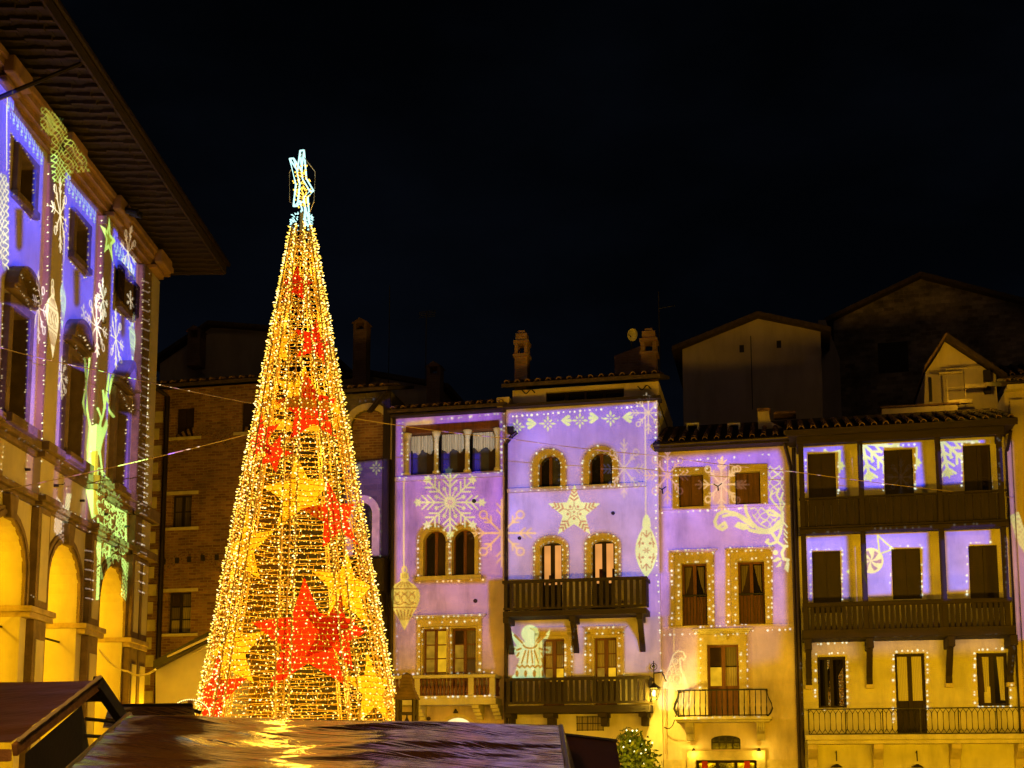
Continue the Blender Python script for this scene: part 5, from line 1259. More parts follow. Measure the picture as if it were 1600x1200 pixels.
    for px in (826, 1007):
        c = fr.uv(px, 612 if px < 900 else 606, -.5); b = MB(); pts = [(c[0] + .22 * t, -.02, c[1] + .07 * math.sin(t * 4.2)) for t in np.linspace(-1, 1, 15)]; b.tube(pts, .02, 5); part('wall_anchor', b, M['iron'], at_)
    b = MB(); b.box(-.3, .12, -.1, .5, zt + .1, zt + .4); part('parapet_step', b, M['plaster_e'], root)
    rf = tiled_roof(root, -.15, s1 + .1, -.05, az1 + .08, .28, 9, .34, max_rows=6)
    # chimneys
    def chimney(px, y0, y1, w, back):
        c = fr.uv(px, y0, -back); z0_ = fr.uv(px, y1, -back)[1]; h = c[1]
        b = MB(); b.box(c[0] - w, c[0] + w, back - w, back + w, z0_ - .6, h - .95); b.box(c[0] - w - .05, c[0] + w + .05, back - w - .05, back + w + .05, h - .95, h - .85)
        for sx in (-1, 1):
            for sy in (-1, 1): b.box(c[0] + sx * w * .75 - w * .25, c[0] + sx * w * .75 + w * .25, back + sy * w * .75 - w * .25, back + sy * w * .75 + w * .25, h - .85, h - .5)
        b.box(c[0] - w - .04, c[0] + w + .04, back - w - .04, back + w + .04, h - .5, h - .38); b.box(c[0] - w * .85, c[0] + w * .85, back - w * .85, back + w * .85, h - .38, h - .12); b.box(c[0] - w * .5, c[0] + w * .5, back - w * .5, back + w * .5, h - .12, h)
        part('chimney', b, M['brick_d'], rf)
    chimney(816, 518, 590, .22, 1.6); chimney(1014, 515, 582, .26, 2.2)
    c = fr.uv(982, 560, -3); z0_ = fr.uv(982, 585, -3)[1]; b = MB(); x0, x1 = fr.uv(960, 570, -3)[0], fr.uv(1003, 570, -3)[0]
    b.prism([(x0, z0_ - .5), (x1, z0_ - .5), (x1, fr.uv(1000, 540, -3)[1]), (x0, fr.uv(960, 556, -3)[1])], 'y', 3.0, 4.0); part('roof_hut', b, M['brick_d'], rf)
    # downpipe with hopper
    p = MB(); x = .02; zt_ = fr.uv(793, 690)[1]; p.tube([(fr.uv(808, 680, .2)[0], -.2, zt_ + .25), (fr.uv(800, 684, .2)[0], -.2, zt_ + .12), (x, -.12, zt_ - .1), (x, -.1, zt_ - 4), (x, -.1, 0)], .065, 8); p.box(.1, .3, -.32, -.1, zt_ + .2, zt_ + .42); part('downpipe', p, M['pipe'], root)
    for px, py in ((812, 841), (958, 802)):
        q = fr.uv(px, py); b = MB(); b.tube([(q[0], .01, q[1]), (q[0], -.04, q[1])], .06, 8); part('anchor_plate', b, M['pipe'], root)
lilac_house()
c = HF.uv(986, 523, -2.8); x, y = HF.xy(c[0], 2.8)
t = thing('satellite_dish', 'round pale satellite dish beside the right chimney', 'dish', (x, y, c[1]), HF.ang)
b = MB(); b.lathe(0, 0, [(.02, 0), (.1, .015), (.18, .05), (.22, .09), (.215, .1), (.17, .065), (.09, .03), (.01, .015)], 14); d = part('dish', b, M['white_box'], t, smooth=True); d.rotation_euler = (PI / 2 + .3, 0, .8)
b = MB(); b.tube([(0, .05, 0), (0, .12, -.5)], .02, 6); b.tube([(0, 0, -.08), (-.12, -.25, .0)], .012, 5); part('mount', b, M['iron'], t)

# ---- pink house (C)
def pink_house():
    fr = HF.sub(SC_, BACK['C'])
    root = house_root('pink_house', fr, 'low pink house with shuttered top windows and one bellied iron balcony')
    s1 = SD - SC_ - .02; zt = fr.uv(1130, 699)[1]
    up = [fr.R(1061, 742, 1099, 793), fr.R(1149, 737, 1188, 788)]; mid = [fr.R(1066, 881, 1105, 978), fr.R(1154, 876, 1195, 974)]
    def same(L): a = sum(r[3] for r in L) / 2; b = sum(r[2] for r in L) / 2; return [(r[0], r[1], b, a) for r in L]
    up, mid = same(up), same(mid); door = fr.R(1106, 1007, 1155, 1118); fan = fr.R(1111, 1149, 1157, 1171); shop = fr.R(1088, 1188, 1183, 1250)
    shell(root, fr, s1, zt, [r + (0, .25) for r in up + mid + [door]] + [fan + (.14, .25)] + [shop + (0, .3)], 6, 'plaster_c')
    for r in up:
        b = MB(); band(b, r[0], r[1], r[2], r[3], 0, .23, -.06, .03); part('window_surround', b, M['stone'], root, bevel=.01); window(root, r, .14, 2, 1, ('glass',), 'wood', .07, shut='shutter_l')
    zc = fr.uv(1130, 790)[1]; b = MB(); b.box(.03, s1 - .02, -.08, .02, zc - .08, zc - .005); part('string_course', b, M['plaster_c'], root)
    zc2 = fr.uv(1130, 976)[1]; b = MB(); b.box(.03, s1 - .02, -.07, .02, zc2 - .1, zc2 - .02); part('string_course', b, M['plaster_c'], root)
    for r in mid:
        b = MB(); band(b, r[0], r[1], r[2] + .002, r[3], 0, .22, -.07, .03, .3); part('window_surround', b, M['stone'], root, bevel=.01)
        b = MB(); cornice(b, r[0] - .22, r[1] + .22, r[3] + .302, .12, .16); part('window_cornice', b, M['stone'], root)
        w = window(root, r, .18, 2, 1, ('glass_b', 'glass'), 'wood_red', .06, .1, lower=.85, name='balcony_door')
        b = MB(); b.box(r[0] - .02, r[1] + .02, .03, .06, r[2] + .92, r[2] + .96)
        for k in range(8): xx = r[0] + .04 + (r[1] - r[0] - .08) * k / 7; b.box(xx - .009, xx + .009, .035, .055, r[2] + .05, r[2] + .92)
        part('railing', b, M['iron'], w)
        for k in (0, 1):
            q = MB(); x0, x1 = (r[0] + .1, (r[0] + r[1]) / 2 - .08) if k == 0 else ((r[0] + r[1]) / 2 + .08, r[1] - .1)
            z0, z1 = r[2] + 1.0, r[3] - .1
            q.add([(x0, .205, z1), (x1, .205, z1), (x1 if k else x0, .205, z0), (x0 + .1 if not k else x1 - .1, .205, z0 + .3)], [(0, 1, 2, 3)] if k else [(0, 1, 3, 2)]); part('curtain', q, M['curtain_dim'], w, normals=False)
    b = MB(); band(b, door[0], door[1], door[2], door[3], 0, .24, -.08, .03, .32); part('door_surround', b, M['stone'], root, bevel=.01)
    b = MB(); cornice(b, door[0] - .27, door[1] + .27, door[3] + .322, .17, .2); b.box((door[0] + door[1]) / 2 - .14, (door[0] + door[1]) / 2 + .14, -.2, -.07, door[3] + .12, door[3] + .30); part('door_cornice', b, M['stone_pale'], root, bevel=.01)
    w = window(root, door, .18, 2, 2, ('pane_glow', 'curtain', 'glass_b', 'curtain_dim'), 'wood_red', .07, .12, lower=.85, name='balcony_door', bars=False)
    # bellied iron balcony on stone brackets
    off = .7; s0, s2, zf, zr = fr.R(1060, 1077, 1198, 1120, off)
    b = MB(); b.box(s0 - .03, s2 + .03, -off - .03, -off + .03, zr - .04, zr); b.box(s0 - .03, s0 + .03, -off + .03, -.002, zr - .04, zr); b.box(s2 - .03, s2 + .03, -off + .03, -.002, zr - .04, zr)
    b.box(s0 - .02, s2 + .02, -off - .02, -off + .02, zf + .03, zf + .06)
    bal = part('balcony', b, M['iron'], root)
    bl = MB(); h = zr - zf - .05; bl.tube([(0, -.005, 0), (0, -.10, .1), (0, -.16, .24), (0, -.13, .4), (0, -.04, .58), (0, 0, h)], [.014, .018, .022, .018, .014, .014], 5); bm_ = bl.mesh('baluster', M['iron'])
    n = 17
    for k in range(n): inst('baluster', bm_, bal, (s0 + (s2 - s0) * k / (n - 1), -off, zf + .02))
    for k in range(4):
        inst('baluster', bm_, bal, (s0, -off + .15 * (k + 1), zf + .02), (0, 0, -PI / 2)); inst('baluster', bm_, bal, (s2, -off + .15 * (k + 1), zf + .02), (0, 0, PI / 2))
    b = MB(); b.box(s0 - .12, s2 + .14, -off - .12, -.002, zf - .09, zf); b.box(s0 - .06, s2 + .08, -off - .06, -.002, zf - .16, zf - .092); part('balcony_floor', b, M['stone_pale'], bal, bevel=.015)
    for px0, px1 in ((1071, 1084), (1182, 1195)):
        x0, x1 = fr.uv(px0, 1138, .4)[0], fr.uv(px1, 1138, .4)[0]; b = MB()
        for k in range(4):
            xa = x0 + (x1 - x0) * k / 4; b.prism([(-.6, zf - .163), (-.002, zf - .163), (-.002, zf - .7), (-.14, zf - .68), (-.22, zf - .5), (-.42, zf - .42), (-.56, zf - .3)], 'x', xa + .004, xa + (x1 - x0) / 4 - .004)
        part('console', b, M['stone_pale'], root)
    w = window(root, fan, .12, 4, 2, ('glass',), 'iron', .03, .03, name='fanlight')
    b = MB(); band(b, shop[0], shop[1], -.1, shop[3], 0, .27, -.1, .03, .3); part('shop_surround', b, M['stone'], root, bevel=.01)
    w = window(root, shop, .2, 3, 1, ('glass_b', 'glass', 'glass_b'), 'wood', .08, .1, name='shop_front')
    for a in (.12, .82):
        b = MB(); x = shop[0] + (shop[1] - shop[0]) * a; b.box(x - .05, x + .12, .14, .17, shop[3] - .8, shop[3] - .02); part('red_banner', b, M['red_paint'], w)
    for px in (1084, 1186):
        s_, z_ = fr.uv(px, 1172, .2); b = MB(); b.tube([(s_, -.12, z_ + .02), (s_, -.26, z_ + .02)], .03, 6); b.lathe(s_, -.26, [(.02, z_ + .06), (.07, z_ - .03)], 8); l_ = part('spot_lamp', b, M['iron'], root)
        x, y = fr.xy(s_, -.24); point('shop_spot', (x, y, z_ - .12), 9, (1, .66, .06), .03)
    b = MB(); z0 = fr.uv(1220, 1187)[1]; b.box(.02, shop[0] - .3, -.06, .02, -.2, z0); part('plinth', b, M['stone'], root); b = MB(); b.box(shop[1] + .3, s1 - .05, -.06, .02, -.2, z0); part('plinth', b, M['stone'], root)
    rf = tiled_roof(root, -.1, s1 + .05, -.55, zt + .12, .40, 9, .335, max_rows=7)
    b = MB(); b.box(-.1, s1, -.52, .02, zt - .06, zt - .004); part('eave_board', b, M['wood_h'], root)
    b = MB(); b.tube([(-.12, -.62, zt + .03), (s1 + .05, -.62, zt + .05)], .06, 8); part('gutter', b, M['pipe'], root)
    for px in (1083, 1147):
        q = fr.R(px - 10, 664, px + 10, 680, -1.4); yy = 1.15; b = MB(); band(b, q[0] + .06, q[1] - .06, q[2] - .3, q[3] - .06, 0, .06, yy, yy + .6); sk_ = part('skylight', b, M['white_box'], rf)
        b = MB(); b.box(q[0] + .06, q[1] - .06, yy + .1, yy + .12, q[2] - .3, q[3] - .06); part('pane', b, M['glass'], sk_)
    p = MB(); xr = fr.uv(1226, 720, .15)[0]; p.tube([(xr, -.3, zt - .02), (xr + .08, -.2, zt - .3), (s1 - .04, -.14, zt - .8), (s1 - .03, -.12, 0)], .055, 8); part('downpipe', p, M['pipe'], root)
    for px, py in ((1035, 765), (1122, 760)):
        q = fr.uv(px, py, .05); b = MB()
        for a in (.6, 2.6, -1.5): b.tube([(q[0], -.06, q[1]), (q[0] + .15 * math.cos(a), -.08, q[1] + .15 * math.sin(a))], .016, 5)
        part('wall_hook', b, M['iron'], root)
pink_house()

# ---- timber gallery house (D)
def gallery_house():
    fr = HF.sub(SD, BACK['D'])
    root = house_root('gallery_house', fr, 'cream house with two dark timber galleries and a long lacy iron balcony', 'house')
    s1 = SE - SD; off = 1.15
    zt = fr.uv(1400, 674, off)[1]
    ups = [fr.R(1263, 708, 1306, 790), fr.R(1382, 702, 1427, 784), fr.R(1506, 695, 1549, 777)]; mds = [fr.R(1270, 861, 1314, 958), fr.R(1394, 857, 1439, 936), fr.R(1515, 852, 1560, 950)]
    lw = [fr.R(1278, 1026, 1322, 1106), fr.R(1400, 1021, 1447, 1149), fr.R(1527, 1020, 1576, 1103)]
    shell(root, fr, s1, zt, [r + (0, .22) for r in ups + mds + lw], 6, 'plaster_d')
    for r in ups + mds: window(root, r, .1, 2, 1, ('glass',), 'shutter', .05, shut='shutter')
    w = window(root, lw[0], .16, 2, 1, (None,), 'wood', .07, .1)
    r = lw[0]; m = (r[0] + r[1]) / 2
    for x0, x1 in ((r[0] + .07, m - .05), (m + .05, r[1] - .07)):        # casements standing ajar
        q = MB(); y1 = .20; y0 = y1 + (x1 - x0) * .50; q.add([(x0, y0, r[2] + .07), (x1, y1, r[2] + .07), (x1, y1, r[3] - .07), (x0, y0, r[3] - .07), (x0, y0 + .02, r[2] + .07), (x1, y1 + .02, r[2] + .07), (x1, y1 + .02, r[3] - .07), (x0, y0 + .02, r[3] - .07)], [(0, 1, 2, 3), (7, 6, 5, 4), (0, 1, 5, 4), (1, 2, 6, 5), (2, 3, 7, 6), (3, 0, 4, 7)]); part('pane', q, M['mirror_glass'], w)
    window(root, lw[1], .16, 2, 1, ('curtain_w', 'curtain_w'), 'wood', .08, .12, lower=.95, name='balcony_door')
    w = window(root, lw[2], .16, 2, 1, ('glass_b', 'glass'), 'wood', .08, .12)
    r = lw[2]; m = (r[0] + r[1]) / 2
    for x0, x1, xb in ((r[0] + .1, m - .07, m - .09), (m + .07, r[1] - .09, r[1] - .1)):
        q = MB(); z0, z1 = r[2] + .12, r[3] - .1; n = 8; t_ = []; b_ = []
        for k in range(n + 1):
            u = k / n; t_.append((x0 + (x1 - x0) * (.3 + .7 * u), .178 + .006 * (k % 2), z1)); b_.append((xb - .12 * (1 - u), .178 + .006 * (k % 2), z0 + .05))
        q.add(t_ + b_, [(k, k + 1, n + 2 + k, n + 1 + k) for k in range(n)]); part('curtain', q, M['curtain_w'], w, normals=False)
    b = MB(); b.box(r[0] + .2, r[0] + .45, .17, .2, r[2] + .1, r[2] + .42); b.box(r[0] + .28, r[0] + .4, .17, .2, r[2] + .422, r[2] + .58); part('ornament', b, M['white_box'], w)
    # upper gallery
    px = (1250, 1345, 1467, 1566)
    zA = [fr.uv(1410, y, off)[1] for y in (674, 687, 772, 814, 819)]
    zB = [fr.uv(1415, y, off)[1] for y in (819, 829, 938, 945, 981, 995)]
    sl, sr = fr.uv(1251, 800, off)[0], fr.uv(1572, 800, off)[0]
    xs = [fr.uv(p, 740, off)[0] for p in px]; xs[0] = sl + .06; xs[-1] = sr - .1
    b = MB(); b.box(sl - .06, sr + .06, -off - .08, -off + .10, zA[1], zA[0]); b.box(sl - .06, sl + .04, -off + .10, -.002, zA[1], zA[0]); b.box(sr - .04, sr + .06, -off + .1, -.002, zA[1], zA[0])
    b.box(sl - .06, sr + .06, -off - .02, -.002, zA[4] - .04, zA[3] - .06)
    ga = part('timber_gallery', b, M['wood_h'], root, bevel=.01)
    for x in xs: b = MB(); b.box(x - .075, x + .075, -off - .05, -off + .08, zA[3] - .058, zA[1] - .002); part('post', b, M['wood'], ga, bevel=.01)
    b = MB(); b.box(sl - .04, sr + .04, -off - .06, -off + .06, zA[2] - .05, zA[2]); part('rail', b, M['wood_h'], ga)
    n = 26
    for k in range(n):
        x0 = sl + (sr - sl) * k / n; b = MB(); d_ = random.uniform(0, .012); b.box(x0 + .004, sl + (sr - sl) * (k + 1) / n - .004, -off + .082 - d_, -off + .112, zA[3] - .055, zA[2] - .052); part('board', b, M['wood'], ga)
    # lower gallery
    b = MB(); b.box(sl - .05, sr + .05, -off - .09, -off + .11, zB[1], zB[0] - .045); b.box(sl - .03, sr + .03, -off - .06, -off + .06, zB[3], zB[2]); b.box(sl - .03, sl + .06, -off + .06, -.002, zB[3], zB[2]); b.box(sr - .06, sr + .03, -off + .06, -.002, zB[3], zB[2])
    b.box(sl - .06, sr + .08, -off - .06, -.002, zB[5], zB[4])
    gb = part('timber_gallery', b, M['wood_h'], root, bevel=.01)
    for x in xs: b = MB(); b.box(x - .075, x + .075, -off - .045, -off + .085, zB[4] + .002, zB[1] - .002); part('post', b, M['wood'], gb, bevel=.01)
    m_ = MB(); m_.box(-.052, .052, -.018, .018, 0, zB[3] - zB[4]); sm = m_.mesh('slat', M['wood'])
    n = 38
    for k in range(n): inst('slat', sm, gb, (sl + .1 + (sr - sl - .2) * k / (n - 1), -off + .005, zB[4]))
    for x in (sl + .02, sr - .02):
        for k in range(6): inst('slat', sm, gb, (x, -off + .15 + k * .15, zB[4]), (0, 0, PI / 2))
    for p in (1263, 1359, 1485, 1582):
        x = fr.uv(p, 1010, off * .7)[0]; b = MB(); b.box(x - .1, x + .1, -off, -.002, zB[5] - .3, zB[5] - .003); b.prism([(-.85, zB[5] - .303), (-.6, zB[5] - .303), (-.06, zB[5] - 1.05), (-.06, zB[5] - 1.3), (-.2, zB[5] - 1.3), (-.22, zB[5] - 1.1)], 'x', x - .085, x + .085); part('bracket', b, M['wood'], root, bevel=.01)
        b = MB(); b.box(x - .11, x + .11, -.24, -.002, zB[5] - 1.42, zB[5] - 1.303); part('bracket_stone', b, M['stone'], root)
    # iron balcony of pointed loops
    o2 = .8; s0, s2, zf, zr = fr.R(1263, 1106, 1600, 1148, o2); s2 = s1 + .35
    b = MB(); b.box(s0, s2, -o2 - .02, -o2 + .02, zr - .03, zr); b.box(s0, s2, -o2 - .02, -o2 + .02, zf + .02, zf + .05); b.box(s0, s0 + .03, -o2 + .02, -.002, zr - .03, zr)
    for k in range(7): x = s0 + (s2 - s0 - .03) * k / 6; b.box(x, x + .03, -o2 - .019, -o2 + .019, zf + .051, zr - .031)
    ib = part('balcony', b, M['iron'], root)
    m_ = MB(); h = zr - zf - .08; w_ = .078
    m_.tube([(0, 0, 0), (w_, 0, .12), (w_, 0, h - .12), (0, 0, h), (-w_, 0, h - .12), (-w_, 0, .12)], .012, 4, closed=True); sm = m_.mesh('iron_loop', M['iron'])
    n = int((s2 - s0) / (2 * w_)); 
    for k in range(n): inst('iron_loop', sm, ib, (s0 + (k + .5) * (s2 - s0) / n, -o2, zf + .05))
    b = MB(); b.box(s0 - .1, s2 + .1, -o2 - .14, -.002, zf - .14, zf + .01); b.box(s0 - .04, s2 + .06, -o2 - .06, -.002, zf - .26, zf - .142); part('balcony_floor', b, M['stone_pale'], ib, bevel=.015)
    for p in (1270, 1372, 1493, 1596):
        x = fr.uv(p, 1175, .4)[0]; b = MB(); b.prism([(-.8, zf - .263), (-.002, zf - .263), (-.002, zf - 1.1), (-.2, zf - 1.08), (-.3, zf - .7), (-.65, zf - .5), (-.78, zf - .4)], 'x', x - .14, x + .14); part('corbel', b, M['stone'], root, bevel=.015)
    for p in (1307, 1433):
        s_, z_ = fr.uv(p, 1184, .3); b = MB(); b.tube([(s_, -.02, z_ + .15), (s_, -.28, z_ + .2), (s_, -.32, z_ - .1)], .018, 6); b.lathe(s_, -.32, [(.03, z_ - .18), (.17, z_ - .27), (.17, z_ - .29)], 10); part('door_lamp', b, M['iron'], root)
    tiled_roof(root, -.25, s1 + .15, -off - .35, zt + .12, .33, 13, .335, max_rows=9)
    b = MB(); b.box(-.1, s1 + .1, -off - .3, .02, zt - .02, zt + .0); b.box(-.2, s1 + .14, -off - .36, -off - .3, zt - .06, zt + .1); part('eave_board', b, M['wood_h'], root)
    p = MB(); p.tube([(s1 + .05, -off + .3, zt - .1), (s1 + .02, -.15, zt - .6), (s1 + .02, -.15, 0)], .05, 8); part('downpipe', p, M['pipe'], root)
    p = MB(); p.tube([(.04, -.2, zt - .1), (.05, -.2, 0)], .06, 8); part('downpipe', p, M['pipe'], root)
gallery_house()

# ---- ochre house at the right edge
def edge_house():
    fr = HF.sub(SE + .02, BACK['E'])
    root = house_root('ochre_corner_house', fr, 'ochre house cut by the right edge of the photo')
    zt = fr.uv(1588, 612)[1]
    shell(root, fr, 4.5, zt, [(2.2, 3.2, 6.0, 7.9, 0, .25), (2.2, 3.2, 9.4, 10.9, 0, .25)], 7, 'plaster_e')
    for r in ((2.2, 3.2, 6.0, 7.9), (2.2, 3.2, 9.4, 10.9)): window(root, r, .14, 2, 1, ('glass',), 'wood', shut='shutter')
    b = MB(); b.box(.12, .5, -.2, .01, 2, zt - .3); part('corner_pilaster', b, M['plaster_e'], root)
    b = MB(); b.box(.05, 4.6, -.3, .3, zt + .002, zt + .15); part('cornice', b, M['stone'], root)
    p = MB(); p.tube([(.7, -.12, 0), (.7, -.12, zt - .2)], .05, 8); part('downpipe', p, M['pipe'], root)
    b = MB()
    for k in range(9): x = .9 + k * .3; b.box(x, x + .03, -.5, -.47, 8.3, 9.2)
    b.box(.8, 3.7, -.52, -.45, 9.2, 9.24); b.box(.8, 3.7, -.55, -.002, 8.2, 8.3); part('balcony', b, M['iron'], root)
    tiled_roof(root, -.1, 4.6, -.2, zt + .25, .3, 8, .34, max_rows=4)
edge_house()

# ================================================================== buildings behind the row
def gable_block(name, label, px, py_apex, xL, yL, xR, yR, Yb, m, base_py, slits=(), depth=8, roof=True, parts=None):
    fr = HF.sub(0, Yb)
    s0, zL = fr.uv(xL, yL); s1, zR = fr.uv(xR, yR); sa, za = fr.uv(px, py_apex)
    f2 = fr.sub(s0, 0); root = house_root(name, f2, label)
    pts = [(0, 0), (s1 - s0, 0), (s1 - s0, zR), (sa - s0, za), (0, zL)]
    b = MB(); b.prism(pts, 'y', 0, depth); part('wall', b, M[m], root)
    if roof:
        for (a, za_), (c, zc_) in (((pts[4][0] - .4, zL - .15), (pts[3][0], za)), ((pts[3][0], za), (pts[2][0] + .4, zR - .15))):
            r = MB(); r.prism([(a, za_ + .02), (c, zc_ + .02), (c, zc_ + .2), (a, za_ + .2)], 'y', -.35, depth + .2); part('roof', r, M['tile_dark'], root)
    for x, y in slits:
        q = f2.uv(x, y); w = MB(); w.box(q[0] - .09, q[0] + .09, -.02, .02, q[1] - .15, q[1] + .15); part('wall_vent', w, M['stall_dark'], root)
    return root, f2
gable_block('rendered_gable_house', 'plain grey rendered gable with two tiny vents behind the pink house', 1184, 498, 1066, 546, 1282, 518, 11, 'gable', 700, ((1159, 545), (1217, 538)))
root, f2 = gable_block('stone_gable_house', 'big dark rubble stone gable rising highest at the upper right', 1438, 436, 1302, 502, 1640, 488, 15, 'rubble', 640)
q = f2.R(1372, 535, 1419, 582); b = MB(); b.box(q[0], q[1], -.02, .2, q[2], q[3]); part('window', b, M['stall_dark'], root)
r_, f3 = gable_block('lean_to_house', 'dark low house squeezed between the two gables', 1290, 500, 1278, 500, 1312, 560, 13, 'gable', 640, depth=5, roof=False)
# dormer house behind the timber galleries
fr = HF.sub(HF.uv(1444, 600, -4.5)[0], 4.5)
root = house_root('dormer_house', fr, 'small plastered dormer gable above the timber gallery house roof')
a = lambda x, y: fr.uv(x, y)
pts = [a(1444, 640), a(1560, 640), a(1556, 585), a(1538, 575), a(1476, 534), a(1466, 552), a(1446, 582)]
b = MB(); b.prism(pts, 'y', 0, 5); part('wall', b, M['plaster_e'], root)
z1 = a(1476, 528)[1]; x1 = a(1476, 530)[0]; xe, ze = a(1612, 600)[0], a(1560, 592)[1]
b = MB(); b.prism([(x1 - .1, z1), (x1 + .05, z1 + .1), (x1 + 1.9, ze + .1), (x1 + 1.9, ze - .02)], 'y', -.25, 5.2); part('roof', b, M['tile_dark'], root)
b = MB(); b.prism([(x1 + .05, z1 + .02), (x1 + .05, z1 + .12), (x1 - .72, a(1446, 580)[1] + .1), (x1 - .72, a(1446, 580)[1])], 'y', -.3, 5.2); part('roof_verge', b, M['tile'], root)
r2 = tiled_roof(root, x1 + 1.9, x1 + 5, -.2, ze + .02, .42, 7, .34, max_rows=6)
b = MB(); b.box(a(1452, 610)[0], a(1456, 610)[0], -.06, .01, a(1452, 628)[1], a(1452, 590)[1]); part('vent_pipe', b, M['iron'], root)
# rooftop equipment rack
c = fr.uv(1481, 640, .5); x, y = fr.xy(c[0], -.5)
t = thing('equipment_rack', 'metal rack of amber lit aerials standing before the dormer gable', 'rack', (x, y, fr.uv(1481, 632, .5)[1]), fr.ang)
H_ = fr.uv(1481, 576, .5)[1] - fr.uv(1481, 632, .5)[1]; W_ = fr.uv(1533, 600, .5)[0] - c[0]
b = MB()
for x0 in (0, W_ * .52): b.box(x0, x0 + .035, 0, .035, 0, H_)
b.box(.035, W_, .002, .033, H_ - .035, H_); b.box(.036, W_ * .52 - .002, .003, .032, H_ * .45, H_ * .45 + .03); part('frame', b, M['metal'], t)
for x0, x1_, z0, z1_, mm in ((-.02, .78, -.02, .12, 'metal'), (.55, 1.25, .48, .62, 'metal'), (-.25, .5, 1.02, 1.09, 'metal')):
    b = MB(); b.box(x0, x1_, -.14, -.005, z0, z1_); part('tray', b, M[mm], t, bevel=.01)
t = thing('junction_box', 'black twin junction boxes on the corner of the dormer gable', 'electrical box', P3(fr, a(1536, 600)[0], a(1536, 618)[1], -.12), fr.ang)
for k in range(2): b = MB(); b.box(0, .22, -.1, .05, .02 + k * .42, .40 + k * .42); b.box(.04, .18, -.115, -.1, .06 + k * .42, .1 + k * .42); part('box', b, M['stall_dark'], t, bevel=.012)
c = fr.uv(1412, 634, 1); t = thing('roof_ledge', 'low pale ledge wall on the gallery house roof', 'wall', P3(fr, c[0] - .7, c[1] - .35, -1), fr.ang); b = MB(); b.box(0, 2.4, 0, .4, 0, .3); part('ledge', b, M['plaster_e'], t); b = MB(); b.box(-.05, 2.45, -.05, .45, .302, .36); part('coping', b, M['tile'], t)
x, y = HF.xy(HF.uv(1512, 640, -2.4)[0], 2.3); point('roof_lamp', (x, y, 14.3), 60, (1, .52, .02), .1)
# stepped verge between pink and gallery houses
c = HF.uv(1184, 648, -1.2); t = thing('roof_parapet', 'broken stepped plaster parapet between pink and gallery house roofs', 'wall', P3(HF, c[0], 0, 1.2), HF.ang)
z0 = c[1]; b = MB(); b.prism([(0, z0 - 1.2), (0, z0 + .1), (.35, z0 + .1), (.4, z0 - .25), (.9, z0 - .55), (1.2, z0 - .95), (1.2, z0 - 1.2)], 'y', 0, .4); part('masonry', b, M['plaster_e'], t)
b = MB(); b.box(.5, 1.2, -.1, .6, z0 - .04, z0 + .04); b.box(-.02, .4, -.05, .45, z0 + .102, z0 + .2); part('coping', b, M['tile'], t)
# far dark roofs on the left
gable_block('dark_left_house', 'dim house roofline above the brick house at left', 330, 512, 250, 568, 470, 520, 9, 'gable', 600)
gable_block('dark_middle_house', 'dim house roofline right behind the tree', 575, 588, 470, 600, 690, 606, 10, 'gable', 640)
for nm, px, y0, y1, Yb, lab in (('brick_chimney', 308, 512, 545, 8, 'pale wide chimney over the brick house'), ('brick_chimney', 566, 500, 610, 9, 'tall dim chimney right of the tree'), ('brick_chimney', 680, 568, 615, 9, 'short dim chimney above the rose house')):
    fr_ = HF.sub(0, Yb); s_, zt_ = fr_.uv(px, y0); zb = fr_.uv(px, y1)[1] - .8; w = .28
    t = thing(nm, lab, 'chimney', P3(fr_, s_, zb), HF.ang); h = zt_ - zb
    b = MB(); b.box(-w, w, -w, w, 0, h - .5); part('stack', b, M['brick_d'], t)
    b = MB()
    for sx in (-1, 1): b.box(sx * w * .8 - .06, sx * w * .8 + .06, -w, w, h - .5, h - .22)
    b.prism([(-w - .08, h - .22), (w + .08, h - .22), (0, h)], 'y', -w - .05, w + .05); part('cap', b, M['tile'], t)
# aerials
def aerial(px, y0, y1, Yb, lab, bars):
    fr_ = HF.sub(0, Yb); s_, z1 = fr_.uv(px, y0); z0 = fr_.uv(px, y1)[1]
    t = thing('aerial', lab, 'antenna', P3(fr_, s_, z0), HF.ang); h = z1 - z0
    b = MB(); b.tube([(0, 0, 0), (0, 0, h)], .018, 5); part('mast', b, M['iron'], t)
    b = MB()
    for (x0, zz, x1, z2) in bars: b.tube([(x0, 0, h + zz), (x1, .1, h + z2)], .012, 4)
    if bars: part('elements', b, M['iron'], t)
aerial(1029, 456, 585, 3, 'thin tall aerial beside the right chimney of the lilac house', [(0, -.6, .55, -.5)])
aerial(666, 488, 600, 6, 'comb shaped television aerial above the rose house', [(-.3, .02 - .07 * k, .35, .08 - .07 * k) for k in range(4)])
aerial(609, 446, 600, 8, 'bare thin mast beside the right flank of the tree', [])
aerial(1173, 525, 640, 8, 'slender mast in front of the grey rendered gable', [])

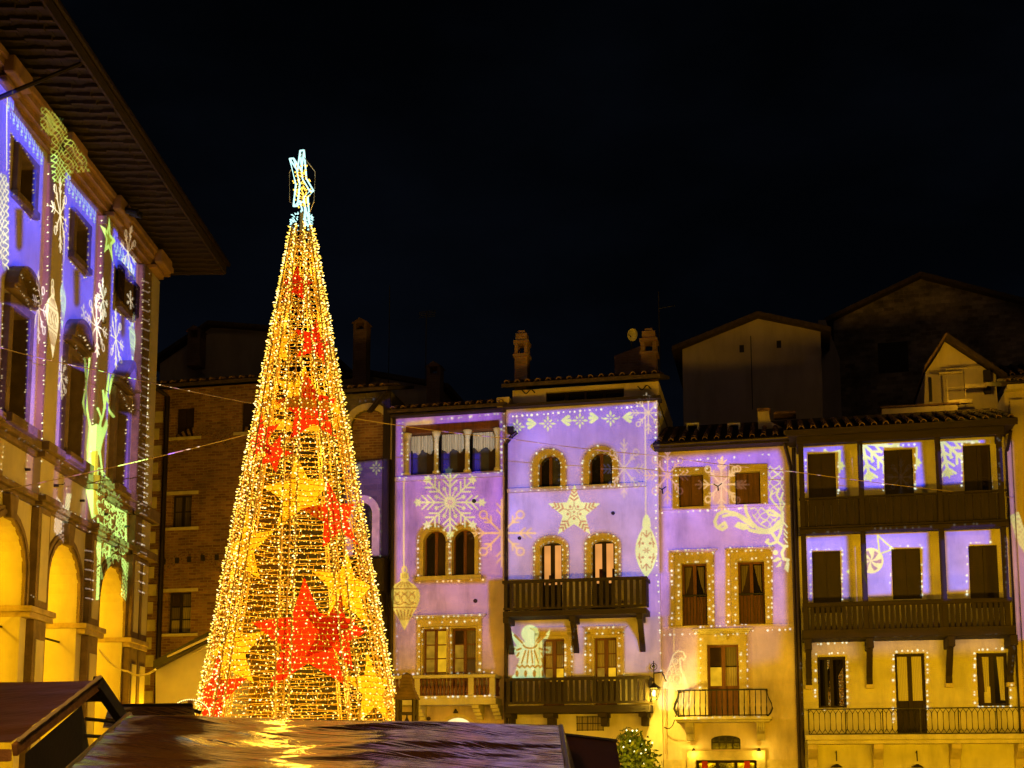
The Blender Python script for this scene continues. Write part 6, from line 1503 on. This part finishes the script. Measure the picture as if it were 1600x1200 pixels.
# ================================================================== Christmas tree of lights
TY = 30.0; TX = ray(467, 900)[0] * TY
def cone_R(z): return .2 + (15.15 - z) * .1735
def cone(th, z, dr=0.0): r = cone_R(z) + dr; return (r * math.sin(th), -r * math.cos(th), z)
def light_tree():
    root = thing('christmas_tree', 'giant gold light cone Christmas tree with red and gold stars', 'christmas tree', (TX + .12, TY, 0)); root.rotation_euler = (0, -.016, 0)
    ribs = [math.radians(d) for d in range(-160, 181, 40)]
    led = MB(); ledb = MB()
    def bulb(mb, p, n, L=.055, r=.017):
        p = Vector(p); n = Vector(n).normalized(); x = n.cross(Vector((0.3, .2, .93))).normalized(); y = n.cross(x)
        mb.add([p, p + n * L * .5 + x * r, p + n * L * .5 + y * r, p + n * L * .5 - x * r, p + n * L * .5 - y * r, p + n * L], [(0, 1, 2), (0, 2, 3), (0, 3, 4), (0, 4, 1), (5, 2, 1), (5, 3, 2), (5, 4, 3), (5, 1, 4)])
    for th in ribs:
        b = MB()
        zs = np.linspace(.1, 15.0, 16); w = lambda z: .16 / max(cone_R(z), .5)
        for sg in (-1, 1): b.tube([cone(th + sg * w(z), z, .02) for z in zs], .022, 5)
        b.tube([cone(th, z, -.16) for z in zs[:-1]], .02, 5)
        for k in range(29):
            z = .3 + k * .5
            b.tube([cone(th - w(z), z, .02), cone(th + w(z), z + .1, .02)], .012, 4); b.tube([cone(th - w(z), z, .02), cone(th, z + .25, -.16), cone(th + w(z), z + .1, .02)], .010, 4)
        part('rib', b, M['tframe'], root)
        for sg in (-1, 1):
            z = .2
            while z < 15.0:
                t2 = th + sg * w(z) + random.uniform(-.025, .025); p = Vector(cone(t2, z, random.uniform(.02, .07)))
                n = Vector((math.sin(t2) + random.uniform(-.9, .9), -math.cos(t2) + random.uniform(-.9, .9), random.uniform(-.5, .9)))
                bulb(ledb if random.random() < .3 else led, p, n, random.uniform(.05, .085), random.uniform(.015, .023)); z += random.uniform(.045, .095)
    # rings
    for zc, h in ((fz(649), .22), (fz(1118) - 2.2, .15)):
        b = MB(); n = 54; vs = []; fs = []
        for k in range(n):
            a = 2 * PI * k / n; vs += [cone(a, zc - h / 2, .0), cone(a, zc + h / 2, .0)]
        for k in range(n):
            i, j = 2 * k, 2 * ((k + 1) % n); fs.append((i, j, j + 1, i + 1))
        b.add(vs, fs); part('ring', b, M['gold_cloth'], root)
    # strings of lights, row over row
    wire = MB(); z = .25; row = 0
    while z < 14.9:
        n = max(12, int(cone_R(z) * 16)); ph = random.uniform(0, 6)
        pts = [cone(2 * PI * k / n, z + .022 * math.sin(k * 1.3 + ph) + random.uniform(-.018, .018), -.015) for k in range(n)]
        wire.tube(pts, .010, 3, closed=True)
        m = int(2 * PI * cone_R(z) / .118)
        for k in range(m):
            th = 2 * PI * (k + random.random() * .8) / m
            if abs(th - PI) < 1.3 and random.random() < .5: continue
            bulb(ledb if random.random() < .3 else led, cone(th, z + random.uniform(-.03, .03), .0), (math.sin(th) * .8 + random.uniform(-.9, .9), -math.cos(th) * .8 + random.uniform(-.9, .9), random.uniform(-1, 1)), random.uniform(.04, .07), random.uniform(.010, .018))
            if random.random() < .6:
                wire.tube([cone(th, z, -.01), cone(th + random.uniform(-.02, .02), z + random.uniform(.05, .13), .0)], .008, 3)
        z += .135 + random.uniform(-.02, .02); row += 1
    tag(part('light_string_cables', wire, M['wire'], root, normals=False), kind='stuff')
    tag(part('light_bulbs', led, M['led'], root, normals=False), kind='stuff'); tag(part('bright_bulbs', ledb, M['led_b'], root, normals=False), kind='stuff')
    # cloth stars stretched on the cone
    def star(px, py, rpx, mname, rot=90, sx=1.0, sy=1.0):
        zc = fz(py); th = math.asin(max(-.97, min(.97, ((px - (467 + (947 - py) * -.0)) / 2000 * TY) / cone_R(zc))))
        r = rpx / 2000 * TY; bm = bmesh.new(); P = []
        for k in range(10):
            a = math.radians(rot) + k * PI / 5; q = r if k % 2 == 0 else r * .42; P.append(bm.verts.new((q * math.cos(a) * sx, q * math.sin(a) * sy, 0)))
        f = bm.faces.new(P); bmesh.ops.triangulate(bm, faces=[f]); bmesh.ops.subdivide_edges(bm, edges=bm.edges[:], cuts=3, use_grid_fill=True)
        for v in bm.verts:
            zz = zc + v.co.y; t2 = th + v.co.x / max(cone_R(zc), .5); v.co = Vector(cone(t2, zz, -.03))
        nm = 'red_star' if mname == 'red_cloth' else 'gold_star'
        me = bpy.data.meshes.new(nm); bm.to_mesh(me); bm.free(); me.materials.append(M[mname]); inst(nm, me, root)
    for a in ((482, 790, 64, 'gold_cloth', 96), (478, 632, 48, 'gold_cloth', 80), (392, 872, 64, 'gold_cloth', 95), (384, 1030, 66, 'gold_cloth', 100), (556, 935, 66, 'gold_cloth', 85), (592, 1085, 60, 'gold_cloth', 90), (433, 552, 44, 'gold_cloth', 95), (415, 625, 34, 'gold_cloth', 75),
              (462, 456, 34, 'red_cloth', 85), (497, 548, 42, 'red_cloth', 80), (494, 655, 64, 'red_cloth', 97), (411, 700, 46, 'red_cloth', 100), (437, 727, 34, 'red_cloth', 70), (535, 822, 58, 'red_cloth', 100), (500, 1010, 92, 'red_cloth', 92), (352, 1095, 78, 'red_cloth', 92), (540, 1000, 62, 'red_cloth', 76)):
        star(*a)
    # topper: a double outlined star seen nearly edge on
    r = .92; top = MB(); zc = 16.06; rotz = math.radians(83); cz, sz = math.cos(rotz), math.sin(rotz)
    def tp(k, dy):
        a = PI / 2 + k * PI / 5; q = r if k % 2 == 0 else r * .40; x, y, z = q * math.cos(a), dy, q * math.sin(a) * 1.02; return (x * cz - y * sz, x * sz + y * cz, zc + z)
    for dy in (-.05, .05): top.tube([tp(k, dy) for k in range(10)], .021, 6, closed=True)
    for k in range(0, 10, 2): top.tube([tp(k, -.05), tp(k, .05)], .02, 6)
    st = part('star_topper', top, M['led_white'], root)
    ru = MB()
    for s in (-1, 1): ru.tube([tp(0, .08 * s), (.32 * s, .05, zc + .4), (.30 * s, 0, zc - .4), tp(4 if s < 0 else 6, .08 * s)], .012, 5)
    part('support_wire', ru, M['metal'], st)
    gb = MB()
    for k in range(130):
        a = random.uniform(0, 2 * PI); q = r * .45 * math.sqrt(random.random()); x, y, z = q * math.cos(a), random.uniform(-.13, .13), q * math.sin(a) * 1.3; bulb(gb, (x * cz - y * sz, x * sz + y * cz, zc + z), (random.uniform(-1, 1), -1, random.uniform(-1, 1)), .07, .022)
    tag(part('gold_bulbs', gb, M['led'], st, normals=False), kind='stuff')
    ga = MB()
    for k in range(60):
        a = random.uniform(0, 2 * PI); z = random.uniform(15.0, 15.3); bulb(ga, (.22 * math.cos(a), .22 * math.sin(a), z), (math.cos(a), math.sin(a), random.uniform(-1, 1)), .09, .02)
    tag(part('white_bulbs', ga, M['led_white'], st, normals=False), kind='stuff')
    b = MB(); b.tube([(0, 0, 14.5), (0, 0, 15.4)], .05, 6); part('mast', b, M['tframe'], root)
    point('tree_star_lamp', (TX, TY - .6, 16.1), 8, (.72, 1, .95), .15)
    for k, z in enumerate((1.5, 3.5, 5.5, 7.5, 9.3, 11, 12.6, 14)): point('tree_lamp', (TX, TY, z), 88 * cone_R(z) ** 1.5 + 13, (1, .57, .045), .15)
def fz(py): return ZC + ray(467, py)[1] * TY
light_tree()

# ================================================================== market stalls in front
def tarp_grid(mb, A, B, C_, D, nu, nv, amp, seed, thick=.03, sag=0):
    """A-B ridge, D-C eave"""
    rng = random.Random(seed); A, B, C_, D = map(Vector, (A, B, C_, D)); n = (B - A).cross(D - A).normalized()
    if n.z < 0: n = -n
    waves = [(rng.uniform(.3, 1.6), rng.uniform(6, 26), rng.uniform(0, 6), rng.uniform(.4, 1)) for _ in range(7)]
    vs = []
    for j in range(nv + 1):
        v = j / nv
        for i in range(nu + 1):
            u = i / nu; p = (A * (1 - u) + B * u) * (1 - v) + (D * (1 - u) + C_ * u) * v
            L = (B - A).length; hgt = sum(w[3] * abs(math.sin((u * L * w[0] * .6 + v * w[1] + w[2] + .8 * math.sin(u * L * 1.1 + w[2])))) ** 3 for w in waves) / 3
            hgt += .5 * math.sin(u * L * 2.3 + v * 2)
            p = p + n * (hgt * amp * min(1, v * 6 + .25)) - Vector((0, 0, sag * math.sin(PI * v)))
            vs.append(p)
    fs = [(j * (nu + 1) + i, j * (nu + 1) + i + 1, (j + 1) * (nu + 1) + i + 1, (j + 1) * (nu + 1) + i) for j in range(nv) for i in range(nu)]
    mb.add(vs, fs)
def put(root, p): return tuple(Vector(p) - root.location)
def big_stall():
    a = at(207, 1119, 13.2); b = at(872, 1134, 15.0); c = at(884, 1226, 10.6); d = at(96, 1226, 8.7)
    root = thing('market_stall', 'long market stall under a shiny wrinkled brown tarpaulin roof', 'market stall', ((a.x + b.x) / 2, (a.y + b.y) / 2, 0))
    P = lambda q: put(root, q)
    m = MB(); tarp_grid(m, P(a), P(b), P(c), P(d), 190, 60, .045, 3); part('tarpaulin', m, M['tarp'], root, smooth=True)
    e1 = a + Vector((.3, 1.5, -.55)); e2 = b + Vector((.3, 1.5, -.55)); m = MB(); tarp_grid(m, P(a + Vector((0, .02, .0))), P(b + Vector((0, .02, .0))), P(e2), P(e1), 60, 12, .02, 5); part('tarpaulin_back', m, M['tarp'], root, smooth=True)
    m = MB(); m.tube([P(b + Vector((.03, -.02, -.01))), P(c + Vector((.03, 0, .0)))], .03, 8); m.tube([P(a + Vector((-.03, -.02, .01))), P(d + Vector((-.03, 0, .02)))], .035, 8); m.tube([P(a + Vector((0, .02, -.02))), P(b + Vector((0, .02, -.02)))], .03, 8); part('roof_edge', m, M['awning'], root)
    k = MB(); k.add([P(b + Vector((.06, 0, -.02))), P(c + Vector((.06, 0, -.02))), P(Vector((c.x + .06, c.y, 0))), P(Vector((e2.x, e2.y, 0))), P(e2)], [(0, 1, 2, 3, 4)]); part('end_panel', k, M['red_cover'], root, normals=False)
    k = MB(); k.box(d.x - root.location.x + .2, c.x - root.location.x - .2, 0, .04, 0, 1.1); part('counter', k, M['stall_wood'], root)
    for x in (-1.8, 0, 1.4): k = MB(); k.box(x, x + .08, -.5, -.42, 0, 1.7); part('post', k, M['stall_wood'], root)
big_stall()
def left_stall():
    ap = at(147, 1064, 14.0); ef = at(18, 1164, 12.5); eb = at(207, 1150, 15.2); L = Vector((-5.2, 1.15, 0))
    root = thing('market_stall', 'timber market stall with gabled brown roof cut off at the left edge', 'market stall', (ap.x - 1.5, ap.y, 0))
    P = lambda q: put(root, q)
    m = MB(); tarp_grid(m, P(ap + L), P(ap), P(ef), P(ef + L), 70, 30, .02, 9); part('roof_cover', m, M['felt'], root, smooth=True)
    m = MB(); eh = ap * .62 + eb * .38; tarp_grid(m, P(ap + L), P(ap), P(eh), P(eh + L), 30, 10, .015, 4); part('roof_cover', m, M['felt'], root, smooth=True)
    dn = Vector((0, 0, -.05))
    def beam(p, q, w, h, mm, nm, off=Vector((.03, 0, 0))):
        p, q = Vector(P(p + off)), Vector(P(q + off)); d = (q - p).normalized(); s = Vector((1, .02, 0)).normalized(); u = s.cross(d).normalized()
        if u.z < 0: u = -u
        b = MB(); vs = [e + s * a * w / 2 + u * (c_ - .5) * h for e in (p, q) for a, c_ in ((-1, 0), (1, 0), (1, 1), (-1, 1))]
        b.add(vs, [(0, 1, 2, 3), (4, 5, 6, 7), (0, 1, 5, 4), (1, 2, 6, 5), (2, 3, 7, 6), (3, 0, 4, 7)]); part(nm, b, M[mm], root, bevel=.006)
    beam(ap + dn, ef + dn, .05, .13, 'stall_wood', 'barge_board'); beam(ap + dn * .2, eb + dn * .2, .10, .15, 'stall_dark', 'barge_board')
    beam(ef + Vector((0, -.02, -.10)), ef + L + Vector((0, -.02, -.10)), .04, .12, 'stall_wood', 'fascia', Vector((0, 0, 0)))
    m = MB(); pts = []
    for k in range(31):
        t = k / 30; p = ap * (1 - t) + ef * t + Vector((.07, -.01, .045 + .004 * math.sin(k * 1.7))); pts.append(P(p))
    m.tube(pts, .022, 6); part('edge_rope', m, M['cord'], root)
    # gable boards, partly open so the lit arcade shows behind
    m_ = ap * .5 + ef * .5
    g0 = Vector((ap.x - .02, ap.y - .12, ap.z - .3)); k = MB()
    k.add([P(Vector((ef.x + .1, ef.y + .1, ef.z - .08))), P(Vector((ap.x - .03, ap.y - .28, ap.z - .28))), P(Vector((ap.x - .03, ap.y + .02, ap.z - .72))), P(Vector((ap.x, ap.y + .1, 0))), P(Vector((ef.x + .1, ef.y + .1, 0)))], [(0, 1, 2, 3, 4)]); part('gable_panel', k, M['stall_dark'], root, normals=False)
    for z_ in (.42, .60, .78):
        k = MB(); a_ = Vector((ap.x - .02, ap.y - .15, ap.z - z_)); b_ = Vector((ap.x + .02, ap.y + 1.0, ap.z - z_ + .005)); k.tube([P(a_), P(b_)], .022, 6); part('gable_bar', k, M['stall_dark'], root)
    k = MB(); k.box(-2.5, 1.2, -1.5, -1.44, 0, 1.0); part('counter', k, M['stall_wood'], root)
left_stall()
def small_box_roof(name, label, cat, pts, Y, m, depth, mm2=None):
    pass
# low dark roof between the two stalls
a = at(170, 1104, 20); b_ = at(300, 1102, 21); c = at(312, 1140, 19.5); d = at(160, 1140, 18.5)
root = thing('market_stall', 'low dark stall roof peeking between the two front stalls', 'market stall', ((a.x + b_.x) / 2, 20, 0)); P = lambda q: put(root, q)
m = MB(); tarp_grid(m, P(a), P(b_), P(c), P(d), 40, 14, .02, 6); part('roof_cover', m, M['tarp'], root, smooth=True)
m = MB(); m.tube([P(a), P(b_)], .04, 8); m.tube([P(a + Vector((.1, -.1, -.18))), P(b_ + Vector((-.2, 0, -.02))), P(b_ + Vector((.15, 0, -.12)))], .035, 6); part('roof_pole', m, M['awning'], root)
for x in (-.5, .5): m = MB(); m.box(x, x + .07, .1, .17, 0, 2.4); part('post', m, M['stall_wood'], root)
# white canvas tent before the brick house
Yt = 34.0
q = [at(243, 1048, Yt), at(328, 1003, Yt - .6), at(352, 1016, Yt - .7), at(352, 1290, Yt - .7), at(243, 1310, Yt)]
root = thing('canvas_tent', 'cream canvas tent with sloping black roof edge left of the tree', 'tent', (q[0].x + 1, Yt, 0)); P = lambda v: put(root, v)
m = MB(); m.add([P(v) for v in q] + [P(v + Vector((.1, 2.5, 0))) for v in q], [(0, 1, 2, 3, 4), (5, 6, 7, 8, 9), (0, 4, 9, 5), (3, 2, 7, 8)]); part('canvas_wall', m, M['canvas'], root, normals=False)
for u, w in ((0, 1), (1, 2)):
    m = MB(); dd = Vector((0, -.25, .02)); up = Vector((0, 0, .22)); bk = Vector((.1, 2.8, 0)); A_, B_ = q[u] + dd, q[w] + dd
    vs = [A_, B_, B_ + up, A_ + up]; m.add([P(v) for v in vs] + [P(v + bk) for v in vs], [(0, 1, 2, 3), (4, 5, 6, 7), (0, 1, 5, 4), (1, 2, 6, 5), (2, 3, 7, 6), (3, 0, 4, 7)]); part('tent_roof', m, M['awning'], root)
m = MB(); m.tube([P(at(262, 1026, Yt - .4)), P(at(330, 994, Yt - 1.0))], .03, 6); m.tube([P(at(300, 1022, Yt - .4)), P(at(334, 1006, Yt - 1.0))], .025, 6); part('roof_pole', m, M['cord'], root)
m = MB(); sh = at(283, 1085, Yt - .1); m.box(sh.x - root.location.x, sh.x - root.location.x + 1.4, -.25, -.12, sh.z, sh.z + .05); part('shelf', m, M['stall_wood'], root)
# small ringed light wheel
c = at(297, 1118, 25.0); root = thing('light_wheel', 'small round arch rimmed with white fairy lights at the foot of the tree', 'light ornament', (c.x, c.y, 0))
m = MB(); m.tube([(.38 * math.cos(t), 0, c.z + .30 * math.sin(t)) for t in np.linspace(-.2, PI + .2, 24)], .014, 6); part('hoop', m, M['metal'], root)
m = MB()
for k in range(34):
    t = -.1 + (PI + .2) * k / 33; p = (.39 * math.cos(t), -.03, c.z + .31 * math.sin(t)); m.lathe(p[0], p[1], [(.003, p[2] - .012), (.012, p[2]), (.003, p[2] + .012)], 5)
tag(part('rim_bulbs', m, M['led_b'], root), kind='stuff')
m = MB(); m.box(-.05, .05, -.03, .03, 0, c.z + .3); part('stand', m, M['stall_wood'], root)
# turret kiosk
c = at(636, 1093, 25.0); ap = at(638, 1051, 25.0); root = thing('turret_kiosk', 'little wooden turret with steep pointed roof right of the tree foot', 'kiosk', (c.x, c.y, 0), math.radians(38))
w = .31; m = MB(); pr = [(w, c.z), (w * .62, c.z + .20), (.12, c.z + .48), (.01, ap.z)]; m.lathe(0, 0, pr, 4); 
rt = part('turret_roof', m, M['shingle'], root)
for i in range(4):
    for k in range(7):
        z_ = c.z + .02 + k * .065; 
        r_ = np.interp(z_, [p[1] for p in pr], [p[0] for p in pr]); a0 = i * PI / 2; p0 = Vector((r_ * math.cos(a0), r_ * math.sin(a0), z_)); p1 = Vector((r_ * math.cos(a0 + PI / 2), r_ * math.sin(a0 + PI / 2), z_))
        s_ = MB(); s_.tube([p0 * 1.0, p1 * 1.0], .012, 4); part('shingle_course', s_, M['shingle'], rt)
for sx, sy in ((1, 0), (-1, 0), (0, 1), (0, -1)):
    m = MB(); m.box(sx * w * .75 - .025, sx * w * .75 + .025, sy * w * .75 - .025, sy * w * .75 + .025, 0, c.z - .002); part('post', m, M['wood'], root)
for q in (.30, .62): m = MB(); m.lathe(0, 0, [(w * .82, c.z - q), (w * .82, c.z - q + .05)], 4); part('floor_board', m, M['wood'], root)
m = MB(); m.lathe(0, 0, [(.07, c.z - .52), (.05, c.z - .42), (.02, c.z - .36), (.01, c.z - .3)], 8); part('bell', m, M['wood'], root)
# dark red canopy right of the long stall
a = at(876, 1148, 16.0); b_ = at(962, 1158, 17.5); root = thing('red_canopy', 'dark red stall canopy between the long stall and the lit bush', 'canopy', ((a.x + b_.x) / 2, 16.8, 0)); P = lambda v: put(root, v)
m = MB(); tarp_grid(m, P(a), P(b_), P(at(975, 1230, 16.0)), P(at(872, 1230, 14.6)), 24, 16, .012, 8); part('cover', m, M['red_cover'], root, smooth=True)
m = MB(); m.tube([P(a), P(b_)], .03, 6); part('edge_pole', m, M['awning'], root); 
for q in (-.3, .3): m = MB(); m.box(q, q + .06, .1, .16, 0, 1.9); part('leg', m, M['iron'], root)
x = at(950, 1192, 15.4); point('canopy_lamp', (x.x + .12, x.y - .15, x.z + .02), .12, (1, .25, .03), .04)
# bush with fairy lights
def bush():
    c = at(985, 1175, 24.0); root = thing('lit_bush', 'rounded green bush hung with fairy lights below the wall lantern', 'bush', (c.x, c.y, 0))
    m = MB(); cl = [(0, 0, c.z + .05, .36), (-.16, -.05, c.z - .2, .38), (.18, 0, c.z - .25, .40), (.02, .1, c.z + .22, .22), (.22, .1, c.z + .0, .26), (.3, 0, c.z - .55, .34), (-.2, 0, c.z - .6, .36), (-.3, .1, c.z + .10, .14)]
    for cx, cyy, cz, r in cl:
        for _ in range(int(2600 * r * r)):
            d = Vector((random.gauss(0, 1), random.gauss(0, 1), random.gauss(0, 1))).normalized() * r * (.5 + .62 * random.random() ** 1.3); p = Vector((cx, cyy, cz)) + d
            a = Vector((random.gauss(0, 1), random.gauss(0, 1), random.gauss(0, 1))).normalized() * random.uniform(.04, .075); b = a.cross(d).normalized() * .028
            m.add([p - a, p + b, p + a, p - b], [(0, 1, 2, 3)])
    part('crown', m, M['leaf'], root, normals=False)
    k = MB(); k.tube([(0, 0, 0), (0.02, 0, .6), (0, .05, c.z - .4)], [.07, .06, .04], 7); k.tube([(0, 0, .8), (.2, 0, c.z - .3)], .03, 6); part('trunk', k, M['trunk'], root)
    l_ = MB()
    for _ in range(34):
        cx, cyy, cz, r = random.choice(cl); d = Vector((random.gauss(0, 1) - .2, -abs(random.gauss(0, 1)), random.gauss(0, 1))).normalized() * r * 1.02; p = Vector((cx, cyy, cz)) + d
        l_.lathe(p.x, p.y, [(.003, p.z - .017), (.016, p.z), (.003, p.z + .017)], 5)
    tag(part('fairy_lights', l_, M['led_bush'], root), kind='stuff')
    point('bush_lamp', (c.x - .2, c.y - .75, c.z - .2), 3, (1, .8, .4), .2)
bush()
# wall lantern between lilac and pink houses
s_, z_ = HF.uv(1022, 1083, .9); x, y = HF.xy(s_, -.9); root = thing('wall_lantern', 'black iron street lantern glowing on the corner between lilac and pink houses', 'lantern', (x, y, z_ - .18), HF.ang)
m = MB(); m.lathe(0, 0, [(.20, .30), (.21, .33), (.05, .46), (.02, .50)], 6); part('hood', m, M['iron'], root)
m = MB()
for k in range(6):
    a = k * PI / 3; m.tube([(.10 * math.cos(a), .10 * math.sin(a), 0), (.17 * math.cos(a), .17 * math.sin(a), .30)], .013, 4)
m.lathe(0, 0, [(.11, -.02), (.11, .01)], 6); part('cage', m, M['iron'], root)
m = MB(); m.lathe(0, 0, [(.02, .08), (.055, .12), (.06, .2), (.03, .27)], 8); part('bulb', m, M['lamp_glow'], root)
m = MB(); m.tube([(0, 0, .5), (0, 0, .95), (0, 0, 1.15)], .018, 5); m.tube([(0, 0, .78), (.22, .3, .84), (.28, .88, .6)], .02, 5); m.tube([(.1 * math.cos(t), 0, .98 + .1 * math.sin(t)) for t in np.linspace(0, 2 * PI, 14)], .012, 5); m.lathe(0, 0, [(.01, .92), (.06, .99), (.01, 1.06)], 8); part('arm', m, M['iron'], root)
point('lantern_lamp', (x + .0, y - .25, z_ - .12), 280, (1, .66, .05), .08)

# cables
def cable(pts, r, lab, m='cable', sag=0.0, group=None, cat='cable'):
    P0 = [Vector(p) for p in pts]; out = []
    for a, b in zip(P0[:-1], P0[1:]):
        for k in range(13):
            t = k / 13; p = a * (1 - t) + b * t; p.z -= sag * 4 * t * (1 - t); out.append(p)
    out.append(P0[-1]); mb = MB(); mb.tube(out, r, 5); o = part('cable', mb, M[m]); return tag(o, lab, cat, group)
def wallp(fr, px, py, off): s_, z_ = fr.uv(px, py, off); x, y = fr.xy(s_, -off); return (x, y, z_)
tw_ = at(400, 630, TY)
cable([wallp(PF, 0, 543, .3), at(150, 578, 31), at(392, 630, TY - .5)], .011, 'thin cable running from the palazzo front down to the tree, upper of two', sag=.03)
cable([wallp(PF, 0, 767, .3), at(385, 679, TY - .8)], .012, 'thin cable rising from the palazzo ledge up to the tree, lower of two', sag=.05)
cable([at(543, 652, TY - .5), at(800, 686, 33), at(1030, 712, 34.5), at(1240, 737, 35.5), wallp(HF, 1590, 778, .2)], .011, 'long thin cable from the tree across all the house fronts to the right', sag=.04)
cable([at(155, 1015, 33), at(200, 1049, 32.2), at(243, 1046, 30.5)], .025, 'pale sagging cord strung across the arcade to the tent', 'cord', .12)
c0 = HF.sub(0, 0)
cable([wallp(HF, 1040, 1075, .05), wallp(HF, 1040, 1178, .05)], .015, 'thin wire hanging straight down the lilac and pink house joint', 'cable')
cable([wallp(HF, 1058, 1110, .6), wallp(HF, 1050, 1135, .3), wallp(HF, 1038, 1136, .1)], .014, 'loose loop of black wire left of the iron balcony', 'iron', .06)

# repeats share a group
for o in scn.objects:
    if o.parent is None:
        st = o.name.split('.')[0]
        g = {'brick_chimney': 'chimneys on the rear roofs', 'aerial': 'aerials above the roofs', 'market_stall': 'market stalls in the foreground', 'cable': 'cables strung across the square'}.get(st)
        if g: o['group'] = g
